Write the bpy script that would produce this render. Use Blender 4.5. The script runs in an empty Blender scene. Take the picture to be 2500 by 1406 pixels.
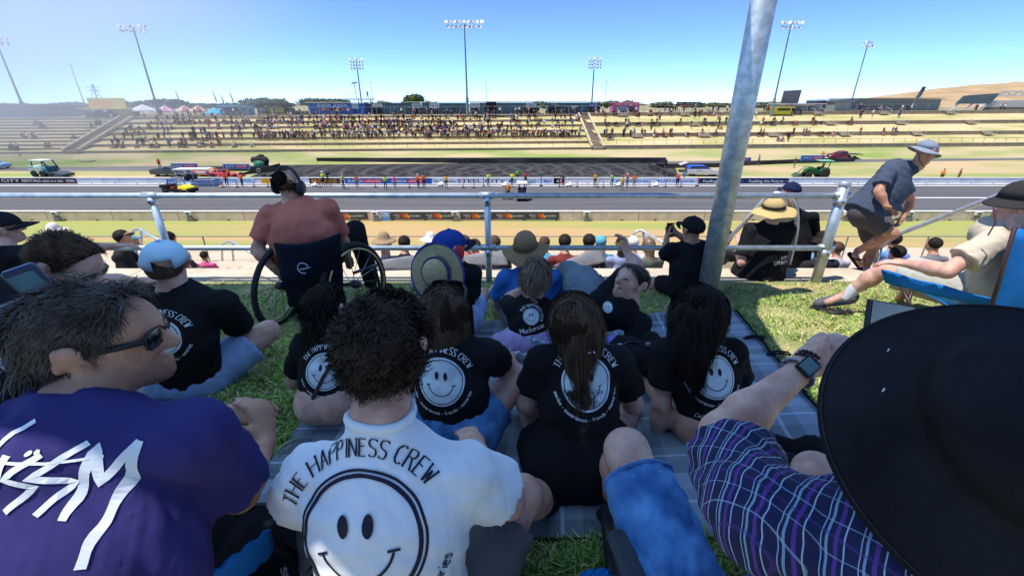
import bpy, math, random
import numpy as np
from mathutils import Vector, Matrix
from mathutils.bvhtree import BVHTree
random.seed(7); RS = np.random.RandomState(11)
SC = bpy.context.scene; COL = SC.collection
# ---------------------------------------------------------------- camera
F = 1047.0; PITCH = math.radians(23.2); CZ = 1.9
cam_d = bpy.data.cameras.new('camera'); cam = bpy.data.objects.new('camera', cam_d); COL.objects.link(cam)
cam.location = (0, 0, CZ); cam.rotation_euler = (math.pi/2 - PITCH, 0, 0)
cam_d.sensor_width = 36; cam_d.lens = 36*F/2500; cam_d.clip_start = .05; cam_d.clip_end = 6000
SC.camera = cam
# ---------------------------------------------------------------- sky and sun
SUN_EL, SUN_AZ = math.radians(71), math.radians(-111)     # azimuth from +Y towards +X
wd = bpy.data.worlds.new('World'); SC.world = wd; wd.use_nodes = True
nt = wd.node_tree; bg = nt.nodes['Background']
sk = nt.nodes.new('ShaderNodeTexSky'); sk.sky_type = 'NISHITA'; sk.sun_disc = False
sk.sun_elevation = SUN_EL; sk.sun_rotation = SUN_AZ; sk.air_density = .38; sk.dust_density = 0; sk.ozone_density = 9; sk.altitude = 200
nt.links.new(sk.outputs[0], bg.inputs[0]); bg.inputs[1].default_value = .15
sl = bpy.data.lights.new('sun', 'SUN'); sl.energy = 3.05; sl.angle = math.radians(.53); sl.color = (1, .955, .88)
so = bpy.data.objects.new('sun', sl); COL.objects.link(so)
sdir = Vector((math.sin(SUN_AZ)*math.cos(SUN_EL), math.cos(SUN_AZ)*math.cos(SUN_EL), math.sin(SUN_EL)))
so.rotation_euler = sdir.to_track_quat('Z', 'Y').to_euler()
vs = SC.view_settings; vs.view_transform = 'Standard'; vs.look = 'None'; vs.exposure = 1.1; vs.gamma = 1; vs.use_curve_mapping = False
SC.render.engine = 'CYCLES'; cy = SC.cycles
cy.use_denoising = True; cy.max_bounces = 7; cy.diffuse_bounces = 4; cy.glossy_bounces = 3; cy.transmission_bounces = 5; cy.volume_bounces = 1
cy.transparent_max_bounces = 8; cy.volume_step_rate = 4; cy.volume_max_steps = 64; cy.caustics_reflective = False; cy.caustics_refractive = False
SC.render.film_transparent = False
# ---------------------------------------------------------------- placing helpers
sp, cp = math.sin(PITCH), math.cos(PITCH)
def RAY(px, py):                                    # photo pixel (2500 x 1406) to a direction with y = 1
    x, y = (px-1250)/F, (703-py)/F
    fy, fz = cp + y*sp, y*cp - sp
    return Vector((x/fy, 1, fz/fy))
def U(px, py, Y): return Vector((0, 0, CZ)) + RAY(px, py)*Y
def UZ(px, py, z):
    r = RAY(px, py); return Vector((0, 0, CZ)) + r*((z-CZ)/r.z)
def gz(y): return .15*(4.6-y) if y < 4.6 else 0.0   # sloping lawn under the awning
def UG(px, py):
    r = RAY(px, py); t = (CZ-.69)/(-.15-r.z); return Vector((0, 0, CZ)) + r*t
# ---------------------------------------------------------------- materials
MATS = {}
def srgb(*c): return tuple(((v/255+.055)/1.055)**2.4 if v > 10 else v/255/12.92 for v in c)
def M(name, c=(.5,.5,.5), c2=None, scale=6, rough=.8, bump=0., bscale=60, metal=0., spec=.3, detail=4, stretch=None, objcol=False, coat=0, lo=.35, hi=.65, sheen=0, alpha=1, trans=0, sss=0, emit=0):
    if name in MATS: return MATS[name]
    m = bpy.data.materials.new(name); m.use_nodes = True; t = m.node_tree; N = t.nodes; L = t.links
    b = N['Principled BSDF']; b.inputs['Roughness'].default_value = rough; b.inputs['Metallic'].default_value = metal
    b.inputs['Specular IOR Level'].default_value = spec; b.inputs['Coat Weight'].default_value = coat
    b.inputs['Base Color'].default_value = (*c, 1)
    if sheen: b.inputs['Sheen Weight'].default_value = sheen
    if trans: b.inputs['Transmission Weight'].default_value = trans
    if alpha < 1: b.inputs['Alpha'].default_value = alpha
    if sss: b.inputs['Subsurface Weight'].default_value = sss; b.inputs['Subsurface Radius'].default_value = (.02, .008, .004)
    tc = N.new('ShaderNodeTexCoord'); src = tc.outputs['Object']
    if stretch:
        mp = N.new('ShaderNodeMapping'); mp.inputs['Scale'].default_value = stretch; L.new(src, mp.inputs[0]); src = mp.outputs[0]
    col = None
    if objcol:
        oi = N.new('ShaderNodeObjectInfo'); col = oi.outputs['Color']
        L.new(col, b.inputs['Base Color'])
    if c2 is not None:
        n = N.new('ShaderNodeTexNoise'); n.inputs['Scale'].default_value = scale; n.inputs['Detail'].default_value = detail; L.new(src, n.inputs['Vector'])
        r = N.new('ShaderNodeMapRange'); r.inputs[1].default_value = lo; r.inputs[2].default_value = hi; L.new(n.outputs[0], r.inputs[0])
        x = N.new('ShaderNodeMix'); x.data_type = 'RGBA'; L.new(r.outputs[0], x.inputs[0])
        x.inputs[6].default_value = (*c, 1); x.inputs[7].default_value = (*c2, 1)
        if objcol:
            x.blend_type = 'MULTIPLY'; L.new(col, x.inputs[6])
        L.new(x.outputs[2], b.inputs['Base Color'])
    if bump:
        n2 = N.new('ShaderNodeTexNoise'); n2.inputs['Scale'].default_value = bscale; n2.inputs['Detail'].default_value = 3; L.new(src, n2.inputs['Vector'])
        bp = N.new('ShaderNodeBump'); bp.inputs['Strength'].default_value = bump; bp.inputs['Distance'].default_value = .01; L.new(n2.outputs[0], bp.inputs['Height']); L.new(bp.outputs[0], b.inputs['Normal'])
    MATS[name] = m; return m
def P(c, rough=.7, **k):                             # plain colour given in sRGB bytes
    return M('paint_%d_%d_%d_%d' % (*c, int(rough*100)), srgb(*c), tuple(v*.86 for v in srgb(*c)), scale=k.pop('scale', 3), rough=rough, **k)
# ---------------------------------------------------------------- mesh building
class MB:
    def __init__(s): s.v = []; s.f = []; s.m = []
    def add(s, vs, fs, mi=0):
        o = len(s.v); s.v += [tuple(p) for p in vs]; s.f += [tuple(i+o for i in q) for q in fs]; s.m += [mi]*len(fs); return s
    def box(s, c, d, R=None, mi=0, taper=1.):
        h = [x/2 for x in d]; c = Vector(c); vs = []
        for z in (-1, 1):
            k = taper if z > 0 else 1
            for x, y in ((-1,-1),(1,-1),(1,1),(-1,1)):
                p = Vector((x*h[0]*k, y*h[1]*k, z*h[2])); vs.append((R @ p if R else p) + c)
        return s.add(vs, [(3,2,1,0),(4,5,6,7),(0,1,5,4),(1,2,6,5),(2,3,7,6),(3,0,4,7)], mi)
    def bar(s, a, b, w, h=None, mi=0, up=(0,0,1)):
        a, b = Vector(a), Vector(b); d = (b-a); L = d.length; d.normalize(); u = Vector(up)
        if abs(d.dot(u)) > .98: u = Vector((0, 1, 0))
        x = d.cross(u).normalized(); z = x.cross(d)
        return s.box((a+b)/2, (w, L, h or w), Matrix((x, d, z)).transposed(), mi)
    def tube(s, pts, r, n=10, mi=0, cap=True, flat=None):
        pts = [Vector(p) for p in pts]; rs = r if isinstance(r, (list, tuple)) else [r]*len(pts); vs = []; fs = []; pu = None
        for i, p in enumerate(pts):
            d = (pts[min(i+1, len(pts)-1)]-pts[max(i-1, 0)]).normalized()
            if pu is None: pu = Vector((0,0,1)) if abs(d.z) < .9 else Vector((1,0,0))
            x = d.cross(pu).normalized(); y = x.cross(d).normalized(); pu = y
            for k in range(n):
                a = 2*math.pi*k/n; vs.append(p + (x*math.cos(a) + y*math.sin(a)*(flat or 1))*rs[i])
        for i in range(len(pts)-1):
            for k in range(n):
                a, b = i*n+k, i*n+(k+1) % n; fs.append((a, b, b+n, a+n))
        if cap: fs.append(tuple(range(n-1, -1, -1))); fs.append(tuple((len(pts)-1)*n+k for k in range(n)))
        return s.add(vs, fs, mi)
    def lathe(s, prof, n=16, X=None, mi=0, a0=0, a1=2*math.pi):
        vs = []; fs = []; full = abs(a1-a0) > 6.28; m = n if full else n+1
        for r, z in prof:
            for k in range(m):
                a = a0+(a1-a0)*k/n; p = Vector((r*math.cos(a), r*math.sin(a), z)); vs.append(X @ p if X else p)
        for i in range(len(prof)-1):
            for k in range(n):
                a, b = i*m+k, i*m+(k+1) % m; fs.append((a, b, b+m, a+m))
        if full:
            if prof[0][0] > 1e-4: fs.append(tuple(range(n-1, -1, -1)))
            if prof[-1][0] > 1e-4: fs.append(tuple((len(prof)-1)*n+k for k in range(n)))
        return s.add(vs, fs, mi)
    def prism(s, poly, d0, d1, X=None, mi=0):          # polygon in local x,z pulled along local y
        n = len(poly); vs = [Vector((x, d0, z)) for x, z in poly]+[Vector((x, d1, z)) for x, z in poly]
        if X: vs = [X @ v for v in vs]
        fs = [tuple(range(n)), tuple(range(2*n-1, n-1, -1))]+[((i+1) % n, i, i+n, (i+1) % n+n) for i in range(n)]
        return s.add(vs, fs, mi)
    def build(s, name, mats, parent=None, smooth=False, loc=None, **props):
        me = bpy.data.meshes.new(name); me.from_pydata(s.v, [], s.f)
        mats = mats if isinstance(mats, (list, tuple)) else [mats]
        for m in mats: me.materials.append(m)
        if len(mats) > 1: me.polygons.foreach_set('material_index', s.m)
        if smooth: me.shade_smooth()
        return link(name, me, parent, loc, **props)
def link(name, me, parent=None, loc=None, **props):
    o = bpy.data.objects.new(name, me); COL.objects.link(o)
    if loc is not None: o.location = loc
    if parent is not None: o.parent = parent
    for k, v in props.items(): o[k] = v
    return o
def thing(name, label, cat, loc=(0,0,0), rz=0, group=None):
    o = bpy.data.objects.new(name, None); COL.objects.link(o); o.location = loc; o.rotation_euler = (0, 0, rz)
    o['label'] = label; o['category'] = cat
    if group: o['group'] = group
    return o
def tag(o, label, cat, group=None):
    o['label'] = label; o['category'] = cat
    if group: o['group'] = group
    return o
def npmesh(name, V, Fa, mats, mi=None, smooth=True):    # numpy arrays, faces of equal size
    me = bpy.data.meshes.new(name); nv, nf, k = len(V), len(Fa), Fa.shape[1]
    me.vertices.add(nv); me.vertices.foreach_set('co', np.ascontiguousarray(V, np.float32).ravel())
    me.loops.add(nf*k); me.loops.foreach_set('vertex_index', np.ascontiguousarray(Fa, np.int32).ravel())
    me.polygons.add(nf); me.polygons.foreach_set('loop_start', np.arange(0, nf*k, k, dtype=np.int32))
    for m in mats: me.materials.append(m)
    if mi is not None: me.polygons.foreach_set('material_index', np.ascontiguousarray(mi, np.int32))
    me.update(calc_edges=True)
    if smooth: me.shade_smooth()
    return me
FONTC = {}
def text_geo(s):                                       # outline of a word in the built-in face, 1 unit high, x from 0
    if s in FONTC: return FONTC[s]
    cu = bpy.data.curves.new('lettering', 'FONT'); cu.body = s; cu.size = 1.4; cu.resolution_u = 3
    o = bpy.data.objects.new('lettering', cu); COL.objects.link(o)
    dg = bpy.context.evaluated_depsgraph_get(); me = bpy.data.meshes.new_from_object(o.evaluated_get(dg))
    vs = [(v.co.x, v.co.y) for v in me.vertices]; fs = [tuple(p.vertices) for p in me.polygons]
    bpy.data.objects.remove(o); bpy.data.curves.remove(cu); bpy.data.meshes.remove(me)
    x0 = min(v[0] for v in vs); x1 = max(v[0] for v in vs); vs = [(x-x0, y) for x, y in vs]
    FONTC[s] = (vs, fs, x1-x0); return FONTC[s]
def letters(mb, s, O, X, Y, h, w=None, mi=0, shear=0):  # word with its lower left corner at O along X, up Y
    vs, fs, W = text_geo(s); O, X, Y = Vector(O), Vector(X), Vector(Y); k = (w/W) if w else h
    mb.add([O+X*(x*k+shear*y*h)+Y*(y*h) for x, y in vs], fs, mi)
# ---------------------------------------------------------------- ground and track
def struct(name, mb, mats, parent=None, smooth=False):
    o = mb.build(name, mats, parent, smooth)
    if parent is None: o['kind'] = 'structure'
    return o
TZ = -8.0
m_lawn = M('lawn_soil', (.17,.20,.06), (.40,.33,.16), scale=2.2, rough=1, bump=.6, bscale=90)
m_field = M('dry_field', (.46,.31,.14), (.30,.32,.09), scale=.11, detail=7, rough=1, bump=.5, bscale=9, stretch=(.35,1.6,1), lo=.42, hi=.6)
m_infield = M('infield', (.46,.35,.20), (.25,.29,.09), scale=.09, detail=7, rough=1, stretch=(.5,1.4,1), lo=.4, hi=.6)
m_bankgrass = M('bank_grass', (.44,.36,.21), (.21,.28,.07), scale=.12, detail=8, rough=1, stretch=(.5,1.5,1.5), lo=.42, hi=.62)
m_tread = M('terrace_grass', (.56,.44,.25), (.36,.34,.13), scale=.16, detail=7, rough=1, stretch=(.5,1.2,1), lo=.4, hi=.62)
m_terr = M('terrace_wall', (.36,.29,.20), (.24,.19,.13), scale=1.1, detail=6, rough=.95, stretch=(1,1,.6))
m_cap = M('terrace_cap', (.55,.47,.34), (.42,.35,.25), scale=1.5, rough=.95)
m_asph = M('track_asphalt', (.13,.128,.135), (.085,.085,.095), scale=1.2, detail=6, rough=.85, spec=.12, stretch=(.03,1.6,1), lo=.3, hi=.7)
m_road = M('road_asphalt', (.15,.145,.15), (.11,.11,.118), scale=.3, detail=7, rough=.9, stretch=(.3,1.5,1))
m_white = M('white_paint', (.8,.8,.79), (.66,.66,.66), scale=2, rough=.7)
m_conc = M('concrete', (.64,.54,.44), (.52,.43,.34), scale=1.4, detail=8, rough=.92, bump=.3, bscale=70)
m_ledge = M('ledge_concrete', (.56,.47,.36), (.44,.36,.27), scale=3.5, detail=8, rough=.95, bump=.4, bscale=120)
m_galv = M('galvanised_pipe', (.56,.60,.62), (.40,.44,.47), scale=9, detail=5, rough=.38, metal=.55, bump=.06, bscale=60)
m_black = M('black_plastic', (.012,.012,.014), (.02,.02,.022), scale=9, rough=.45)
m_rubber = M('rubber', (.018,.018,.019), (.03,.03,.03), scale=8, rough=.9)

def pad_mat():                                       # burnout pad with swirling tyre marks
    m = bpy.data.materials.new('burnout_pad'); m.use_nodes = True; t = m.node_tree; N, L = t.nodes, t.links; b = N['Principled BSDF']; b.inputs['Roughness'].default_value = .95; b.inputs['Specular IOR Level'].default_value = .04
    tc = N.new('ShaderNodeTexCoord'); acc = None
    for i, (cx, cyy, sc) in enumerate(((-22,66,1.0),(-4,72,.8),(9,64,.9),(20,71,.75),(-14,74,1.1))):
        mp = N.new('ShaderNodeMapping'); mp.inputs['Location'].default_value = (-cx, -cyy*1.15, 0); mp.inputs['Scale'].default_value = (1, 1.15, 1); L.new(tc.outputs['Object'], mp.inputs[0])
        w = N.new('ShaderNodeTexWave'); w.wave_type = 'RINGS'; w.rings_direction = 'Z'; w.inputs['Scale'].default_value = .11*sc; w.inputs['Distortion'].default_value = 2.5; w.inputs['Detail'].default_value = 2; w.inputs['Detail Scale'].default_value = 1.2
        L.new(mp.outputs[0], w.inputs[0]); p = N.new('ShaderNodeMath'); p.operation = 'POWER'; p.inputs[1].default_value = 9; L.new(w.outputs['Fac'], p.inputs[0])
        if acc is None: acc = p.outputs[0]
        else:
            a = N.new('ShaderNodeMath'); a.operation = 'ADD'; L.new(acc, a.inputs[0]); L.new(p.outputs[0], a.inputs[1]); acc = a.outputs[0]
    n = N.new('ShaderNodeTexNoise'); n.inputs['Scale'].default_value = .5; n.inputs['Detail'].default_value = 8; L.new(tc.outputs['Object'], n.inputs[0])
    q = N.new('ShaderNodeMath'); q.operation = 'MULTIPLY'; L.new(acc, q.inputs[0]); L.new(n.outputs[0], q.inputs[1])
    x = N.new('ShaderNodeMix'); x.data_type = 'RGBA'; x.inputs[6].default_value = (.027,.027,.031,1); x.inputs[7].default_value = (.07,.07,.075,1); L.new(q.outputs[0], x.inputs[0]); L.new(x.outputs[2], b.inputs['Base Color'])
    return m
m_pad = pad_mat()
def sheet(name, pts, mat):
    return struct(name, MB().add(pts, [tuple(range(len(pts)))]), mat)
def px_sheet(name, pts, z, mat): return sheet(name, [UZ(x, y, z) for x, y in pts], mat)
# sloping lawn where the group sits
g = MB(); nx, ny = 60, 36
V = [(-9+18*i/nx, -2.5+7.12*j/ny) for j in range(ny+1) for i in range(nx+1)]
g.add([(x, y, gz(y)+.012*math.sin(x*2.1+y)*math.sin(y*1.7)*(1 if y < 4.4 else 0)) for x, y in V], [(j*(nx+1)+i, j*(nx+1)+i+1, (j+1)*(nx+1)+i+1, (j+1)*(nx+1)+i) for j in range(ny) for i in range(nx)])
struct('lawn', g, m_lawn, smooth=True)
# concrete retaining ledge in blocks, tiers of seating below it
led = MB(); led.box((0, 4.835, -.55), (40, .40, .96)); ledge = struct('ledge', led, m_ledge)
for i in range(-7, 8):
    b = MB().box((0, 0, 0), (1.985, .44, .075)); b.build('coping_block', m_ledge, ledge, loc=(i*2.0+.4, 4.83, -.035+.002*(i % 3)))
t = MB()
ty, tz = 5.03, -.85
for k in range(7):
    t.box((0, ty+.75, tz-.5), (44, 1.5, 1.0)); ty += 1.5; tz -= .46
struct('seating_tiers', t, m_ledge)
sheet('lower_path', [(-60, 15.5, -3.72), (60, 15.5, -3.72), (60, 18.5, -4.05), (-60, 18.5, -4.05)], M('path_concrete', (.52,.44,.33), (.45,.37,.27), scale=.6, rough=.95))
sl_ = MB(); N1 = 24
prof = [(18.4, -4.06)] + [(18.4+20.4*i/N1, -4.06-3.94*(1-(1-i/N1)**1.35)) for i in range(1, N1+1)]
sl_.add([(x, y, z) for y, z in prof for x in (-120, 120)], [(2*i, 2*i+1, 2*i+3, 2*i+2) for i in range(N1)])
struct('field', sl_, m_field, smooth=True)
sheet('infield_ground', [(-260, 38.6, TZ-.02), (260, 38.6, TZ-.02), (260, 110, TZ-.02), (-260, 110, TZ-.02)], m_infield)
sheet('drag_strip', [(-230, 39.1, TZ), (230, 39.1, TZ), (230, 58.1, TZ), (-230, 58.1, TZ)], m_asph)
for nm, y0, y1 in (('centre_line', 49.2, 49.62), ('edge_line', 39.32, 39.85), ('edge_line', 57.05, 57.45)):
    sheet(nm, [(-230, y0, TZ+.006), (230, y0, TZ+.006), (230, y1, TZ+.006), (-230, y1, TZ+.006)], m_white)
px_sheet('burnout_pad', [(600,436), (640,419), (700,396), (760,392), (1600,391), (1645,402), (1660,436)], TZ+.004, m_pad)
px_sheet('return_road', [(-60,418), (705,418), (716,395), (400,395.5), (-60,397)], TZ, m_road)
px_sheet('access_road', [(1648,405), (1790,402), (2100,396), (2560,390), (2560,377.5), (2100,381.5), (1790,386), (1600,391)], TZ, m_road)
# ---------------------------------------------------------------- barrier walls
def text_block(mb, s, x0, x1, z0, h, y, mi=0, shear=0): letters(mb, s, (x0, y, z0), (1,0,0), (0,0,1), h, x1-x0, mi, shear)
nw = thing('barrier_wall', 'long near concrete trackside barrier with white top edge and dark drain holes', 'barrier', (0, 0, 0))
pan = MB().prism([(0,TZ-.2),(5.98,TZ-.2),(5.98,TZ+.84),(0,TZ+.84)], 39.0-.16, 39.0+.1).build('concrete_panel', m_conc, nw)
top = MB().box((3, 38.97, TZ+.87), (5.99, .3, .06)).build('top_edge', m_white, nw)
hole = MB().box((1.5, 38.838, TZ+.06), (.24, .02, .1)).box((4.5, 38.838, TZ+.06), (.24, .02, .1)).build('drain_hole', m_black, nw)
for i in range(-12, 13):
    for o in (pan, top, hole):
        c = o if i == -12 else o.copy()
        if i > -12: COL.objects.link(c)
        c.location.x = i*6.05-.4
fw = thing('barrier_wall', 'far white painted trackside barrier carrying the sponsor banners', 'barrier', (0, 0, 0))
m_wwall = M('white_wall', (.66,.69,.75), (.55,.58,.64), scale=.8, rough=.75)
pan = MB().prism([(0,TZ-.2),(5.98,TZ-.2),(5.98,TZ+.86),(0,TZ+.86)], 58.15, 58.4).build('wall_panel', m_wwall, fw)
top = MB().box((3, 58.27, TZ+.885), (5.99, .3, .05)).build('top_edge', m_white, fw)
foot = MB().box((3, 58.05, TZ+.05), (6.0, .22, .1)).build('wall_foot', m_white, fw)
hole = MB().box((1.5, 58.14, TZ+.14), (.2, .02, .08)).box((4.5, 58.14, TZ+.14), (.2, .02, .08)).build('drain_hole', m_black, fw)
for i in range(-15, 16):
    for o in (pan, top, foot, hole):
        c = o if i == -15 else o.copy()
        if i > -15: COL.objects.link(c)
        c.location.x = i*6.02-.4
def XW(px, py, Y): return U(px, py, Y).x
# banners on the near wall
def nearban(x0, x1, n, label):
    Y = 38.80; a, b = XW(x0, 523, Y), XW(x1, 523, Y); r = tag(MB().box(((a+b)/2, Y, TZ+.46), (b-a, .03, .62)).build('banner', P((62,64,70), .6)), label, 'banner', 'radio station banners on the near barrier')
    tx = MB(); w = (b-a)/n
    for k in range(n):
        s = a+w*k+.25; u = w/3.05
        text_block(tx, 'TRIPLE', s, s+.62*u, TZ+.46, .15, Y-.02); text_block(tx, '92.9', s+.22*u, s+.62*u, TZ+.27, .13, Y-.02)
        text_block(tx, 'ROCKS PERTH', s+1.46*u, s+2.55*u, TZ+.36, .2, Y-.02)
        for q in range(5):
            x = s+(.70+.135*q)*u; tx.add([(x, Y-.02, TZ+.65), (x+.1*u, Y-.02, TZ+.65), (x+.28*u, Y-.02, TZ+.26), (x+.18*u, Y-.02, TZ+.26)], [(3,2,1,0)], 1+q//2)
    tx.build('lettering', [P((225,225,225)), P((225,70,40)), P((240,120,30)), P((250,190,40))], r)
nearban(800, 897, 1, 'dark grey radio banner left of the blue distance board'); nearban(953, 1112, 2, 'dark grey radio banner right of the blue distance board')
nearban(1124, 1365, 3, 'longest dark grey radio banner on the near barrier, with three logos')
Y = 38.78; a, b = XW(929, 523, Y), XW(951, 523, Y)
r = tag(MB().box(((a+b)/2, Y, TZ+.44), (b-a, .05, .84)).build('distance_board', P((90,150,215))), 'blue board reading 330 on the near barrier', 'sign')
tx = MB(); text_block(tx, '330', a+.08, b-.08, TZ+.4, .4, Y-.03); tx.build('lettering', P((235,240,245)), r)
def lampstand(px, label, Y=38.6):
    x = XW(px, 523, Y); r = thing('track_light', label, 'track light', (x, Y, TZ), 0, 'small track lights along the near barrier')
    MB().prism([(-.35,0),(.3,0),(0,.62),(-.18,.62)], -.1, .1).build('stand', P((120,122,118)), r)
    MB().box((-.12,0,.74), (.62,.22,.3)).build('lamp_head', P((205,205,200)), r); MB().box((-.12,-.115,.74), (.3,.03,.16)).build('lens', P((70,75,80), .3), r)
for q, (px, lb) in enumerate(((137,'small track light left of the tall wheelless rail post at far left'),(463,'small track light just right of the leftmost rail post'),(918,'small track light left of the 330 board'),(1114,'small track light between two radio banners'),(1436,'small track light right of the last radio banner'),(2072,'small track light left of the walking man'),(2225,'small track light just right of the walking man'),(2392,'small track light at the right end of the barrier'))):
    lampstand(px, lb.replace('left of the tall wheelless rail post at far left', 'at the left end of the near barrier'))
# banners on the far wall
def farban(x0, x1, col, words, label, z0=.1, z1=.84, extra=None):
    Y = 58.12; a, b = XW(x0, 442, Y), XW(x1, 442, Y); r = tag(MB().box(((a+b)/2, Y, TZ+(z0+z1)/2), (b-a, .03, z1-z0)).build('banner', P(col, .6)), label, 'banner', 'sponsor banners on the far barrier')
    tx = MB(); mats = []
    for s, u0, u1, zz, h, c in words:
        mats.append(P(c)); k = len(mats)-1
        if s is None: tx.box((a+(b-a)*(u0+u1)/2, Y-.02, TZ+zz+h/2), ((b-a)*(u1-u0), .012, h), None, k)
        else: text_block(tx, s, a+(b-a)*u0, a+(b-a)*u1, TZ+zz, h, Y-.03, k)
    if mats: tx.build('lettering', mats, r)
W_, K_, B_, R_ = (240,240,240), (30,32,40), (40,120,190), (215,50,60)
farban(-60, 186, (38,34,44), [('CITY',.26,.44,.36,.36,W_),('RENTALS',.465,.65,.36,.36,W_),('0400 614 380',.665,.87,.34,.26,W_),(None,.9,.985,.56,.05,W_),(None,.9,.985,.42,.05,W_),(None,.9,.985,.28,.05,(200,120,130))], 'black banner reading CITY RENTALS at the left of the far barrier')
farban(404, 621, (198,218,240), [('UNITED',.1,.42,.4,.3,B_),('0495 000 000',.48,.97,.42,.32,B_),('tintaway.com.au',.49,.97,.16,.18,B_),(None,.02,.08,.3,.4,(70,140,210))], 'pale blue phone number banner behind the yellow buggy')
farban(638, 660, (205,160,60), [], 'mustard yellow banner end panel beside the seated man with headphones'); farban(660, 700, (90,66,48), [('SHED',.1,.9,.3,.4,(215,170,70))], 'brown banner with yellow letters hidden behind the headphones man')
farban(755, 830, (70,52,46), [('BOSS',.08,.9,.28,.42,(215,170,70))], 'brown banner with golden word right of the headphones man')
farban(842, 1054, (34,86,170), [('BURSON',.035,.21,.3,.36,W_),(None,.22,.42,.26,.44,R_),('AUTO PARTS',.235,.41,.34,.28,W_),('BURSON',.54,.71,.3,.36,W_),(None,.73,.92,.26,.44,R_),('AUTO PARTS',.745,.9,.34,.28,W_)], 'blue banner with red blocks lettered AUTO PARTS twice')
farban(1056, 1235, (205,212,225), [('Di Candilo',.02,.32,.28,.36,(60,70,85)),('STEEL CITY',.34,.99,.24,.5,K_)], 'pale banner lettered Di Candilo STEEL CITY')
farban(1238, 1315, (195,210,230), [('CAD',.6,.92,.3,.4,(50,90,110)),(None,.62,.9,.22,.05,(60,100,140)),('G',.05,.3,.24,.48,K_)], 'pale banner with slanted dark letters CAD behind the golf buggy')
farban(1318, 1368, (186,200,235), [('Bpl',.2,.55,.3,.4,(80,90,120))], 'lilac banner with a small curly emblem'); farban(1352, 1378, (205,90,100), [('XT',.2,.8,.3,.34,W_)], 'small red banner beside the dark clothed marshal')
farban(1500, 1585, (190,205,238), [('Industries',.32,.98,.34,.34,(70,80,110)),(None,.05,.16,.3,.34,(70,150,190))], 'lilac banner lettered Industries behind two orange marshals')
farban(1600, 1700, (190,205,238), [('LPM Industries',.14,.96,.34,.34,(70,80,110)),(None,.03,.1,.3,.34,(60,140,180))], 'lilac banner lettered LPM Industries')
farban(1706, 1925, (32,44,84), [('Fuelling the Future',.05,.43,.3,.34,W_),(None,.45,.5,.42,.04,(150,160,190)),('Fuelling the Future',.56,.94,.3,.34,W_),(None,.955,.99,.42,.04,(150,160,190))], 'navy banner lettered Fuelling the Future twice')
# tyre blackened wall behind the pad, dark barrier at its right end, low wall on the road sides
def wallrun(name, label, pts, h, w, mat, z=TZ):
    mb = MB()
    for p, q in zip(pts, pts[1:]): mb.bar(p+Vector((0,0,h/2)), q+Vector((0,0,h/2)), w, h)
    return tag(mb.build(name, mat), label, 'wall')
m_dark = M('tyre_black_wall', (.03,.03,.034), (.11,.10,.10), scale=.7, detail=7, rough=.95, stretch=(.3,1,1.5), lo=.45, hi=.75)
wallrun('burnout_wall', 'low tyre blackened wall along the back of the burnout pad', [UZ(775,399,TZ), UZ(1200,398.5,TZ), UZ(1625,398,TZ), ], .95, .3, m_dark)
wallrun('pad_end_wall', 'black angled barrier closing the right end of the burnout pad', [UZ(1585,411,TZ), UZ(1640,436,TZ)], .85, .3, m_dark)
wallrun('pad_side_wall', 'black low barrier behind the silver estate car', [UZ(1600,411,TZ), UZ(1790,408,TZ)], .7, .25, m_dark)
wallrun('roadside_wall', 'black low barrier along the right access road', [UZ(1800,405,TZ), UZ(1960,398,TZ), UZ(2085,394.5,TZ)], .7, .25, m_dark)
wallrun('roadside_wall', 'black low barrier right of the two blue boards on the left', [UZ(520,418,TZ), UZ(700,417,TZ)], .7, .25, m_dark)
# ---------------------------------------------------------------- far bank with terraces (rotated 4.4 degrees)
TH = math.radians(4.4); BD = Vector((math.cos(TH), math.sin(TH), 0)); BN = Vector((-math.sin(TH), math.cos(TH), 0)); B0 = Vector((0, 88.5, 0))
def btop(a): return -.9 + .0045*a
def BK(a, n, dz=0):                                  # a metres along the bank, n metres up it
    z = -6.5 + (btop(a)+6.5)*max(n, 0)/20 if n < 20 else btop(a)
    p = B0 + BD*a + BN*n; p.z = z+dz; return p
def PXB(px, py, n):                                  # along-bank coordinate of photo pixel column at row n
    a = 0
    for _ in range(12):
        p = BK(a, n); u = U(px, py, p.y).x; a += (u-p.x)
    return a
STA = [0, 3.3, 6.6, 9.9, 13.2, 16.6, 20]
a_st1, a_st2 = PXB(200, 360, 4), PXB(1452, 350, 6)
def terraces(name, a0, a1, st, wallh, sub):
    tr = MB(); wl = MB(); cap = MB()
    for k, n in enumerate(st):
        z1 = lambda a, n=n: BK(a, n).z
        nn = st[k+1] if k+1 < len(st) else 20
        for i in range(sub):
            p, q = a0+(a1-a0)*i/sub, a0+(a1-a0)*(i+1)/sub
            A, B = BK(p, n, -.05), BK(q, n, -.05); C, D = BK(q, n, wallh), BK(p, n, wallh)
            wl.add([A, B, C, D], [(0,1,2,3)])
            e = BN*.28
            cap.add([D-BN*.03+Vector((0,0,.03)), C-BN*.03+Vector((0,0,.03)), C+e+Vector((0,0,.03)), D+e+Vector((0,0,.03)), D-BN*.03-Vector((0,0,.06)), C-BN*.03-Vector((0,0,.06))], [(0,1,2,3),(4,5,1,0)])
            if k+1 < len(st):
                E, G = BK(q, nn, -.02), BK(p, nn, -.02)
                tr.add([D+e*.9, C+e*.9, E, G], [(0,1,2,3)])
    o = struct(name, tr, m_tread); w = wl.build('retaining_wall', m_terr, o); cap.build('wall_cap', m_cap, o); return o
terraces('terraced_bank', a_st1, a_st2, STA, .46, 24)
STB = [0, 6.6, 13.3, 20]
terraces('broad_terraces', a_st2+.02, 150, STB, .8, 20)
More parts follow.
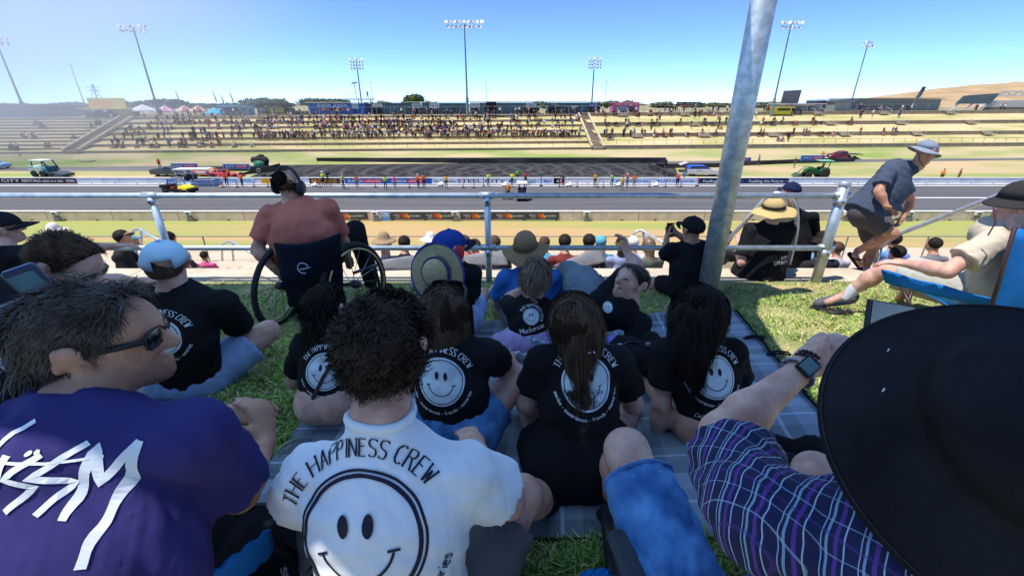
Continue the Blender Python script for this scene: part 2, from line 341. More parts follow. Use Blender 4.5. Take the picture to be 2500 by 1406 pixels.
terraces('bench_terraces', -150, a_st1-.02, [20*i/10 for i in range(11)], .34, 10)
gb = MB()                                            # grass bank between the pad and the lowest wall
for i in range(40):
    p, q = -150+7.5*i, -142.5+7.5*i
    A, B = B0+BD*p-BN*7.2, B0+BD*q-BN*7.2; A.z = B.z = TZ-.01; gb.add([A, B, BK(q,0,.02), BK(p,0,.02)], [(0,1,2,3)])
struct('grass_bank', gb, m_bankgrass)
pl = MB(); pl.add([BK(-150,20,.42), BK(150,20,.42), Vector((4000,900,2.0)), Vector((4000,5000,1.6)), Vector((-4000,5000,-.6)), Vector((-4000,300,-1))], [(0,1,2,3,4,5)])
struct('plateau', pl, M('plateau_ground', (.33,.27,.17), (.20,.20,.09), scale=.05, detail=8, rough=1))
def stair(label, pb, pt, w):
    ab, at_ = PXB(*pb, 0), PXB(*pt, 20); r = thing('stairway', label, 'stairs', (0,0,0))
    L = lambda n: BK(ab+(at_-ab)*n/20, n, .25)
    for sgn in (-1, 1):
        MB().bar(L(-.3)+BD*sgn*w/2+Vector((0,0,.35)), L(20)+BD*sgn*w/2+Vector((0,0,.35)), .35, .5).build('side_wall', m_cap, r)
    st = MB().box((0,0,0), (w-.3, .42, .3)).build('step', m_terr, r)
    for k in range(50):
        c = st if k == 0 else st.copy()
        if k: COL.objects.link(c)
        c.location = L(k*.4); c.rotation_euler = (0, 0, TH)
stair('long straight stairway with pale side walls on the left terraces', (178,377), (312,297), 2.6)
stair('stairway with pale side walls dividing the far crowd', (1459,363), (1424,290), 2.4)
def steps(px, py, n, label):
    a = PXB(px, py, n); r = thing('garden_steps', label, 'steps', BK(a, n, 0), TH, 'short steps between the far terraces'); r2 = MB()
    for k in range(4): MB().box((0,-.25-.3*k,.66-.17*k), (2.3,.3,.12)).build('tread', m_cap, r)
    for s in (-1, 1): MB().tube([(s*1.2,.5,.8),(s*1.2,.5,1.7),(s*1.2,-1.3,.95),(s*1.2,-1.3,0)], .035, 5).build('handrail', P((190,190,185)), r)
for i, (px, py, k) in enumerate(((1990,288,3),(2150,288,3),(2310,288,3),(2020,312,2),(2190,312,2),(2360,312,2),(1882,338,1),(2055,338,1),(2230,338,1),(2400,338,1),(1668,290,3),(1690,316,2),(1715,343,1),(1552,345,1),(1518,291,3))):
    steps(px, py, STB[k], ('short handrailed steps in the top right terrace wall, ','short handrailed steps in the middle right terrace wall, ','short handrailed steps in the lowest right terrace wall, ')[3-k]+('below the grey block','below the long grey shed','right of the long grey shed','left of the walking man','above the walking man','right of the walking man','just right of the big pole','second right of the big pole','left of the walking man','right of the walking man','beneath the dark scoreboard','left of the big pole','just left of the big pole','nearest the crowd stairway','beside the donut stall')[i])
# rail fences along the terraces
def railfence(name, label, n, a0, a1, h, step, dz, col, wires=(1.0,)):
    mb = MB(); a = a0
    while a <= a1:
        p = BK(a, n, dz); mb.bar(p, p+Vector((0,0,h)), .06); a += step
    for u in wires: mb.bar(BK(a0, n, dz+h*u), BK(a1, n, dz+h*u), .05)
    return tag(mb.build(name, col), label, 'fence')
railfence('rail_fence', 'thin wire fence standing along the lowest far terrace', .9, -75, 145, 1.0, 2.6, .45, P((130,125,110)))
railfence('rail_fence', 'pale pipe railing the standing far crowd leans on', 6.2, PXB(650,350,6.6), PXB(1415,350,6.6), 1.05, 2.6, .3, P((200,198,190)), (1.0,.5))
railfence('rail_fence', 'tall mesh fence rail in front of the shops on top of the bank', 20.6, PXB(600,280,20), PXB(1460,280,20), 1.9, 3.2, .4, P((165,175,180)), (1.0,))
railfence('rail_fence', 'tall mesh fence rail on top of the bank right of the donut stall', 20.6, PXB(1570,280,20), PXB(2300,280,20), 1.9, 3.2, .4, P((150,155,155)), (1.0,.5))
# ---------------------------------------------------------------- floodlight masts
def mast(label, bx, by, ty, rows, Y, w=.5, scale=1., group='floodlight masts', collar=True):
    b = U(bx, by, Y); b.z = min(b.z, btop(0)+.4); t = U(bx, ty, Y).z; h = t-b.z
    r = thing('floodlight_mast', label, 'floodlight', b, 0, group)
    MB().tube([(0,0,0),(0,0,h)], [w*.5, w*.22], 8).build('pole', P((112,130,132), .6), r)
    if collar: MB().tube([(0,0,.2),(0,0,h*.2)], [w*.72, w*.68], 8).build('base_sleeve', P((120,135,135), .6), r)
    for k, (n, width) in enumerate(rows):
        z = h-.9*scale*k-.3
        MB().bar((-width/2, 0, z), (width/2, 0, z), .12).build('cross_arm', P((110,115,115)), r)
        for i in range(n):
            x = -width/2+width*i/(n-1); X = Matrix.Translation((x, -.3, z-.1)) @ Matrix.Rotation(math.radians(62+6*math.sin(i*3)), 4, 'X') @ Matrix.Rotation(.5*math.sin(i*2.3), 4, 'Y')
            MB().lathe([(.08*scale,-.32*scale),(.2*scale,-.26*scale),(.36*scale,.12*scale),(.40*scale,.16*scale)], 8, X).build('lamp', P((205,208,205), .35), r)
mast('tall floodlight mast on the left bank with two rows of lamps', 388, 278, 60, [(6,5.2),(5,4.8)], 103)
mast('leftmost tall floodlight mast cut by the picture edge', 62, 275, 90, [(5,5.2),(5,4.8)], 100)
mast('tallest central floodlight mast with the widest lamp rows', 1142, 282, 50, [(9,7.6),(8,6.8)], 106)
mast('small square floodlight mast behind the long blue shed', 884, 262, 142, [(5,3.6),(5,3.6),(5,3.6),(5,3.6)], 150, .6, 1., collar=False)
mast('small square floodlight mast right of the shed row', 1444, 262, 140, [(5,3.6),(5,3.6),(5,3.6),(5,3.6)], 150, .6, 1., collar=False)
mast('tall floodlight mast right of the big galvanised pole', 1882, 284, 52, [(6,4.6),(5,4.2)], 112)
mast('thinner floodlight mast with three lamps above the long grey shed', 2077, 255, 100, [(2,1.6),(3,2.2)], 118, .4, collar=False)
mast('distant thin mast with a bare top at far left', 209, 262, 155, [(2,.8)], 150, .35, .6, collar=False)
for px, ty, lb in ((1188,198,'distant twin lamp pole right of the central mast'),(1476,196,'distant twin lamp pole left of the donut stall'),(912,200,'distant lamp pole behind the viewing platform')):
    mast(lb, px, 262, ty, [(3,2.2)], 230, .35, 1.2, collar=False)
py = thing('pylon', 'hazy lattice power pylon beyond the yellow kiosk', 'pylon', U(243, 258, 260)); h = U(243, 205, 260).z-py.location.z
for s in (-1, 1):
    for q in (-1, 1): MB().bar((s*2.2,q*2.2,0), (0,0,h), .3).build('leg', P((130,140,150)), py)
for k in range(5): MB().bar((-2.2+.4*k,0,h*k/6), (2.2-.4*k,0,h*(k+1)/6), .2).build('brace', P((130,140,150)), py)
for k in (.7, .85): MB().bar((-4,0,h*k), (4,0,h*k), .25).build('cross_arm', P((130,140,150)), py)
# ---------------------------------------------------------------- sheds, kiosks, tents on the top
def PL(px, Y): p = U(px, 280, Y); p.z = btop(p.x)+.42; return p
def hgt(py, Y): return U(1250, py, Y).z
def shed(label, x0, x1, ytop, Y, wallc, roofc, doors, depth=6, name='shed', ribs=True, base=None):
    A, B = PL(x0, Y), PL(x1, Y); z0 = (base if base is not None else min(A.z, B.z)); H = hgt(ytop, Y)-z0; W = B.x-A.x
    r = thing(name, label, 'building', (A.x, Y, z0))
    MB().prism([(0,-.3),(W,-.3),(W,H-.25),(0,H-.25)], 0, depth).build('wall', wallc, r)
    MB().box((W/2, depth/2-.3, H-.06), (W+.5, depth+1.2, .18)).build('roof', roofc, r)
    if ribs:
        k = 0; n = max(2, int(W/3.2)); pn = MB().box((0,-.02,H/2-.2), (.07,.05,H-.3)).build('wall_rib', P((150,160,160)), r)
        for k in range(n+1):
            c = pn if k == 0 else pn.copy()
            if k: COL.objects.link(c)
            c.location.x = W*k/n
    for (u0, u1, zz0, zz1, c, words) in doors:
        a, b = (u0-x0)/(x1-x0)*W, (u1-x0)/(x1-x0)*W
        d = MB().box(((a+b)/2, -.06, (zz0+zz1)/2*H), (b-a, .1, (zz1-zz0)*H)).build('panel' if words else 'opening', P(c), r)
        if words:
            tx = MB(); mats = []
            for s, v0, v1, y0, hh, cc in words:
                mats.append(P(cc)); letters(tx, s, (a+(b-a)*v0, -.13, (zz0+(zz1-zz0)*y0)*H), (1,0,0), (0,0,1), hh*(zz1-zz0)*H, (b-a)*(v1-v0), len(mats)-1)
            tx.build('lettering', mats, d)
    return r
g_teal, c_roof = P((84,108,118)), P((196,196,176))
K, W2 = (34,38,44), (225,230,235)
shed('long blue painted shed with two red underlined signs and pale roof', 756, 892, 250, 112, P((40,96,176)), c_roof, [(778,812,.5,.9,(40,96,176),[('BURSON',.03,.97,.35,.6,W2)]),(780,810,.42,.56,(200,50,60),[('AUTO PARTS',.1,.9,.2,.6,W2)]),(818,852,.5,.9,(40,96,176),[('BURSON',.03,.97,.35,.6,W2)]),(820,850,.42,.56,(200,50,60),[('AUTO PARTS',.1,.9,.2,.6,W2)]),(862,878,.5,.85,(150,190,200),None)])
shed('long teal shed with dark doorways under white signs left of the tallest mast', 908, 1136, 249, 112, g_teal, c_roof, [(912,936,.62,.86,(210,215,215),[('garage',.2,.8,.25,.5,K)]),(912,934,.02,.5,K,None),(1008,1034,.55,.9,(190,200,205),[('tyres',.15,.85,.3,.4,K)]),(1016,1032,.02,.45,K,None),(1050,1074,.55,.9,(215,220,225),[('Quickfit',.1,.95,.3,.4,(40,60,120))]),(1050,1070,.02,.45,K,None)])
shed('teal shed with a dark swirl panel right of the tallest mast', 1148, 1311, 248, 112, g_teal, c_roof, [(1150,1172,.55,.9,(205,210,210),[('SHOP',.1,.9,.3,.4,K)]),(1152,1168,.02,.48,K,None),(1188,1212,.3,.95,(28,32,40),None),(1284,1309,.55,.88,(190,200,205),[('racing',.2,.8,.3,.4,K)]),(1286,1309,.02,.48,K,None)])
shed('short teal shed with blue corner sign next to the donut stall', 1336, 1461, 248, 112, g_teal, c_roof, [(1340,1364,.55,.9,(60,80,90),[('TYRES',.1,.9,.5,.3,W2)]),(1340,1358,.02,.5,K,None),(1391,1410,.42,.68,(215,215,205),None),(1436,1459,.55,.92,(40,80,160),[('BURSON',.1,.9,.35,.4,W2)])])
shed('pink donut stall with white lettered fascia', 1494, 1559, 250, 112, P((196,112,150)), P((206,120,158)), [(1496,1558,.74,.97,(200,112,150),[('HOT DONUTS',.1,.92,.2,.6,(250,235,240))]),(1504,1538,.02,.66,(160,165,175),None)], 3, 'donut_stall', False)
shed('black burger kiosk lettered FULLY LOADED in yellow', 630, 700, 254, 109, P((34,40,38)), P((40,42,44)), [(634,694,.72,.92,(34,40,38),[('FULLY LOADED',.28,.98,.15,.7,(220,200,70))]),(634,660,.4,.66,(120,135,150),None),(662,696,.3,.66,(175,160,60),None),(632,698,.02,.24,(190,170,50),[('BURGERS',.3,.8,.2,.5,(60,60,30))])], 3, 'burger_kiosk', False)
shed('low pale green container beside the burger kiosk', 700, 752, 271, 111, P((128,150,140)), P((120,140,132)), [], 3, 'container')
shed('yellow food kiosk with tall orange sign board on the left bank', 205, 308, 265, 104, P((196,172,100)), P((240,205,90)), [(210,250,.05,.75,(70,80,90),None),(256,280,.05,.75,(110,110,110),None)], 4, 'food_kiosk', False)
A = U(220, 264, 104.5); B = U(310, 264, 104.5); r = tag(MB().box(((A+B)/2+Vector((0,0,1.0))), (B.x-A.x, .2, 2.1)).build('sign_board', P((222,205,120))), 'large yellow and orange sign board above the yellow kiosk', 'sign'); MB().box(((A+B)/2+Vector((-1.2,-.12,.9))), ((B.x-A.x)*.6,.06,1.2)).build('panel', P((235,175,95)), r)
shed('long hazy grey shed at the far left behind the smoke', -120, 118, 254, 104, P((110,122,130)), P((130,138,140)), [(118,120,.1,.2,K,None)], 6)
shed('dark grey shed left of the yellow kiosk', 120, 168, 258, 106, P((96,104,108)), P((110,116,118)), [(145,158,.2,.85,(140,145,150),None)], 5)
shed('blue food truck among the stalls left of the burger kiosk', 540, 610, 259, 110, P((70,150,200)), P((90,180,220)), [(552,594,.35,.8,(60,75,90),None),(546,580,.02,.3,(50,60,75),None)], 2.5, 'food_truck', False)
shed('long low grey shed below the bare hill', 2068, 2285, 240, 118, P((128,130,128)), P((150,152,150)), [(2070,2090,.02,.3,(150,155,160),None)], 8)
shed('grey concrete block beside the long grey shed', 2032, 2070, 247, 116, P((150,155,152)), P((140,145,142)), [], 6)
shed('low pale kiosk with red roundels under the big dark screen', 1896, 2004, 253, 116, P((150,158,160)), P((216,190,190)), [(1900,1980,.78,.94,(222,205,205),None),(1936,1952,.02,.6,(90,110,100),None)], 4, 'kiosk', False)
shed('small shed with a dark upper window right of the kiosk', 1984, 2026, 243, 120, P((105,115,125)), P((190,190,185)), [(2000,2022,.55,.9,(50,60,75),None)], 4)
s = shed('small yellow stall on the bank beneath the right mast', 1884, 1930, 262, 113, P((214,205,60)), P((225,215,80)), [(1896,1926,.4,.9,(80,75,60),None)], 2.5, 'stall', False)
r = thing('big_screen', 'large dark screen on posts right of the galvanised pole', 'screen', PL(1922, 122)); h = hgt(222, 122)-r.location.z
MB().prism([(-2.4,h-3.6),(2.0,h-3.6),(2.2,h+.2),(-2.2,h)], -.2, .3).build('panel', P((92,96,98)), r)
for s in (-1.5, 1.5): MB().bar((s,.1,0), (s,.1,h-3.4), .25).build('post', P((110,112,112)), r)
r = thing('scoreboard', 'dark scoreboard with an orange strip right of the donut stall', 'sign', PL(1670, 114)); h = hgt(249, 114)-r.location.z
MB().box((0,0,h-.55), (4.5,.2,1.1)).build('panel', P((52,48,56)), r); tx = MB(); letters(tx, 'SHIFT', (-2.0,-.12,h-.5), (1,0,0), (0,0,1), .3, 1.6); letters(tx, 'RACING', (0.2,-.12,h-.5), (1,0,0), (0,0,1), .3, 1.7); tx.build('lettering', P((200,190,190)), r); MB().box((.3,-.12,h-.85), (3.4,.05,.2)).build('strip', P((200,110,60)), r)
for s in (-1.8, 1.8): MB().bar((s,0,0), (s,0,h-1.1), .12).build('post', P((110,112,112)), r)
# viewing platform above the sheds
r = thing('viewing_platform', 'open steel viewing platform with railings above the blue shed', 'platform', PL(880, 117)); z = hgt(243, 117)-r.location.z; w = 7.2
MB().box((0,0,z), (w,2.5,.3)).build('deck', P((160,165,165)), r)
for k in range(13): MB().bar((-w/2+w*k/12,-1.2,z), (-w/2+w*k/12,-1.2,z+1.2), .06).build('baluster', P((180,185,185)), r)
MB().bar((-w/2,-1.2,z+1.2), (w/2,-1.2,z+1.2), .08).build('top_rail', P((190,195,195)), r)
for s in (-3, 0, 3): MB().bar((s,0,0), (s,0,z), .22).build('leg', P((150,155,155)), r)
MB().bar((-.4,0,z), (-.6,0,z+3.6), .15).build('camera_post', P((150,155,160)), r); MB().bar((-1.2,0,z+3.6), (.2,0,z+3.8), .3).build('speaker', P((120,125,130)), r)
# market tents
def tent(px, Y, py, w, c1, c2, label):
    r = thing('market_tent', label, 'tent', PL(px, Y), 0, 'market tents on the left bank'); h = hgt(py, Y)-r.location.z; e = h-1.3
    for s in (-1, 1):
        for q in (-1, 1): MB().bar((s*w/2,q*1.3,0), (s*w/2,q*1.3,e), .09).build('leg', P((190,195,195)), r)
    n = 8
    for k in range(n):
        a, b = 2*math.pi*k/n, 2*math.pi*(k+1)/n; f = lambda t: (max(-1, min(1, 1.42*math.cos(t)))*w/2, max(-1, min(1, 1.42*math.sin(t)))*1.4, e)
        p, q = f(a), f(b); MB().add([p, q, (0,0,h), (p[0],p[1],e-.25), (q[0],q[1],e-.25)], [(0,1,2),(3,4,1,0)]).build('canopy_panel', P(c1 if k % 2 else c2), r)
tent(355, 107, 255, 5.4, (225,228,232), (200,205,212), 'white peaked market tent left of the left mast'); tent(408, 107, 257, 3.4, (232,200,215), (190,120,160), 'pink and white striped market tent right of the left mast')
tent(455, 107, 257, 3.6, (215,195,180), (165,110,90), 'brown striped market tent, left of the pair'); tent(488, 107, 257, 3.6, (222,190,175), (150,100,85), 'brown striped market tent, right of the pair'); tent(526, 107, 262, 3.2, (70,190,220), (60,175,210), 'turquoise market tent beside the food truck')
for px, py0, py1, Y, lb in ((446,250,220,112,'dark feather flag leaning above the white tents'),(535,247,220,114,'leftmost of three feather flags above the turquoise tent'),(552,247,228,114,'middle of three feather flags above the turquoise tent'),(575,247,222,114,'rightmost of three feather flags above the turquoise tent'),(2222,236,212,116,'dark feather flag bent over the long grey shed')):
    p = PL(px, Y); h = hgt(py1, Y)-p.z; lean = 1.5 if px > 2000 else -.4
    r = thing('feather_flag', lb, 'flag', p); MB().tube([(0,0,0),(0,0,h*.6),(lean*.5,0,h)], .05, 5).build('pole', P((140,145,150)), r)
    MB().add([(0,0,h*.5),(.35+max(lean,0)*.5,.02,h*.6),(lean+.25,.02,h),(lean*.5,0,h),(0,.06,h*.6)], [(0,1,2,3,4),(4,3,2,1,0)]).build('cloth', P((90,105,120)), r)
# grandstand at the far right edge, red ute
r = thing('grandstand', 'grey grandstand back with white truss roof at the far right', 'grandstand', PL(2420, 122)); z = r.location.z; S = lambda px: PL(px, 122).x-r.location.x; HH = lambda py: hgt(py, 122)-z
MB().prism([(S(2322),HH(254)),(S(2405),HH(254)),(S(2418),HH(228)),(S(2336),HH(234))], -.2, .2).build('back_panel', P((92,106,108)), r)
MB().prism([(S(2405),HH(262)),(S(2560),HH(262)),(S(2560),HH(244)),(S(2410),HH(246))], 0, 3).build('seating_wall', P((190,188,180)), r); MB().prism([(S(2420),0),(S(2560),0),(S(2560),HH(262)),(S(2415),HH(262))], .6, 3).build('lower_wall', P((150,146,140)), r)
for a, b in ((2330,2345),(2362,2382),(2400,2418)): MB().bar((S(a)-1.5,0,0), (S(b),0,HH(232)), .3).build('strut', P((200,202,200)), r)
MB().bar((S(2415),0,HH(224)), (S(2560),0,HH(222)), .3).build('truss_chord', P((205,205,205)), r); MB().bar((S(2412),0,HH(234)), (S(2560),0,HH(233)), .25).build('truss_chord', P((205,205,205)), r)
for k in range(9): MB().bar((S(2418+16*k),0,HH(224 if k % 2 else 234)), (S(2434+16*k),0,HH(234 if k % 2 else 224)), .18).build('truss_web', P((200,200,200)), r)
# ---------------------------------------------------------------- hill and trees
hm = MB(); nx, ny = 40, 10; hx0 = 215
def hh(x, y):
    t = max(0, min(1, (x-hx0)/150)); return 17*math.sin(t*math.pi/2)**1.2*(1-((y-330)/70)**2*.9) + .5*math.sin(x*.21)*math.sin(y*.3)*t
hm.add([(hx0+300*i/nx, 262+136*j/ny, max(-1.5, hh(hx0+300*i/nx, 262+136*j/ny)-1)) for j in range(ny+1) for i in range(nx+1)], [(j*(nx+1)+i, j*(nx+1)+i+1, (j+1)*(nx+1)+i+1, (j+1)*(nx+1)+i) for j in range(ny) for i in range(nx)])
struct('bare_hill', hm, M('hill_dry', (.42,.30,.17), (.32,.22,.12), scale=.08, detail=8, rough=1), smooth=True)
LEAF = {}
def tree(label, px, ytop, Y, w, col=(.06,.085,.03), nleaf=1100, lobes=6, base=None, name='tree', group='trees beyond the bank'):
    p = U(px, 258, Y); p.z = (-1 if base is None else base); H = hgt(ytop, Y)-p.z; r = thing(name, label, 'tree', p, 0, group); rs = np.random.RandomState(int(px*7+ytop))
    mb = MB().tube([(0,0,-.5),(.1,0,H*.3),(.05,.1,H*.65)], [H*.045, H*.03, H*.012], 6); cs = []
    for k in range(lobes):
        a = rs.rand()*6.28; q = rs.rand()**.5*w*.33; c = np.array((math.cos(a)*q, math.sin(a)*q*.7, H*(.5+.32*rs.rand()*(1-q/w)))); cs.append(c)
        mb.tube([(0,0,H*.28), tuple(c*.6+np.array((0,0,H*.1))), tuple(c)], [H*.018, H*.012, H*.005], 5)
    mb.build('trunk', M('bark', (.16,.13,.10), (.1,.08,.06), scale=4, rough=1), r)
    cs = np.array(cs); n = nleaf; ci = cs[rs.randint(0, lobes, n)]; d = rs.normal(size=(n, 3)); d /= np.linalg.norm(d, axis=1)[:, None]
    rad = (.55+.45*rs.rand(n))[:, None]*np.array((w*.25, w*.22, H*.2))*(.7+.6*((ci[:, :1]*7.3) % 1)); c = ci+d*rad; s = w*.055*(.6+.8*rs.rand(n))[:, None]
    u = rs.normal(size=(n, 3)); u /= np.linalg.norm(u, axis=1)[:, None]; v = np.cross(u, d); V = np.concatenate([c-u*s, c+v*s*.6, c+u*s, c-v*s*.6]); Fq = np.stack([np.arange(n)+k*n for k in range(4)], 1)
    link('crown', npmesh('crown', V, Fq, [M('leaf_%d_%d' % (int(col[0]*999), int(col[1]*999)), col, tuple(x*1.7 for x in col), scale=.9, rough=.9)], None, False), r)
for i, (px, yt, Y, w) in enumerate(((995,228,170,11),(940,242,190,7),(1045,242,180,5),(1055,246,175,5))): tree(('broad dark green tree above the teal shed','small tree left of the broad one above the teal shed','small tree in the gap left of the tallest mast, leftmost','small tree in the gap left of the tallest mast, rightmost')[i], px, yt, Y, w, nleaf=2200 if w > 8 else 900)
GR = (.075,.09,.045)
for i, (px, yt, Y, w) in enumerate(((1320,246,200,8),(1334,250,180,5),(1482,243,190,9),(1520,246,190,6),(1540,242,180,9),(1620,248,210,12),(1700,250,230,16),(1760,249,230,14),(1850,249,220,14),(1880,247,220,10),(1905,249,220,10),(2012,246,200,8))):
    tree('grey green tree on the horizon %s' % ('in the gap right of the teal shed, left one','in the gap right of the teal shed, right one','just left of the donut stall, tallest','just left of the donut stall, smaller','peeking above the donut stall','right of the donut stall','beneath the dark scoreboard','left of the big galvanised pole','right of the big galvanised pole, nearest it','right of the big galvanised pole, middle','right of the big galvanised pole, by the mast','beside the small shed at right')[i], px, yt, Y, w, GR, 900)
for i, (px, yt, Y, w) in enumerate(((312,252,200,26),(352,252,190,20),(400,244,210,26),(432,252,200,18),(480,256,210,22),(520,258,200,18),(560,254,210,22),(600,256,200,18),(630,242,200,12),(655,241,220,24),(690,250,210,16),(780,240,200,20),(830,242,200,18),(170,249,210,14),(196,253,210,12))):
    tree('hazy blue grey tree on the left horizon %s' % ('behind the white tent, left','behind the white tent','right of the left mast, tallest','right of the pink tent','behind the brown tents','behind the turquoise tent, left','behind the three flags','above the food truck','tall and narrow left of the burger kiosk','broadest above the burger kiosk','right of the burger kiosk','above the blue shed, left','above the blue shed, right','left of the yellow kiosk, taller','left of the yellow kiosk, lower')[i], px, yt, Y, w, (.05,.07,.04), 1300, 8)
fr = MB()
for k in range(90):
    x = -700+16*k; fr.lathe([(0,-2),(9+3*math.sin(k*1.7),-1),(7,.5),(4,1.6+.9*math.sin(k*2.9)),(0,2.4+.9*math.sin(k*2.9))], 7, Matrix.Translation((x, 520+30*math.sin(k), 0)))
struct('distant_woodland', fr, M('woodland', (.07,.085,.05), (.04,.055,.03), scale=.3, rough=1))['kind'] = 'stuff'
# ---------------------------------------------------------------- implicit surfaces for bodies and clothes
class CAP:
    __slots__ = ('a','b','r0','r1','lat','f0','k','cut','id')
    def __init__(s, a, b, r0, r1=None, lat=None, flat=1., k=.03, cut=None, id=0):
        s.a = np.array(a, np.float32); s.b = np.array(b, np.float32)
        if np.abs(s.a-s.b).max() < 1e-4: s.b = s.b+np.array((0,0,1e-3), np.float32)
        s.r0 = r0; s.r1 = r0 if r1 is None else r1; s.f0 = flat; s.k = k; s.cut = cut; s.id = id; s.lat = None
        if lat is not None:                             # lat: direction along which the section is NOT squashed
            d = s.b-s.a; d = d/np.linalg.norm(d); l = np.array(lat, np.float32); w = np.cross(d, l); s.lat = (w/max(np.linalg.norm(w), 1e-6)).astype(np.float32)
    def ev(s, x, y, z):
        ba = s.b-s.a; px, py, pz = x-s.a[0], y-s.a[1], z-s.a[2]
        t = np.clip((px*ba[0]+py*ba[1]+pz*ba[2])/float(ba@ba), 0, 1); qx, qy, qz = px-t*ba[0], py-t*ba[1], pz-t*ba[2]
        q = qx*qx+qy*qy+qz*qz
        if s.lat is not None:
            w = qx*s.lat[0]+qy*s.lat[1]+qz*s.lat[2]; q = q+w*w*(1/s.f0**2-1)
        d = (np.sqrt(q)-(s.r0+(s.r1-s.r0)*t))*(.5+.5*min(1, s.f0) if s.lat is not None else 1)
        if s.cut is not None:
            c, n = s.cut; d = np.maximum(d, (x-c[0])*n[0]+(y-c[1])*n[1]+(z-c[2])*n[2])
        return d
    def bb(s, m):
        r = max(s.r0, s.r1)*max(1, s.f0)+m; return np.minimum(s.a, s.b)-r, np.maximum(s.a, s.b)+r
def surfnet(D, o, h):
    I = D < 0; nx, ny, nz = D.shape
    c = np.zeros((nx-1, ny-1, nz-1), np.int8)
    for i in (0,1):
        for j in (0,1):
            for k in (0,1): c += I[i:nx-1+i, j:ny-1+j, k:nz-1+k]
    A = np.argwhere((c > 0) & (c < 8)); n = len(A); idx = np.full(c.shape, -1, np.int32); idx[A[:,0], A[:,1], A[:,2]] = np.arange(n)
    cor = [(i,j,k) for i in (0,1) for j in (0,1) for k in (0,1)]
    val = {q: D[A[:,0]+q[0], A[:,1]+q[1], A[:,2]+q[2]] for q in cor}; P_ = np.zeros((n,3), np.float32); cnt = np.zeros(n, np.float32)
    for q in cor:
        for ax in range(3):
            if q[ax] == 0:
                q2 = list(q); q2[ax] = 1; q2 = tuple(q2); d0, d1 = val[q], val[q2]; m = (d0 < 0) != (d1 < 0)
                t = np.where(m, d0/np.where(m, d0-d1, 1), 0); e = np.array(q, np.float32)[None]+np.eye(3, dtype=np.float32)[ax][None]*t[:, None]; P_ += e*m[:, None]; cnt += m
    V = (A+P_/np.maximum(cnt, 1)[:, None])*h+np.array(o, np.float32); Fs = []
    for ax in range(3):
        s0 = [slice(1,-1)]*3; s0[ax] = slice(0,-1); s1 = [slice(1,-1)]*3; s1[ax] = slice(1, None)
        a, b = I[tuple(s0)], I[tuple(s1)]; E = np.argwhere(a != b); off = np.ones(3, int); off[ax] = 0; G = E+off; sg = a[E[:,0],E[:,1],E[:,2]]
        u, v = (ax+1) % 3, (ax+2) % 3; eu = np.eye(3, dtype=int)[u]; ev = np.eye(3, dtype=int)[v]
        g = lambda w: idx[w[:,0], w[:,1], w[:,2]]
        q = np.stack([g(G-eu-ev), g(G-ev), g(G), g(G-eu)], 1); Fs.append(np.where(sg[:, None], q, q[:, ::-1]))
    Fq = np.concatenate(Fs); return V, Fq[(Fq >= 0).all(1)]
def wr(x, y, z, seed, f):                               # cheap fold noise
    r = np.random.RandomState(seed); s = 0
    for i in range(4):
        k = r.normal(size=3)*f*(1+.5*i); v = np.sin(x*k[0]+y*k[1]+z*k[2]+r.rand()*6+1.3*np.sin(x*k[2]*.6-y*k[0]*.5+z*k[1]*.4)); s = s+(v if i % 2 == 0 else 1-2*np.abs(v))/(1+.4*i)
    return s*.5
def sdf_mesh(prims, h, wrinkle=0, wf=28, seed=1, sub=None, inflate=0, name='m', mats=(), zones=False, cuts=None):
    lo = np.min([p.bb(.03)[0] for p in prims], 0); hi = np.max([p.bb(.03)[1] for p in prims], 0); n = np.ceil((hi-lo)/h).astype(int)+2
    X = [np.arange(n[i], dtype=np.float32)*h+lo[i] for i in range(3)]; D = np.full(tuple(n), .2, np.float32)
    for p in prims:
        b0, b1 = p.bb(p.k+2.5*h); i0 = np.maximum(((b0-lo)/h).astype(int), 0); i1 = np.minimum(np.ceil((b1-lo)/h).astype(int)+1, n)
        x, y, z = X[0][i0[0]:i1[0], None, None], X[1][None, i0[1]:i1[1], None], X[2][None, None, i0[2]:i1[2]]
        d = p.ev(x, y, z)-inflate; sl = tuple(slice(i0[i], i1[i]) for i in range(3)); E = D[sl]; k = p.k
        hh_ = np.maximum(k-np.abs(E-d), 0)/k; D[sl] = np.minimum(E, d)-hh_*hh_*k*.25
    x, y, z = X[0][:, None, None], X[1][None, :, None], X[2][None, None, :]
    if wrinkle: D += np.where(np.abs(D) < .05, wrinkle*wr(x, y, z, seed, wf), 0).astype(np.float32)
    if sub:
        for p in sub: D = np.maximum(D, -p.ev(x, y, z))
    if cuts:
        for c, nn in cuts: D = np.maximum(D, ((x-c[0])*nn[0]+(y-c[1])*nn[1]+(z-c[2])*nn[2]).astype(np.float32))
    V, Fq = surfnet(D, lo, h); mi = None
    if zones:
        C = V[Fq].mean(1); best = np.full(len(C), 9., np.float32); mi = np.zeros(len(C), np.int32)
        for p in prims:
            d = p.ev(C[:,0], C[:,1], C[:,2]); m = d < best; best[m] = d[m]; mi[m] = p.id
    return npmesh(name, V, Fq, list(mats), mi)
v3 = lambda p: np.array(p, np.float64)
def nrm(v): v = v3(v); return v/max(np.linalg.norm(v), 1e-9)
def lerp(a, b, t): return v3(a)+(v3(b)-v3(a))*t
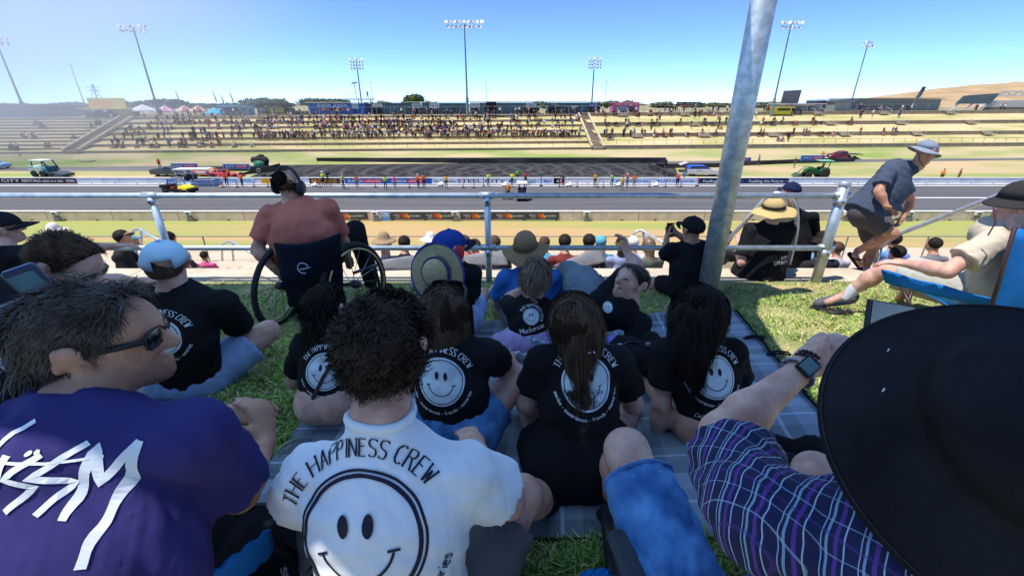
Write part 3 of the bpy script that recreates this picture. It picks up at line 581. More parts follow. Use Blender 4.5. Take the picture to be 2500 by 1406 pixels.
def head_prims(c, f, u, s=1., ears=True, neck=None, id=0, nr=.058):
    c, u = v3(c), nrm(u); f = nrm(v3(f)-u*np.dot(f, u)); r = np.cross(f, u); q = lambda a, b, d: c+(r*a+f*b+u*d)*s; L = []
    add = lambda *a, **k: L.append(CAP(*a, id=id, **k))
    add(q(0,-.032,.03), q(0,.03,.032), .077*s, .072*s, k=.03)
    add(q(0,.03,-.01), q(0,.055,-.082), .062*s, .036*s, lat=r, flat=.9, k=.03)
    for e in (-1, 1):
        add(q(e*.028,.04,-.02), q(e*.034,.025,-.07), .04*s, .03*s, k=.03)
        add(q(e*.032,.083,.036), q(e*.01,.092,.034), .011*s, k=.014)           # brow
        add(q(e*.014,.094,-.058), q(0,.099,-.057), .008*s, k=.008)              # lips
        add(q(e*.017,.09,-.022), q(e*.01,.1,-.024), .008*s, k=.01)
        if ears:
            add(q(e*.082,-.006,-.026), q(e*.093,-.018,.022), .017*s, .0235*s, lat=f, flat=.6, k=.005); add(q(e*.098,-.03,.034), q(e*.098,-.038,-.002), .010*s, k=.004)
    add(q(0,.093,.022), q(0,.117,-.018), .010*s, .0155*s, k=.014); add(q(0,.088,-.085), q(0,.085,-.088), .02*s, k=.02)
    if neck is not None: add(neck, q(0,-.02,-.05), nr*s*1.08, nr*s, k=.03)
    return L
def hand_prims(w, d, n, side=1, s=1., curl=.35, spread=.0, id=0, thumb=None):
    w, d = v3(w), nrm(d); n = nrm(v3(n)-d*np.dot(n, d)); a = np.cross(d, n)*side; L = []      # a points to the thumb side
    L.append(CAP(w-d*.01, w+d*.03*s, .026*s, .032*s, lat=a, flat=.6, k=.02, id=id)); L.append(CAP(w+d*.03*s, w+d*.078*s, .036*s, .037*s, lat=a, flat=.42, k=.02, id=id))
    for i, (ln, o) in enumerate(((.066,1.5),(.075,.5),(.07,-.5),(.056,-1.5))):
        p = w+d*(.088-.004*abs(o))*s+a*o*.0195*s; dd = nrm(d+a*o*spread)
        for j, fr in enumerate((.45,.32,.27)):
            c = curl if j else curl*.8; dd = nrm(dd*math.cos(c)+n*math.sin(c)); e = p+dd*ln*fr*s*1.1; L.append(CAP(p, e, (.0095-.0008*j)*s, (.0088-.001*j)*s, k=.007, id=id)); p = e
    td = nrm(a*.8+d*.6+n*.3) if thumb is None else nrm(thumb); p = w+d*.025*s+a*.026*s
    L.append(CAP(p, p+td*.038*s, .014*s, .0115*s, k=.014, id=id)); p = p+td*.038*s; td = nrm(td+d*.4+n*curl*.5); L.append(CAP(p, p+td*.032*s, .011*s, .009*s, k=.008, id=id)); return L
def body_prims(J, s=1., fat=1., hands=True, id=None, shoes=False):
    I = id or {}; g = lambda k: v3(J[k]); L = []; lat = nrm(g('sr')-g('sl')); mid = (g('sl')+g('sr'))/2; hips = (g('hl')+g('hr'))/2
    add = lambda z, *a, **k: L.append(CAP(*a, id=I.get(z, 0), **k)); w = np.linalg.norm(g('sr')-g('sl'))*.5
    ch = J.get('chest'); ch = lerp(mid, hips, .35) if ch is None else v3(ch)
    add('torso', mid+(hips-mid)*.08, ch, w*.62, w*.80*fat**.5, lat=lat, flat=.66, k=.07); add('torso', ch, lerp(ch, hips, .7), w*.80*fat**.5, w*.74*fat, lat=lat, flat=.7*fat**.3, k=.07)
    add('hips', g('hl')*.8+g('hr')*.2, g('hr')*.8+g('hl')*.2, .115*s*fat, k=.06)
    add('torso', g('sl'), mid, .058*s, .07*s, k=.05); add('torso', g('sr'), mid, .058*s, .07*s, k=.05); add('torso', lerp(mid, g('neck'), .1), g('neck'), .085*s, .062*s, k=.05)
    for e in 'lr':
        if 'e'+e in J:
            sh, el = g('s'+e), g('e'+e); add('arm', sh, el, .052*s*fat**.4, .041*s*fat**.3, k=.03)
            if 'w'+e in J:
                wv = g('w'+e); add('fore', el, lerp(el, wv, .3), .041*s*fat**.3, .043*s*fat**.3, k=.03); add('fore', lerp(el, wv, .3), wv, .043*s*fat**.3, .026*s, k=.03)
                if hands:
                    h_ = J.get('H'+e)                     # (direction, palm normal, curl[, thumb dir])
                    hd = wv-el if h_ is None else h_[0]; hn = (0,0,-1) if h_ is None else h_[1]; cu = .35 if h_ is None else h_[2]
                    L += hand_prims(wv, hd, hn, 1 if e == 'r' else -1, s, cu, id=I.get('hand', 0), thumb=h_[3] if h_ is not None and len(h_) > 3 else None)
        if 'k'+e in J:
            hp, kn = g('h'+e), g('k'+e); add('thigh', hp, kn, .086*s*fat**.5, .058*s*fat**.3, k=.05)
            if 'a'+e in J:
                an = g('a'+e); add('shin', kn, lerp(kn, an, .35), .056*s*fat**.3, .058*s*fat**.3, k=.03); add('shin', lerp(kn, an, .35), an, .058*s*fat**.3, .036*s, k=.03)
                if 't'+e in J: add('foot', an+np.array((0,0,-.02)), g('t'+e), .038*s, .03*s, k=.02)
    return L
def tee_prims(J, s=1., fat=1., loose=.014, sleeve=.55, id=0, hem=1.0, flare=.085, boxy=.0):
    g = lambda k: v3(J[k]); lat = nrm(g('sr')-g('sl')); mid = (g('sl')+g('sr'))/2; hips = (g('hl')+g('hr'))/2; w = np.linalg.norm(g('sr')-g('sl'))*.5; L = []
    ch = J.get('chest'); ch = lerp(mid, hips, .35) if ch is None else v3(ch)
    add = lambda *a, **k: L.append(CAP(*a, id=id, **k)); bt = lerp(ch, hips, hem); dn = nrm(hips-ch)
    add(mid+(hips-mid)*.06, ch, w*.62+loose, w*.82*fat**.5+loose, lat=lat, flat=.68, k=.07)
    add(ch, bt, w*.82*fat**.5+loose, w*(.80+boxy)*fat+loose*1.5, lat=lat, flat=.72*fat**.3, k=.07, cut=(bt+dn*.03, dn))
    for e in 'lr':
        add(g('s'+e), mid, .050*s+loose*.6, .070*s+loose*.4, k=.05)
        if 'e'+e in J:
            sh, el = g('s'+e), g('e'+e); d = nrm(el-sh); en = lerp(sh, el, sleeve); add(sh, en+d*.02, .052*s*fat**.4+loose*.8, flare*.9*s*fat**.4, k=.035, cut=(en, d))
    add(lerp(mid, g('neck'), .0), lerp(mid, g('neck'), .85), .088*s+loose*.4, .066*s+loose*.4, k=.05, cut=(lerp(mid, g('neck'), 1.0), nrm(g('neck')-mid)))
    return L
def shorts_prims(J, s=1., fat=1., loose=.014, leg=.7, id=0, flare=.09):
    g = lambda k: v3(J[k]); L = []; add = lambda *a, **k: L.append(CAP(*a, id=id, **k))
    add(g('hl')*.8+g('hr')*.2, g('hr')*.8+g('hl')*.2, .115*s*fat+loose, k=.06)
    mid = (g('hl')+g('hr'))/2; up = nrm((g('sl')+g('sr'))/2-mid); add(mid, mid+up*.1, .12*s*fat+loose, lat=nrm(g('sr')-g('sl')), flat=.75, k=.05)
    for e in 'lr':
        if 'k'+e in J:
            hp, kn = g('h'+e), g('k'+e); d = nrm(kn-hp); en = lerp(hp, kn, leg); add(hp, en+d*.02, .09*s*fat**.5+loose, flare*s*fat**.3, k=.05, cut=(en, d))
    return L
m_skin = M('skin', (.66,.40,.30), (.50,.245,.18), scale=19, rough=.5, bump=.3, bscale=230, detail=7, sss=.08, spec=.35)
m_skin2 = M('skin_tanned', (.50,.27,.175), (.37,.165,.10), scale=19, rough=.5, bump=.3, bscale=230, detail=7, sss=.08, spec=.35)
def cloth(name, c, c2=None, bump=.10, **k): return M('cloth_'+name, c, c2 or tuple(v*.82 for v in c), scale=7, rough=.95, bump=bump, bscale=k.pop('bscale', 420), spec=.15, sheen=k.pop('sheen', 0), **k)
m_btee = cloth('black', (.0075,.0075,.009), (.013,.013,.016)); m_wtee = cloth('white', (.78,.79,.80), (.70,.71,.73)); m_purple = cloth('purple', (.075,.06,.20), (.05,.042,.15))
m_hairk = M('hair_dark', (.012,.009,.008), (.03,.021,.016), scale=22, rough=.72, spec=.12, stretch=(1,1,.3)); m_hairb = M('hair_brown', (.045,.026,.016), (.105,.064,.04), scale=24, rough=.72, spec=.12, stretch=(1,1,.3)); m_hairg = M('hair_grey_brown', (.05,.042,.036), (.16,.14,.125), scale=30, rough=.6, spec=.25, lo=.4, hi=.75); m_hairl = M('hair_light_brown', (.10,.062,.035), (.18,.115,.07), scale=24, rough=.45, spec=.5)
CELL = [1.0]
def make_person(label, J, s=1., fat=1., skin=None, cell=.009, group=None, hands=True, f=(0,1,0), u=(0,0,1), hs=1., ears=True, extra=None, tee=None, shorts=None, head=True):
    """body mesh with its clothes as children; returns (root, tee object)"""
    c = cell*CELL[0]; pr = body_prims(J, s, fat, hands)
    if head: pr += head_prims(J['head'], f, u, hs, ears, J['neck'])
    if extra: pr += extra
    o = link('person', sdf_mesh(pr, c, name='person', mats=[skin or m_skin])); tag(o, label, 'person', group); T = None
    if tee:
        m, kw = tee; kw = dict(kw); wk = kw.pop('wrinkle', .0045); wf = kw.pop('wf', 44); cu = kw.pop('cuts', None); T = link('shirt', sdf_mesh(tee_prims(J, s, fat, **kw), c, wk, wf, seed=len(label), name='shirt', mats=[m], cuts=cu), o)
    if shorts:
        m, kw = shorts; kw = dict(kw); nm = kw.pop('name', 'shorts'); wk = kw.pop('wk', .005); link(nm, sdf_mesh(shorts_prims(J, s, fat, **kw), c, wk, 34, seed=3, name=nm, mats=[m]), o)
    return o, T
def part(o, name, prims, mat, cell=.008, wrinkle=0, wf=30, **k): return link(name, sdf_mesh(prims, cell, wrinkle, wf, name=name, mats=mat if isinstance(mat, list) else [mat], **k), o)
# ---------------------------------------------------------------- hair: scalp shell and many locks
def strands(roots, dirs, length, seg, width, obst, grav=.25, curl=.0, cf=40, out=None, seed=0, flow=None, stiff=.75, taper=.3):
    rs = np.random.RandomState(seed); n = len(roots); P_ = roots.copy(); d = dirs.copy(); pts = [P_.copy()]; st = (length/seg)[:, None]; K_m = np.random.RandomState(seed+77).normal(size=(3,3))*38; ph = np.sin(roots@K_m)*4.5+rs.normal(size=(n,3))*.45
    for i in range(seg):
        d = d*stiff+np.array((0,0,-grav))+ (flow(P_) if flow else 0)
        if curl: d = d+curl*min(1, (i+.5)/(.45*seg))*np.stack([np.sin(cf*(i+1)/seg+ph[:,0]), np.sin(cf*1.1*(i+1)/seg+ph[:,1]), np.sin(cf*.9*(i+1)/seg+ph[:,2])], 1)
        d /= np.linalg.norm(d, axis=1)[:, None]; P_ = P_+d*st
        for p in obst:
            e = 1e-3; x, y, z = P_[:,0], P_[:,1], P_[:,2]; D = p.ev(x, y, z); m = D < .004
            if m.any():
                G = np.stack([p.ev(x+e, y, z)-D, p.ev(x, y+e, z)-D, p.ev(x, y, z+e)-D], 1)/e; G /= np.maximum(np.linalg.norm(G, axis=1), 1e-6)[:, None]
                P_ = np.where(m[:, None], P_+G*(.004+.006*rs.rand(n)-D)[:, None], P_)
        pts.append(P_.copy())
    A = np.stack(pts, 1); T = np.gradient(A, axis=1); c0 = roots.mean(0); o_ = A-c0[None, None]; S = np.cross(T, o_); S /= np.maximum(np.linalg.norm(S, axis=2), 1e-9)[..., None]
    tw = rs.normal(size=(n, 1, 1))*.4; N_ = np.cross(T, S); N_ /= np.maximum(np.linalg.norm(N_, axis=2), 1e-9)[..., None]; S = S+N_*tw
    w = (width*(.6+.8*rs.rand(n)))[:, None]*np.linspace(1, taper, seg+1)[None]*.5
    Vv = np.stack([A-S*w[..., None], A+S*w[..., None]], 2).reshape(-1, 3); b = (np.arange(n)[:, None]*(seg+1)+np.arange(seg)[None]).ravel()*2
    return Vv, np.stack([b, b+1, b+3, b+2], 1)
def hair(o, c, f, u, s, mat, n=1500, length=(.05,.08), seg=6, width=.004, hl=(.35,-.02), grav=.25, curl=0., cf=40, lift=.5, obst=None, flow=None, seed=0, shell=.012, stiff=.75, back=1., name='hair', low=-.55, puff=None, sides=1., swirl=.25, down=.15):
    """hl: hairline (forward limit at crown, forward limit low down)"""
    c, u = v3(c), nrm(u); f = nrm(v3(f)-u*np.dot(f, u)); r = np.cross(f, u); rs = np.random.RandomState(seed+5); cc = c+(u*.03-f*.002)*s; rad = np.array((.079+shell,.108+shell,.079+shell))*s
    d = rs.normal(size=(n*6, 3)); d /= np.linalg.norm(d, axis=1)[:, None]; lim = np.where(d[:,2] > .35, hl[0]+.35*(d[:,2]-.35), hl[1]+(hl[0]-hl[1])*np.clip((d[:,2]+.3)/.65, 0, 1))
    k = (d[:,1] < lim) & (d[:,2] > low); d = d[k][:n]; R = np.stack([r, f, u]); roots = cc+(d*rad)@R; nd = nrm_rows((d/rad)@R)
    sh = [CAP(cc-f*.035*s, cc+f*.025*s, (.079+shell)*s, (.074+shell)*s, k=.03)]
    if low < -.6: sh.append(CAP(cc-f*.03*s, cc-f*.035*s-u*.07*s, (.07+shell)*s, (.055+shell)*s, k=.03))
    if puff: sh += puff
    ln = length[0]+(length[1]-length[0])*rs.rand(len(d)); ob = sh+(obst or [])
    K2 = np.random.RandomState(seed+31).normal(size=(3,3))*22; tg = np.cross(nd, np.sin(roots@K2+np.array((0,1.7,3.1)))); dn_ = -np.array(u)[None]+nd*(nd@np.array(u))[:, None]
    dirs = nrm_rows(nd*lift+rs.normal(size=nd.shape)*.12+tg*swirl+dn_*down+(np.array(u)*.2*lift-np.array(f)*.15))
    Vh, Fh = strands(roots, dirs, ln, seg, width, ob, grav, curl, cf, seed=seed, flow=flow, stiff=stiff)
    n1 = nrm(f*.9-u*.42); cuts = [(cc+f*(hl[0]*.115)*s+u*.03*s, n1), (cc+u*low*.085*s, -np.array(u)*.9-f*.05)]
    cuts.append((cc+f*(hl[1]*.1+.01)*s-u*.02*s, nrm(f*.75-u*.66)))
    me = sdf_mesh(sh, .009, .006, 45, seed=seed, name=name, mats=[mat], cuts=cuts)
    V0 = np.zeros(len(me.vertices)*3, np.float32); me.vertices.foreach_get('co', V0); V0 = V0.reshape(-1, 3); nl = len(me.polygons); F0 = np.zeros(nl*4, np.int32); me.loops.foreach_get('vertex_index', F0); F0 = F0.reshape(-1, 4); bpy.data.meshes.remove(me)
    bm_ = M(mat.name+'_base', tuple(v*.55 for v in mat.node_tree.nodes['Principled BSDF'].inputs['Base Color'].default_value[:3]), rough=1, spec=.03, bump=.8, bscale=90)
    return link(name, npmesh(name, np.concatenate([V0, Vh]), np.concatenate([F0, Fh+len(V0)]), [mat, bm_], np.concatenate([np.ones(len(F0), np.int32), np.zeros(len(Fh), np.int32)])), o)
def nrm_rows(a): return a/np.maximum(np.linalg.norm(a, axis=1), 1e-9)[:, None]
# ---------------------------------------------------------------- hats
def frame(c, f, u, s=1.):
    u = Vector(u).normalized(); f = Vector(f); f = (f-u*f.dot(u)).normalized(); r = f.cross(u); m = Matrix((r, f, u)).transposed().to_4x4(); m.translation = Vector(c); return m @ Matrix.Scale(s, 4)
def brim_hat(o, c, f, u, mat, crown=(.088,.105,.10), brim=.07, droop=.025, name='hat', wob=.012, up=.055, ph=0, n=40, curlx=0., dent=0, band=None, s=1.):
    X = frame(c, f, u, s); mb = MB(); rows = []; cx, cyy, h = crown
    for t in (0, .35, .62, .82, .95, 1.0): rows.append((math.cos(t*1.45), math.sin(t*1.57)*h, 0))
    vs = []; R = list(reversed(rows)) + [(1+b, 0, b) for b in (.0,.2,.5,.8,1.)]
    for i, (k, z, b) in enumerate(R):
        for j in range(n):
            a = 2*math.pi*j/n; ca, sa = math.cos(a), math.sin(a)
            if b or i >= len(rows): x, y = ca*(cx+brim*b), sa*(cyy+brim*b); z_ = -droop*b+wob*b*math.sin(2*a+ph)+.5*wob*b*math.sin(3*a+2*ph)+curlx*b*b*abs(ca)**2
            else: x, y = ca*cx*k*1.02, sa*cyy*k*1.02; z_ = z - (dent*max(0, 1-abs(ca*k)*2.2)*(z/h) if dent else 0)
            vs.append(X @ Vector((x, y, z_+up)))
    fs = [(i*n+j, i*n+(j+1) % n, (i+1)*n+(j+1) % n, (i+1)*n+j) for i in range(len(R)-1) for j in range(n)]; fs.append(tuple(range(n-1, -1, -1)))
    fs = [tuple(reversed(q)) for q in fs]; mb.add(vs, fs); ob = mb.build(name, mat, o, True); md = ob.modifiers.new('thick', 'SOLIDIFY'); md.thickness = .004; md.offset = -1
    if band:
        b = MB(); b.lathe([(1.03,.012),(1.035,.03),(1.02,.034),(1.0,.02)], n, X @ Matrix.Translation((0,0,up)) @ Matrix.Diagonal((cx,cyy,1,1))); b.build('hat_band', band, ob, True)
    return ob
def ball_cap(o, c, f, u, mat, peak=None, s=1., name='cap', hole=False, peaklen=.075):
    X = frame(c, f, u, s); mb = MB(); n = 28; vs = []; rows = 8
    for i in range(rows+1):
        t = i/rows*1.5
        for j in range(n):
            a = 2*math.pi*j/n; vs.append(X @ Vector((.088*math.cos(a)*math.sin(1.57-t+1.57) if False else .089*math.cos(a)*math.cos(t), (.105*math.sin(a)-.004)*math.cos(t), .03+.085*math.sin(t)+(.0 if t else -.012*max(0,-math.sin(a))))))
    fs = []
    for i in range(rows):
        for j in range(n):
            am = 2*math.pi*(j+.5)/n
            if hole and i < 2 and abs(am-1.5*math.pi) < .42: continue
            fs.append((i*n+j, i*n+(j+1) % n, (i+1)*n+(j+1) % n, (i+1)*n+j))
    fs.append(tuple(rows*n+j for j in range(n))); mb.add(vs, fs); ob = mb.build(name, mat, o, True); md = ob.modifiers.new('thick', 'SOLIDIFY'); md.thickness = .004
    pk = MB(); m = 14; pv = []
    for i in range(4):
        for j in range(m+1):
            a = math.radians(18+144*j/m); q = i/3; pv.append(X @ Vector((.09*math.cos(a), .104*math.sin(a)+peaklen*q*math.sin(a)**1.2, .03-.012*q-.02*abs(math.cos(a))**2)))
    pk.add(pv, [(i*(m+1)+j, i*(m+1)+j+1, (i+1)*(m+1)+j+1, (i+1)*(m+1)+j) for i in range(3) for j in range(m)]); p2 = pk.build('peak', peak or mat, ob, True); md = p2.modifiers.new('thick', 'SOLIDIFY'); md.thickness = .005
    MB().lathe([(.0,.124),(.008,.122),(.01,.117)], 8, X).build('button', mat, ob); return ob
def sq(v): return math.copysign(abs(v)**.6, v)
def sunglasses(o, c, f, u, s=1., frame_m=None, lens_m=None, up=.0):
    X = frame(c, f, u, s); fm = frame_m or m_black; lm = lens_m or M('dark_lens', (.01,.01,.012), rough=.08, spec=.8); r = MB()
    for e in (-1, 1):
        r.tube([(e*.062,.092,.018+up),(e*.08,.05,.02+up),(e*.086,-.03,.016+up)], .006, 6)
        r.tube([(e*(.034+.03*sq(math.cos(t))), .106-.014*abs(math.cos(t)*.5+.5), .012+up+.019*sq(math.sin(t))) for t in [6.3*k/12 for k in range(13)]], .0032, 6)
    r.tube([(-.01,.112,.02+up),(.01,.112,.02+up)], .003, 6); g_ = r.build('sunglasses', fm, o, True); l = MB()
    for e in (-1, 1):
        l.add([(e*.034,.109,.012+up)]+[(e*(.034+.029*sq(math.cos(t))), .105-.012*abs(math.cos(t)*.5+.5), .012+up+.018*sq(math.sin(t))) for t in [6.283*k/12 for k in range(12)]], [(0,1+k,1+(k+1) % 12) for k in range(12)])
    lo = l.build('lens', lm, g_, True)
    for q in (g_, lo): q.data.transform(X)
    return g_
# ---------------------------------------------------------------- flat print laid on cloth
GL = dict(T='09 69;39 30', H='00 09;60 69;05 65', E='00 09 59;05 45;00 50', A='00 39 60;13 53', P='00 09 49 58 56 45 05', I='20 29', N='00 09 60 69', S='58 49 19 08 06 15 44 53 51 40 10 01', C='58 49 29 07 02 20 40 51', R='00 09 49 58 56 45 05;35 60', W='09 20 37 50 69', D='00 09 39 67 62 30 00', M='00 09 33 69 60', L='09 00 50', U='09 02 10 50 62 69', V='09 30 69', O='19 08 01 10 50 61 68 59 19', B='00 09 48 46 05;35 53 51 40 00', F='00 09 59;05 45', G='58 49 19 07 02 10 50 54 34', Y='09 35 69;35 30', K='00 09;69 04 60',
 s='44 35 15 04 13 33 42 41 30 10 01', m='00 05;04 15 24 20;24 35 54 50', i='10 15;17 18', l='10 19', e='03 43 44 35 15 04 01 10 30 41', x='00 45;05 40', p='05 00;05 35 44 42 31 01', r='00 05;03 25 35', n='00 05;04 15 35 44 40', c='44 35 15 04 01 10 30 41', f='10 18 29 39;06 36', d='40 49;44 15 04 01 10 41', o='15 04 01 10 30 41 44 35 15', y='05 21;45 10', u='05 01 10 30 41;45 40', a='40 45;44 15 04 01 10 41', g='40 45;44 15 04 01 10 41', h='00 09;04 15 35 44 40', k='00 09;35 02 40', z='05 45 00 40', t='19 11 20 30;06 36')
GL['-'] = '03 33'; GL['?'] = '07 19 48 46 24;20 21'; GL['1'] = '27 49 40'
class Print:
    def __init__(s, T, O, n, up):
        me = T.data; s.bvh = BVHTree.FromPolygons([v.co for v in me.vertices], [tuple(p.vertices) for p in me.polygons]); s.O = Vector(O); s.n = Vector(n).normalized(); s.x = Vector(up).cross(s.n).normalized(); s.u = s.n.cross(s.x); s.mb = MB()
    def pt(s, a, b, off):
        p = s.O+s.x*a+s.u*b; h = s.bvh.ray_cast(p+s.n*.45, -s.n, 1.0)
        q = h[0] if h[0] is not None else p; return q+s.n*off
    def line(s, pts, w, mi=0, off=.003, closed=False, contrast=False):
        P2 = []; pts = [Vector(p) for p in pts]
        for a, b in zip(pts, pts[1:]):
            k = max(1, int((b-a).length/.009)); P2 += [a+(b-a)*i/k for i in range(k)]
        P2.append(pts[-1]); vs = []
        for i, p in enumerate(P2):
            d = P2[min(i+1, len(P2)-1)]-P2[max(i-1, 0)]; d = d.normalized() if d.length else Vector((1,0)); n_ = Vector((-d.y, d.x))*w*.5
            vs += [s.pt(*(p-n_), off), s.pt(*(p+n_), off)]
        s.mb.add(vs, [(2*i, 2*i+2, 2*i+3, 2*i+1) for i in range(len(P2)-1)], mi)
    def disc(s, c, rx, ry, mi, off=.002, rings=8, n=40):
        vs = [s.pt(*c, off)]
        for i in range(1, rings+1):
            for j in range(n):
                a = 2*math.pi*j/n; vs.append(s.pt(c[0]+rx*i/rings*math.cos(a), c[1]+ry*i/rings*math.sin(a), off))
        fs = [(0, 1+j, 1+(j+1) % n) for j in range(n)]+[(1+(i-1)*n+j, 1+i*n+j, 1+i*n+(j+1) % n, 1+(i-1)*n+(j+1) % n) for i in range(1, rings) for j in range(n)]; s.mb.add(vs, fs, mi)
    def text(s, t, h, fn, w=.1, mi=0, serif=False, gap=.26, off=.004):
        x = 0; k = h/9
        for ch in t:
            if ch == ' ': x += h*.42; continue
            st = [[(int(q[0]), int(q[1])) for q in l.split()] for l in GL[ch].split(';')]; wd = max(q[0] for l in st for q in l)
            for l in st:
                for a, b in zip(l, l[1:]):
                    L = max(.01, math.hypot(b[0]-a[0], b[1]-a[1])); th = h*w*((.5+.5*abs(b[1]-a[1])/L) if serif else 1); n_ = max(1, int(L*k/.012)); s.line([fn(x+(a[0]+(b[0]-a[0])*i/n_)*k, (a[1]+(b[1]-a[1])*i/n_)*k) for i in range(n_+1)], th, mi, off)
                if serif:
                    for q, q2 in ((l[0], l[1]), (l[-1], l[-2])):
                        if abs(q2[1]-q[1]) >= abs(q2[0]-q[0]) and q[1] in (0, 9) and ch not in 'SC': s.line([fn(x+(q[0]-.95)*k, q[1]*k), fn(x+(q[0]+.95)*k, q[1]*k)], h*w*.42, mi, off+.0005)
            x += wd*k+h*gap
        return x
    def width(s, t, h, gap=.26):
        x = 0
        for ch in t: x += h*.42 if ch == ' ' else max(int(q[0]) for l in GL[ch].split(';') for q in l.split())*h/9+h*gap
        return x-h*gap
    def smiley(s, r, fill=True, c=(0,0)):
        D = lambda k, a: (c[0]+k*r*math.cos(a), c[1]+k*r*math.sin(a)); arc = lambda k, a0, a1, n: [D(k, a0+(a1-a0)*i/n) for i in range(n+1)]
        if fill: s.disc(c, r, r, 0); ink = 1; s.line(arc(.9, 0, 2*math.pi, 56), r*.035, 1)
        else: ink = 1; s.line(arc(1.0, 0, 2*math.pi, 64), r*.04, 1); s.line(arc(.92, 0, 2*math.pi, 64), r*.06, 1)
        for e in (-1, 1): s.disc((c[0]+e*.19*r, c[1]+.25*r), .085*r, .165*r, ink, .0045, 3, 18)
        sm = [D(.56, math.radians(195+150*i/20)) for i in range(21)]; s.line(sm, r*.04, ink)
        for q in (sm[0], sm[-1]):
            e = -1 if q[0] < c[0] else 1; s.line([(q[0]-.09*r, q[1]+e*.02*r), (q[0]+.09*r, q[1]+.03*r)], r*.04, ink)
    def crew(s, r, mi_txt, fill, h=None, bottom=True, tag_line=True, span=2.25, rot=0.):
        s.smiley(r, fill); h = h or r*.24; R = r*1.2; t = 'THE HAPPINESS CREW'; L = s.width(t, h); q = span*(R+h*.4)/L; a0 = math.pi/2+span/2+rot
        s.text(t, h, lambda x, y: ((R+y)*math.cos(a0-x*q/(R+h*.4)), (R+y)*math.sin(a0-x*q/(R+h*.4))), .13, mi_txt, True)
        if bottom:
            h2 = r*.15; t = 'smiles - experiences - friends - memories'; L = s.width(t, h2, .2); R2 = r*1.36; b0 = 1.5*math.pi-L/2/R2
            s.text(t, h2, lambda x, y: ((R2-y)*math.cos(b0+x/R2), (R2-y)*math.sin(b0+x/R2)), .13, mi_txt, gap=.2)
        if tag_line: s.text('Did you laugh', r*.2, lambda x, y: (-r*.75+x+.25*y, -r*2.0+y-.12*x), .1, mi_txt, gap=.12)
    def done(s, T, mats): return s.mb.build('print', mats, T)
m_pw = M('print_white', (.62,.70,.72), (.52,.60,.63), scale=30, rough=.7); m_pk = M('print_black', (.012,.012,.03), rough=.7); m_pt = M('print_text', (.72,.74,.76), rough=.7)
# ---------------------------------------------------------------- rail, pole, shade sail
rl = thing('guard_rail', 'galvanised two pipe guard rail along the edge of the lawn', 'railing', (0,0,0)); RY = 4.6
MB().tube([(-12,RY,1.0),(-3.73,RY,1.0),(3.6,RY,1.0)], .031, 12).build('top_pipe', m_galv, rl, True); MB().tube([(-12,RY-.01,.42),(3.5,RY-.01,.42)], .03, 12).build('lower_pipe', m_galv, rl, True)
for x in (-3.86, -.265, 3.52, -7.4):
    b = 3.52 == x; MB().tube([(x,RY,-.08),(x,RY,1.0 if not b else 1.13)], .052 if b else .036, 14).build('post', m_galv, rl, True)
    for z in (1.0, .42):
        MB().tube([(x-.08,RY,z),(x+.08,RY,z)], .04, 12).build('sleeve', m_galv, rl, True); MB().tube([(x,RY,z-.1),(x,RY,z-.02)], .06 if b else .044, 12).build('sleeve', m_galv, rl, True)
        MB().lathe([(.0,.02),(.012,.016),(.013,0)], 6, Matrix.Translation((x,RY-.045,z-.06)) @ Matrix.Rotation(math.pi/2, 4, 'X')).build('grub_screw', m_black, rl)
MB().lathe([(.055,1.10),(.058,1.115),(.058,1.14),(.05,1.15),(0,1.153)], 16, Matrix.Translation((3.52,RY,0))).build('post_cap', m_galv, rl, True)
m_pole = M('galvanised_pole', (.50,.54,.57), (.36,.40,.43), scale=16, detail=3, rough=.42, metal=.5, bump=.05, bscale=30, lo=.42, hi=.58)
PY = 3.78; PX = U(1730, 690, PY).x
pole = thing('sail_pole', 'thick mottled galvanised pole rising from the lawn out of the picture', 'pole', (PX, PY, gz(PY)))
MB().tube([(0,0,-.1),(0,0,3.9)], .092, 32).build('shaft', m_pole, pole, True); MB().lathe([(.094,3.9),(.095,3.93),(.0,3.95)], 32).build('end_cap', m_pole, pole); MB().tube([(0,0,3.6),(-.22,-.02,3.52)], .02, 8).build('eye_bolt', m_galv, pole)
sail = MB()                                            # fabric shade sail over the group: its shadow is what keeps them out of the sun
fr = [(-9,4.25),(-6,4.2),(-4.6,4.1),(-3.2,4.12),(-1.8,4.17),(-.4,4.36),(.6,4.34),(1.25,4.22),(1.75,4.14),(PX-.2,PY-.02)]; rr = [(-9,.62),(-4,.45),(-1.85,.34),(-1.2,.31),(-.85,.04),(0,-.75),(.35,-.9),(.36,.2),(.505,1.93),(1.15,3.55)]
n = len(fr); zz = lambda x, y: 3.42+.12*((x-fr[0][0])/11)+.05*math.sin(y); vs_ = []; m_ = 6
for i in range(n):
    for j in range(m_+1):
        x = fr[i][0]+(rr[i][0]-fr[i][0])*j/m_; y = fr[i][1]+(rr[i][1]-fr[i][1])*j/m_; vs_.append((x, y, zz(x, y)+(.5 if i == n-1 and j == 0 else 0)))
sail.add(vs_, [(i*(m_+1)+j, i*(m_+1)+j+1, (i+1)*(m_+1)+j+1, (i+1)*(m_+1)+j) for i in range(n-1) for j in range(m_)])
m_sail = cloth('sail', (.16,.28,.45)); t_ = m_sail.node_tree; tl = t_.nodes.new('ShaderNodeBsdfTranslucent'); tl.inputs[0].default_value = (.34,.60,.95,1); mx_ = t_.nodes.new('ShaderNodeMixShader'); mx_.inputs[0].default_value = .75  # blue translucency picked to tint and lift the shade below; real fabric colour unknown
t_.links.new(t_.nodes['Principled BSDF'].outputs[0], mx_.inputs[1]); t_.links.new(tl.outputs[0], mx_.inputs[2]); t_.links.new(mx_.outputs[0], t_.nodes['Material Output'].inputs[0])
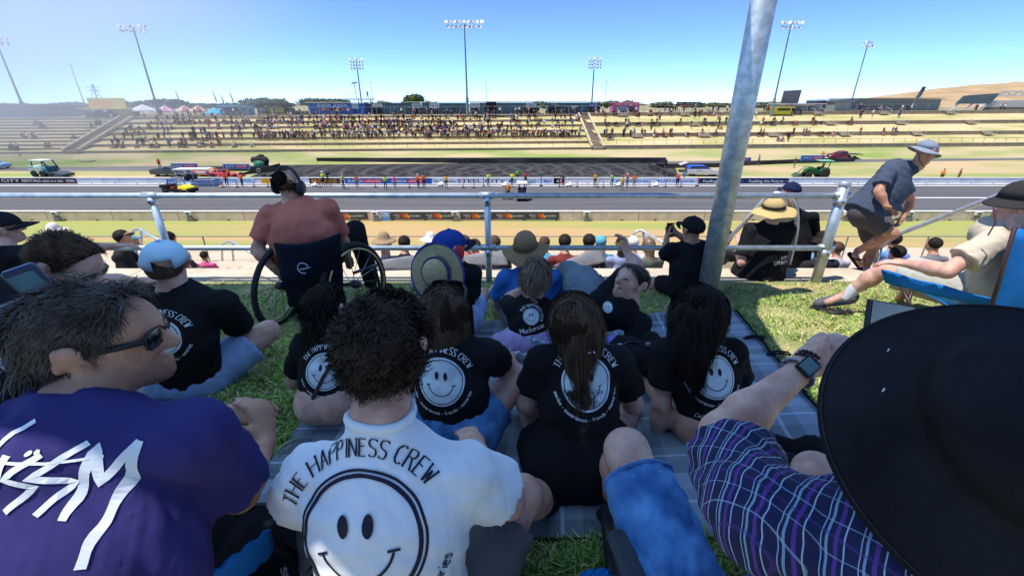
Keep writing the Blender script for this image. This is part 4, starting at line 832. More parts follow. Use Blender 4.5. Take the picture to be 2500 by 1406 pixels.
so_ = sail.build('shade_sail', m_sail, None, True); tag(so_, 'out-of-view shade sail, blue to tint its shade, stretched from the galvanised pole over the seated group', 'shade sail')
# stair handrails
def handrail(label, pts, r=.026, posts=()):
    t = thing('handrail', label, 'handrail', (0,0,0), 0, 'stair handrails'); MB().tube(pts, r, 10).build('rail', m_galv, t, True)
    for a, b in posts: MB().tube([a, b], r, 10).build('post', m_galv, t, True)
def bend(a, b, c, n=6): return [a*(1-t)**2+b*2*t*(1-t)+c*t*t for t in [i/n for i in range(n+1)]]
a, b, c = U(1895,472,4.9), U(1955,470,4.9), U(1945,560,4.9)
handrail('bent handrail end behind the straw hat man', [U(1745,620,5.6), U(1820,540,5.3), U(1868,486,5.0)]+bend(a, b, c)+[U(1938,600,4.9), U(1925,645,4.9)])
handrail('sloping stair handrail crossing behind the walking man', [U(2135,640,6.2), U(2150,603,6.2), U(2192,572,5.9), U(2407,490,4.75), U(2560,428,4.1)], .03, [(U(2150,603,6.2), U(2120,700,6.2))])
for i, (x, y, Y, lb) in enumerate(((138,566,9,'handrail below at far left behind the sunglasses man'),(325,562,9,'looped handrail left of the pale blue cap'),(548,592,11,'low looped handrail left of the wheelchair'),(1552,565,9.5,'short looped handrail left of the phone filming man'))):
    s = 9/Y; q = lambda dx, dy, Y=Y, x=x, y=y: U(x+dx, y+dy, Y)
    handrail(lb, [q(-5,45), q(-6,20)]+bend(q(-6,10), q(-2,-2), q(16,-3), 4)+[q(40,12,Y-.4), q(80,34,Y-1.0)], .028, [(q(18,-2), q(22,45))])
wf = thing('wire_fence', 'thin wire fence at the foot of the near seating', 'fence', (0,0,0))
MB().tube([(-26,15.4,-2.62),(26,15.4,-2.62)], .02, 5).build('top_wire', P((120,125,125)), wf)
for k in range(-8, 9): MB().tube([(k*3.0+.5,15.4,-3.75),(k*3.0+.5,15.4,-2.62)], .025, 5).build('post', P((120,125,125)), wf)
# ---------------------------------------------------------------- tartan picnic rug
def rug_mat():
    m = bpy.data.materials.new('tartan_rug'); m.use_nodes = True; t = m.node_tree; N, L = t.nodes, t.links; b = N['Principled BSDF']; b.inputs['Roughness'].default_value = .95
    tc = N.new('ShaderNodeUVMap'); sx = N.new('ShaderNodeSeparateXYZ'); L.new(tc.outputs[0], sx.inputs[0]); outs = []
    for ax in (0, 1):
        mo = N.new('ShaderNodeMath'); mo.operation = 'MODULO'; mo.inputs[1].default_value = .52; L.new(sx.outputs[ax], mo.inputs[0]); dv = N.new('ShaderNodeMath'); dv.operation = 'DIVIDE'; dv.inputs[1].default_value = .52; L.new(mo.outputs[0], dv.inputs[0])
        cr = N.new('ShaderNodeValToRGB'); cr.color_ramp.interpolation = 'CONSTANT'; L.new(dv.outputs[0], cr.inputs[0]); el = cr.color_ramp.elements
        st = [(0,.13),(.16,.28),(.30,.7),(.325,.28),(.44,.45),(.60,.14),(.72,.24),(.78,.75),(.80,.24),(.9,.10)]
        el[0].position = 0; el[0].color = (*[st[0][1]]*3, 1); el[1].position = st[1][0]; el[1].color = (*[st[1][1]]*3, 1)
        for p, v in st[2:]: e = el.new(p); e.color = (v, v, v, 1)
        outs.append(cr.outputs[0])
    mx = N.new('ShaderNodeMix'); mx.data_type = 'RGBA'; mx.inputs[0].default_value = .5; L.new(outs[0], mx.inputs[6]); L.new(outs[1], mx.inputs[7]); tn = N.new('ShaderNodeMix'); tn.data_type = 'RGBA'; tn.blend_type = 'MULTIPLY'; tn.inputs[0].default_value = 1; tn.inputs[7].default_value = (.74,.86,1.0,1); L.new(mx.outputs[2], tn.inputs[6]); L.new(tn.outputs[2], b.inputs['Base Color'])
    return m
c00, c10, c11, c01 = UG(1300,1360), UG(2250,1406), UG(1790,770), UG(1090,800)
c00 = UG(690,1075); bl = UG(1330,1330)
rug = MB(); n_, m_ = 40, 44; P00, P10, P11, P01 = UG(520,1330), Vector((.95,.72,0)), UG(1795,762), UG(910,800)
P10 = UG(2260,1330); uv = []
for j in range(m_+1):
    for i in range(n_+1):
        a = P00.lerp(P10, i/n_); b = P01.lerp(P11, i/n_); p = a.lerp(b, j/m_); uv.append((i/n_*1.9, j/m_*2.2))
        rug.v.append((p.x, p.y, gz(p.y)+.022+.006*math.sin(p.x*9+p.y*4)*math.sin(p.y*7-p.x*3)+.004*math.sin(p.y*19)))
rug.f = [(j*(n_+1)+i, j*(n_+1)+i+1, (j+1)*(n_+1)+i+1, (j+1)*(n_+1)+i) for j in range(m_) for i in range(n_)]; rug.m = [0]*len(rug.f)
ro = rug.build('picnic_rug', rug_mat(), None, True); tag(ro, 'grey tartan picnic rug spread under the group', 'rug'); ul = ro.data.uv_layers.new(name='UVMap')
for l in ro.data.loops: ul.data[l.index].uv = uv[l.vertex_index]
ro.modifiers.new('thick', 'SOLIDIFY').thickness = .008
e = MB().tube([Vector(rug.v[j*(n_+1)+n_])+Vector((0,0,.004)) for j in range(m_+1)], .008, 5); e.tube([Vector(rug.v[i])+Vector((0,0,.004)) for i in range(n_+1)], .008, 5); e.build('binding', m_btee, ro)
for px, py, lb in ((1845,838,'upper'),(1905,878,'lower')):
    p = UG(px, py)+Vector((0,0,.03)); MB().tube([p+Vector(q) for q in ((-.09,.02,0),(-.02,.0,.02),(.05,-.01,.015),(.06,.03,.01),(-.01,.04,.015),(-.06,.04,0))], .012, 6, flat=.5).build('strap', m_btee, ro, True)
# ---------------------------------------------------------------- grass blades
def blades(name, n, region, hmin, hmax, mats, seed, w=.0045):
    rs = np.random.RandomState(seed); x, y = region(rs, n); n = len(x); z = np.where(y < 4.6, .15*(4.6-y), 0)+.012*np.sin(x*2.1+y)*np.sin(y*1.7)*(y < 4.4)-.004
    h = (hmin+(hmax-hmin)*rs.rand(n)**1.5)*(.95+.45*np.sin(x*6.3+2*np.sin(y*4.1))*np.sin(y*7.7)); a = rs.rand(n)*6.28; ln = rs.normal(size=(n,2))*1.05; w_ = w*(.6+.8*rs.rand(n)); dx, dy = np.cos(a)*w_, np.sin(a)*w_
    b = np.stack([x, y, z], 1); D = np.stack([dx, dy, 0*dx], 1); T = np.stack([ln[:,0]*h, ln[:,1]*h, h], 1); mid = b+T*np.array((.35,.35,.6)); V = np.concatenate([b-D, b+D, mid+D*.8, b+T, mid-D*.8]); k = np.arange(n)
    o = link(name, npmesh(name, V, np.concatenate([np.stack([k, k+n, k+2*n, k+4*n], 1), np.stack([k+4*n, k+2*n, k+3*n, k+3*n], 1)])[:n] if False else np.stack([k, k+n, k+2*n, k+3*n, k+4*n], 1), mats, rs.choice(len(mats), n, p=[.34,.44,.22]))); o['kind'] = 'stuff'; return o
GM = [M('blade_green', (.17,.30,.06), (.11,.22,.04), scale=1.5, rough=.7), M('blade_light', (.42,.60,.13), (.30,.46,.09), scale=1.5, rough=.7), M('blade_straw', (.74,.64,.32), (.56,.48,.23), scale=2, rough=.8)]
def reg(rs, n):
    px = rs.rand(n)*2500; py = 688+(1406-688)*rs.rand(n)**1.0; R = (px-1250)/F; yy = (703-py)/F; fy = cp+yy*sp; fz = yy*cp-sp; t = (CZ-.69)/(-.15-fz/fy); x, y = R/fy*t, t; k = (y < 4.62) & (y > .4); C = [P00, P10, P11, P01]; ins = np.ones(len(x), bool)
    for a, b in zip(C, C[1:]+C[:1]): ins &= ((b.x-a.x)*(y-a.y)-(b.y-a.y)*(x-a.x)) > 0
    pt_ = np.sin(x*5.1+1.2*np.sin(y*3.3))*np.sin(y*4.3+1.1*np.sin(x*2.7))+.5*np.sin(x*13+y*7)*np.sin(y*11-x*5); k &= ~ins & (rs.rand(len(x)) > np.clip((pt_-.25)*1.3, 0, .85)); return x[k], y[k]
gr = blades('grass', 210000, reg, .014, .04, GM, 3); gr['label'] = 'short mown lawn grass'
# ---------------------------------------------------------------- the seated group (joints given as photo pixel + distance)
m_denim = M('cloth_denim', (.035,.115,.30), (.12,.30,.58), scale=11, detail=9, rough=.95, bump=.5, bscale=330, spec=.1); m_grey = cloth('grey_short', (.13,.125,.125)); m_blk2 = cloth('black_trousers', (.012,.012,.015)); m_lblue = cloth('pale_blue', (.34,.45,.68)); m_salmon = cloth('salmon', (.46,.135,.095)); m_blue = cloth('blue_shirt', (.035,.14,.42)); m_gsh = cloth('grey_blue_shorts', (.17,.20,.24))
def H(d, n, c, *t): return (d, n, c, *t)

def collar(T, J, mat, r, t=1.0, tilt=(0,.25,0)):
    g = lambda k: Vector(J[k]); mid = (g('sl')+g('sr'))/2; ax = (g('neck')-mid).normalized()+Vector(tilt)*.0; c = mid.lerp(g('neck'), t); s1 = (g('sr')-g('sl')); s1 = (s1-ax*s1.dot(ax)).normalized(); s2 = ax.cross(s1)
    MB().tube([c+(s1*math.cos(a)+s2*math.sin(a)*.95)*r+ax*.006*math.sin(2*a) for a in [6.28319*i/36 for i in range(37)]], .0085, 8, cap=False, flat=1.5).build('collar', mat, T, True)
# white tee, curly hair, nearest
J = dict(head=U(945,848,.90), neck=U(930,1010,.80), sl=U(758,1160,.77), sr=U(1138,1148,.77), chest=(-.295,.73,1.02), hl=(-.40,.64,.64), hr=(-.17,.64,.64), el=(-.57,.84,.90), er=(-.01,.85,.90), wl=(-.45,1.08,.86), wr=(-.12,1.1,.86), kr=U(1275,1208,.97), ar=(.14,1.16,.52), tr=(.16,1.3,.49), kl=(-.58,.97,.84), al=(-.52,1.2,.52))
o, T = make_person('man in white smiley tee with dark curly hair sitting nearest the camera', J, 1.0, 1.0, cell=.0085, f=(.12,1,-.25), tee=(m_wtee, dict(loose=.018, sleeve=.62, wrinkle=.0055, wf=30, hem=1.0, boxy=.06, flare=.1)), shorts=(m_grey, dict(leg=.78, loose=.02, flare=.085)))
collar(T, J, m_wtee, .074)
part(o, 'sock', [CAP(lerp(J['kr'], J['ar'], .55), J['ar'], .05, .045)], m_blk2)
hair(o, J['head'], (.12,1,-.25), (0,0,1), .94, M('hair_dark_brown', (.018,.012,.009), (.05,.034,.025), scale=24, rough=.7, spec=.14), n=10000, length=(.07,.115), seg=12, width=.0036, hl=(.6,.15), grav=.04, curl=.8, cf=15, lift=.1, swirl=.8, down=.3, low=-.66, seed=1, shell=.012, stiff=.8)
P_ = Print(T, U(893,1302,.65), (-.02,-.80,.52), (-.06,0,1)); P_.crew(.142, 1, False, h=.036, tag_line=False, span=2.15, rot=.14); P_.done(T, [m_pw, m_pk, m_pt])
# purple tee, grey brown mullet, profile
J = dict(head=U(258,834,.80), neck=(-.875,.705,1.335), sl=(-1.10,.60,1.27), sr=U(478,1062,.70), chest=(-.86,.57,1.06), hl=(-.95,.50,.72), hr=(-.70,.52,.70), er=U(585,1205,.79), wr=U(650,1075,1.0), el=(-1.12,.86,1.0), wl=(-.88,1.03,1.03), kr=U(640,1290,.98), ar=(-.45,1.25,.5), kl=(-1.0,1.0,.9),
 Hr=H((-.25,.35,.55), (-.8,.3,.2), .5), Hl=H((.9,.1,.2), (0,.6,-.8), .55))
fd, ud = (.93,.36,-.12), (.04,0,1)
o, T = make_person('man in purple tee with grey brown mullet and sunglasses at front left', J, 1.0, .9, m_skin2, .0085, f=fd, u=ud, hs=1.0, tee=(cloth('navy_purple', (.040,.034,.145), (.030,.026,.11)), dict(loose=.021, sleeve=.72, wrinkle=.0075, wf=30, boxy=.02, flare=.098)), shorts=(m_blk2, dict(leg=1.0, loose=.02, flare=.085, name='trousers')))
collar(T, J, T.data.materials[0], .076); m_hairm = M('hair_mousy', (.030,.021,.016), (.085,.065,.053), scale=26, rough=.6, spec=.25); sunglasses(o, J['head'], fd, ud, 1.0)
hair(o, J['head'], fd, ud, 1.0, m_hairm, n=12000, length=(.025,.052), seg=8, width=.003, hl=(.42,-.16), grav=.08, curl=.2, cf=6, lift=.22, swirl=.5, down=.25, low=-.95, seed=2, shell=.010, stiff=.72, flow=lambda P: np.array((-.05,-.02,-.03)))
hd = v3(J['head']); f_ = nrm(fd); rs_ = np.random.RandomState(3); n = 3000; rt = hd-f_*.072+v3((0,0,-.045))+rs_.normal(size=(n,3))*np.array((.03,.03,.03)); V_, F_ = strands(rt, nrm_rows(rs_.normal(size=(n,3))*.25-f_*.5+v3((0,0,-.6))), .07+.07*rs_.rand(n), 9, .0032, [], .22, .16, 7, seed=8)
link('mullet', npmesh('mullet', V_, F_, [m_hairm]), o)
P_ = Print(T, U(48,1160,.56), (-.06,-.88,.45), (0,0,1)); k = .105
for st, w in (([(-.12,.09),(-.02,.045),(.06,.03),(.15,.035)], .008), ([(-.06,-.01),(-.02,.1),(.01,.125)], .014), ([(-.10,-.13),(-.045,.03),(-.02,-.02),(.0,.055)], .022), ([(.05,.05),(.0,.0),(.055,-.02),(.0,-.075)], .018), ([(.12,.07),(.045,.0),(.11,-.02),(.06,-.085)], .018), ([(.11,-.10),(.135,.06),(.15,-.03),(.205,.065)], .022), ([(.205,.065),(.175,-.11),(.16,-.21)], .024)):
    P_.line([(.74*a_, .74*b_) for a_, b_ in st], w*.58, 0)
for q in ((.022,.041),(.031,.042)): P_.disc(q, .0035, .0045, 0, .004, 2, 10)
P_.done(T, [m_pt])
# pale blue cap, black tee, sitting on the grass
J = dict(head=U(408,640,2.1), neck=U(425,705,2.08), sl=U(352,735,2.06), sr=U(545,742,2.10), chest=U(430,815,2.0), hl=U(405,915,2.03), hr=U(500,920,2.08), er=U(590,805,2.3), wr=U(612,832,2.42), kr=U(655,808,2.35), ar=U(560,890,2.2), tr=U(500,905,2.3), el=U(330,850,2.2), kl=U(250,870,2.6), Hr=H((.3,.5,-.3),(0,0,-1),.5))
o, T = make_person('man in pale blue cap and black smiley tee sitting on the shaded grass', J, 1.08, 1.02, cell=.010, f=(-.55,.85,.0), tee=(m_btee, dict(sleeve=.78, loose=.022, boxy=.06, flare=.085)), shorts=(m_lblue, dict(leg=.72, flare=.105, loose=.025)))
part(o, 'hair', [CAP(v3(J['head'])+v3((0,-.03,-.01)), v3(J['head'])+v3((0,-.02,.03)), .083, .083)], m_hairb, cuts=[(v3(J['head'])+v3((0,0,-.065)), v3((0,0,-1)))])
ball_cap(o, v3(J['head'])+v3((0,-.005,-.015)), (-.5,.85,.0), (.04,-.1,1), cloth('cap_blue', (.42,.58,.68)), s=1.16, hole=True)
P_ = Print(T, U(442,812,2.0), (-.05,-.9,.28), (0,0,1)); P_.crew(.098, 2, True, tag_line=False); P_.done(T, [m_pw, m_pk, m_pt])
# salmon tee in wheelchair, headphones
J = dict(head=U(705,452,3.35), neck=U(715,512,3.3), sl=U(660,525,3.3), sr=U(800,510,3.3), chest=U(742,575,3.22), hl=U(718,660,3.4), hr=U(772,660,3.4), el=U(628,610,3.2), wl=U(668,655,3.12), er=U(838,590,3.45), wr=U(850,630,3.7), kr=U(868,560,3.78), kl=U(800,600,3.9), ar=U(905,690,3.95), Hl=H((.6,.3,-.8),(1,.2,0),.5))
o, T = make_person('bald crowned man in salmon tee leaning in his wheelchair', J, 1.06, 1.12, m_skin2, .012, f=(.15,1,-.15), tee=(m_salmon, dict(sleeve=.72, loose=.024, wrinkle=.0065, wf=36, boxy=.1, flare=.086, hem=.8)), shorts=(m_blk2, dict(leg=1.0, flare=.08, name='trousers')))
part(o, 'trouser_leg', [CAP(J['kr'], J['ar'], .085, .06)], m_blk2, .012, .004)
hd = v3(J['head']); hair(o, hd, (.15,1,-.15), (0,0,1), 1.05, m_hairk, n=1100, length=(.008,.016), seg=3, width=.004, hl=(-.7,.0), grav=.1, lift=.4, low=-.6, seed=4, shell=.003)
X = frame(hd, (.15,1,-.15), (0,0,1), 1.08); hp = thing('headphones', 'black over ear headphones on the man in the wheelchair', 'headphones', (0,0,0)); MB().tube([X @ Vector((.098*math.cos(t), -.01, .01+.118*math.sin(t))) for t in [math.pi*i/18 for i in range(19)]], .011, 8).build('headband', m_black, hp, True)
for e in (-1, 1): MB().lathe([(.0,-.012),(.036,-.012),(.045,0),(.045,.024),(.036,.034),(0,.036)], 18, X @ Matrix.Translation((e*.08,-.008,-.015)) @ Matrix.Rotation(e*math.pi/2, 4, 'Y') @ Matrix.Diagonal((1.15,1,1,1))).build('ear_cup', m_black, hp, True)
# girl with ponytail and bag strap
def sitter(label, hx, hy, Yh, sx0, sx1, sy, Ys, bx, by, Yb, f=(0,1,0), tee=m_btee, s=.9, fat=.95, cell=.010, skin=None, J2=None, sl_=.6, shorts=None, hs=.95, **tk):
    a, b = U(sx0, sy, Ys), U(sx1, sy, Ys); mid = (a+b)/2; c = U(bx, by, Yb); w = (b-a).normalized()*(.085*s); h = U(hx, hy, Yh); ne = mid.lerp(h, .32)
    J = dict(head=h, neck=ne, sl=a, sr=b, hl=c-w, hr=c+w, chest=mid.lerp(c, .4)+Vector((0,-.02,0))); J.update(J2 or {})
    kw = dict(sleeve=sl_, loose=.016); kw.update(tk); o, T = make_person(label, J, s, fat, skin, cell, f=f, hs=hs, tee=(tee, kw), shorts=shorts); return o, T, J
o, T, J = sitter('girl with dark ponytail in black smiley tee wearing a crossbody strap', 797, 752, 1.88, 745, 862, 842, 1.78, 795, 985, 1.66, f=(.2,1,-.15), J2=dict(el=U(715,935,1.9), er=U(880,930,1.95)))
def fall(dx, dy): return lambda P: np.array((dx, dy, 0.))
tb = tee_prims(J, .9, .95, loose=.018)[:2]
hair(o, J['head'], (.2,1,-.15), (0,0,1), .98, m_hairk, n=1500, length=(.03,.06), seg=5, width=.004, hl=(.5,.15), grav=.12, lift=.12, low=-.7, seed=6, shell=.012, stiff=.6, flow=fall(-.02,-.25), curl=.1)
hd = v3(J['head']); rs_ = np.random.RandomState(9); n = 900; rt = hd+v3((-.01,-.085,.0))+rs_.normal(size=(n,3))*.014; V_, F_ = strands(rt, nrm_rows(rs_.normal(size=(n,3))*.35+v3((0,-.8,.1))), .15+.09*rs_.rand(n), 10, .0045, tb, .35, .45, 14, seed=4, stiff=.7)
link('ponytail', npmesh('ponytail', V_, F_, [m_hairk]), o); MB().lathe([(.012,-.008),(.02,0),(.012,.008)], 10, Matrix.Translation(Vector(hd)+Vector((-.005,-.088,.0))) @ Matrix.Rotation(1.4, 4, 'X')).build('hair_tie', m_pw, o, True)
P_ = Print(T, U(787,912,1.62), (-.06,-.93,.22), (0,0,1)); P_.crew(.085, 2, True); P_.line([(-.06,-.14),(.0,-.02),(.06,.09),(.09,.16)], .016, 3, .007); P_.done(T, [m_pw, m_pk, m_pt, cloth('strap', (.07,.045,.035))])
# woman with straight brown hair
o, T, J = sitter('woman with straight brown hair in black smiley tee behind the curly haired man', 1088, 770, 1.6, 1020, 1190, 868, 1.5, 1110, 1050, 1.40, f=(.05,1,-.2), s=.98, J2=dict(er=U(1232,890,1.62), wr=U(1240,870,1.85), kr=U(1262,925,1.62), ar=U(1190,1000,1.9), el=U(985,960,1.6)), shorts=(m_denim, dict(leg=.45, flare=.1)), boxy=.02)
hair(o, J['head'], (.05,1,-.2), (0,0,1), 1.05, m_hairb, n=4200, length=(.12,.22), seg=9, width=.003, hl=(.5,.2), grav=.5, lift=.1, low=-.55, seed=7, shell=.014, stiff=.6, obst=tee_prims(J, .98, .95, loose=.02)[:2], curl=.06, puff=[CAP(U(1088,775,1.54), U(1090,828,1.5), .078, .066, k=.05)])
sunglasses(o, v3(J['head'])+v3((0,-.02,.075)), (.05,1,.2), (0,-.2,1), 1.05)
P_ = Print(T, U(1075,935,1.36), (-.02,-.95,.2), (0,0,1)); P_.crew(.092, 2, True); P_.done(T, [m_pw, m_pk, m_pt])
# woman with long brown hair
o, T, J = sitter('woman with long straight brown hair in black smiley tee and black shorts', 1402, 795, 1.46, 1325, 1505, 885, 1.42, 1408, 1130, 1.27, f=(-.05,1,-.3), s=1.0, fat=1.0, J2=dict(el=U(1290,985,1.45), wl=U(1330,1010,1.75), er=U(1545,985,1.5), wr=U(1520,940,1.8), kl=U(1290,985,1.72), kr=U(1535,1000,1.76), al=U(1400,1010,2.0), ar=U(1480,1010,2.0)), hem=.55, shorts=(m_blk2, dict(leg=.30, flare=.125, loose=.03)))
hair(o, J['head'], (-.05,1,-.3), (0,0,1), 1.05, m_hairb, n=4200, length=(.24,.42), seg=12, width=.003, hl=(.5,.2), grav=.55, lift=.05, low=-.55, seed=8, shell=.012, stiff=.55, obst=tee_prims(J, 1.0, 1.0, loose=.022)[:2], curl=.05, flow=lambda P: np.stack([(.03+v3(J['head'])[0]-P[:,0])*2.6, 0*P[:,0]-.02, 0*P[:,0]], 1), puff=[CAP(U(1398,800,1.4), U(1405,850,1.38), .070, .056, k=.05)])
P_ = Print(T, U(1438,948,1.26), (.0,-.95,.2), (0,0,1)); P_.crew(.092, 2, True, tag_line=False); P_.done(T, [m_pw, m_pk, m_pt])
# woman with long dark curls
o, T, J = sitter('woman with long dark curls in black smiley tee, rightmost on the rug', 1702, 765, 1.75, 1628, 1785, 860, 1.68, 1735, 1040, 1.57, f=(-.15,1,-.2), s=.96, J2=dict(el=U(1615,990,1.62), wl=U(1600,1080,1.62), er=U(1810,960,1.75), kl=U(1560,900,2.1), Hl=H((-.05,.15,-.5),(0,-.4,-.8),.2)))
hair(o, J['head'], (-.15,1,-.2), (0,0,1), 1.06, m_hairk, n=5200, length=(.26,.42), seg=13, width=.0035, hl=(.5,.2), grav=.5, lift=.07, low=-.55, seed=10, shell=.018, stiff=.6, obst=tee_prims(J, .96, .95, loose=.02)[:2], curl=.42, cf=18, flow=lambda P: np.stack([(-.05+v3(J['head'])[0]-P[:,0])*2.2, 0*P[:,0]-.03, 0*P[:,0]], 1), puff=[CAP(U(1698,775,1.68), U(1672,900,1.6), .084, .065, k=.05)])
P_ = Print(T, U(1762,932,1.50), (.10,-.95,.2), (.06,0,1)); P_.crew(.092, 2, True); P_.done(T, [m_pw, m_pk, m_pt])
# boy in cap and red ear muffs with a straw hat on his back
o, T, J = sitter('child in blue cap and red ear muffs with straw hat on the back', 1098, 605, 2.62, 1068, 1155, 668, 2.6, 1120, 775, 2.55, f=(.75,.65,-.1), s=.85, fat=.9, hs=.95, J2=dict(er=U(1150,745,2.75), wr=U(1160,790,3.0), kr=U(1178,720,2.95), ar=U(1150,790,3.0)), shorts=(m_lblue, dict(leg=.6)))
hd = v3(J['head']); part(o, 'hair', [CAP(hd+v3((-.025,-.02,.0)), hd+v3((-.01,-.01,.02)), .08, .08)], m_hairb, cuts=[(hd+v3((0,0,-.06)), v3((0,0,-1))), (hd+v3((.02,.02,0)), nrm((.75,.65,0)))])
ball_cap(o, hd+v3((0,0,-.01)), (.75,.65,.1), (0,0,1), cloth('cap_navy', (.012,.03,.16), (.02,.05,.25)), cloth('peak_navy', (.012,.014,.03)), 1.12)
em = thing('ear_muffs', 'red ear muffs on the child in the blue cap', 'ear muffs', (0,0,0)); X = frame(hd, (.75,.65,-.1), (0,0,1), 1.0)
for e in (-1, 1): MB().lathe([(0,-.01),(.036,-.01),(.042,.004),(.04,.03),(.028,.038),(0,.04)], 18, X @ Matrix.Translation((e*.075,-.0,-.01)) @ Matrix.Rotation(e*math.pi/2, 4, 'Y') @ Matrix.Diagonal((1.25,1,1,1))).build('ear_cup', P((196,40,52), .5), em, True)
MB().tube([X @ Vector((.1*math.cos(t), -.02-.08*math.sin(t), -.01+.03*math.sin(t))) for t in [math.pi*i/14 for i in range(15)]], .007, 6).build('neck_band', m_black, em, True)
m_straw = M('straw', (.46,.37,.20), (.30,.235,.12), scale=60, rough=.9, bump=.5, bscale=140, stretch=(1,1,3)); m_blueb = cloth('blue_binding', (.05,.05,.30))
st = thing('straw_hat', 'woven straw hat with blue binding hanging on the child\'s back', 'hat', (0,0,0)); hc = U(1062,668,2.42)
h_ = brim_hat(st, hc, (-.3,.3,.9), (-.22,-.90,.30), m_straw, (.085,.10,.085), .085, .0, up=-.03, wob=.01, dent=.02, band=m_blueb); X = frame(hc, (-.3,.3,.9), (-.22,-.90,.30))
MB().tube([X @ Vector(((.085+.087)*math.cos(a), (.10+.087)*math.sin(a), -.03+.01*math.sin(2*a))) for a in [6.2832*i/36 for i in range(37)]], .006, 6).build('binding', m_blueb, st, True)
# man in tan hat and blue shirt
o, T, J = sitter('man in tan bush hat and bright blue shirt seated by the rail', 1283, 612, 3.1, 1236, 1350, 680, 3.05, 1292, 775, 3.0, f=(.1,1,.0), tee=m_blue, s=1.05, fat=1.05, cell=.012, J2=dict(kl=U(1212,712,3.35), kr=U(1368,712,3.35), al=U(1240,800,3.3), ar=U(1340,800,3.3), el=U(1212,740,3.1), er=U(1372,740,3.1)), shorts=(m_gsh, dict(leg=.7)), sl_=.75, boxy=.08, wrinkle=.007, wf=40)
brim_hat(o, v3(J['head'])+v3((0,0,.02)), (.3,1,.1), (-.10,-.16,1), cloth('tan', (.27,.17,.09), (.21,.13,.065)), (.092,.108,.115), .085, .05, wob=.03, ph=1.0, up=.02)
# little girl with plaits
o, T, J = sitter('little girl with plaited hair in black smiley tee and lilac shorts', 1308, 676, 2.25, 1252, 1335, 752, 2.2, 1280, 835, 2.12, f=(.25,1,-.3), s=.72, fat=.85, hs=.86, J2=dict(el=U(1235,735,2.4), wl=U(1280,700,2.45), er=U(1325,800,2.2), wr=U(1328,845,2.28), kl=U(1215,835,2.4), kr=U(1345,830,2.45)), shorts=(cloth('lilac', (.42,.32,.55)), dict(leg=.8)), sl_=.7, hem=.9)
hd = v3(J['head']); hair(o, hd, (.25,1,-.3), (0,0,1), .92, m_hairl, n=1500, length=(.03,.07), seg=5, width=.0035, hl=(.5,.2), grav=.25, lift=.06, low=-.75, seed=12, shell=.010, stiff=.5, flow=fall(-.02,-.12)); pl_ = []
for k in range(9): pl_.append(CAP(hd+v3((.012*(-1)**k-.01,-.085-.004*k,.0-.019*k)), hd+v3((-.012*(-1)**k-.01,-.088-.004*k,-.015-.019*k)), .013-.0006*k, k=.004))
part(o, 'plait', pl_, m_hairl, .006); P_ = Print(T, U(1299,775,2.08), (.12,-.92,.2), (-.12,0,1)); P_.smiley(.045)
tt = 'THE HAPPINESS CREW'; P_.text(tt, .013, lambda x, y: ((.054+y)*math.cos(2.55-x/.058), (.054+y)*math.sin(2.55-x/.058)), .13, 2); P_.text('Mackenzie', .028, lambda x, y: (-.075+x, -.085+y+.1*x), .12, 2, gap=.12); P_.done(T, [m_pw, m_pk, m_pt])
# man lying on his side, arm raised with a chip
J = dict(head=U(1538,690,2.62), neck=U(1535,735,2.6), sl=U(1462,735,2.62), sr=U(1562,790,2.48), chest=U(1470,760,2.72), hl=U(1420,690,2.95), hr=U(1440,720,2.8), kl=U(1375,660,3.25), kr=U(1400,690,3.1), al=U(1390,700,3.6), er=U(1545,860,2.40), wr=U(1480,850,2.30), el=U(1555,650,2.85), wl=U(1530,615,2.95), Hr=H((-.8,.1,.1),(0,0,-1),.4), Hl=H((-.25,.1,.9),(-.8,-.3,.2),.55))
fd, ud = (-.78,-.45,-.42), (.38,.22,.88)
o, T = make_person('smiling man in black tee lying on his side holding up a chip', J, 1.02, 1.05, cell=.010, f=fd, u=ud, hs=1.03, tee=(m_btee, dict(sleeve=.7, loose=.02, flare=.09)), shorts=(m_gsh, dict(leg=.8, flare=.1)))
hair(o, J['head'], fd, ud, 1.0, m_hairg, n=1600, length=(.010,.018), seg=3, width=.004, hl=(.78,.0), grav=.05, lift=.5, low=-.45, seed=14, shell=.008)
X = frame(J['head'], fd, ud, 1.03); fa = MB()
for e in (-1, 1): fa.tube([X @ Vector((e*.045,.088,.012)), X @ Vector((e*.018,.094,.010))], .0055, 6)
fa.tube([X @ Vector((-.028,.09,-.052)), X @ Vector((0,.104,-.06)), X @ Vector((.028,.09,-.052))], .004, 6); fa.build('eyes_and_mouth', M('dark_skin', (.09,.035,.03), rough=.5), o, True)
P_ = Print(T, U(1490,738,2.6), (-.35,-.9,.1), (0,0,1)); P_.smiley(.034); P_.done(T, [m_pw, m_pk, m_pt])
tag(MB().bar(U(1508,600,2.93), U(1520,588,2.93), .012, .012).build('chip', P((222,180,70))), 'single hot chip held up by the lying man', 'chip'); MB().tube([U(1464,845,2.28), U(1474,850,2.30)], .036, 10).build('watch_strap', m_black, o, True)
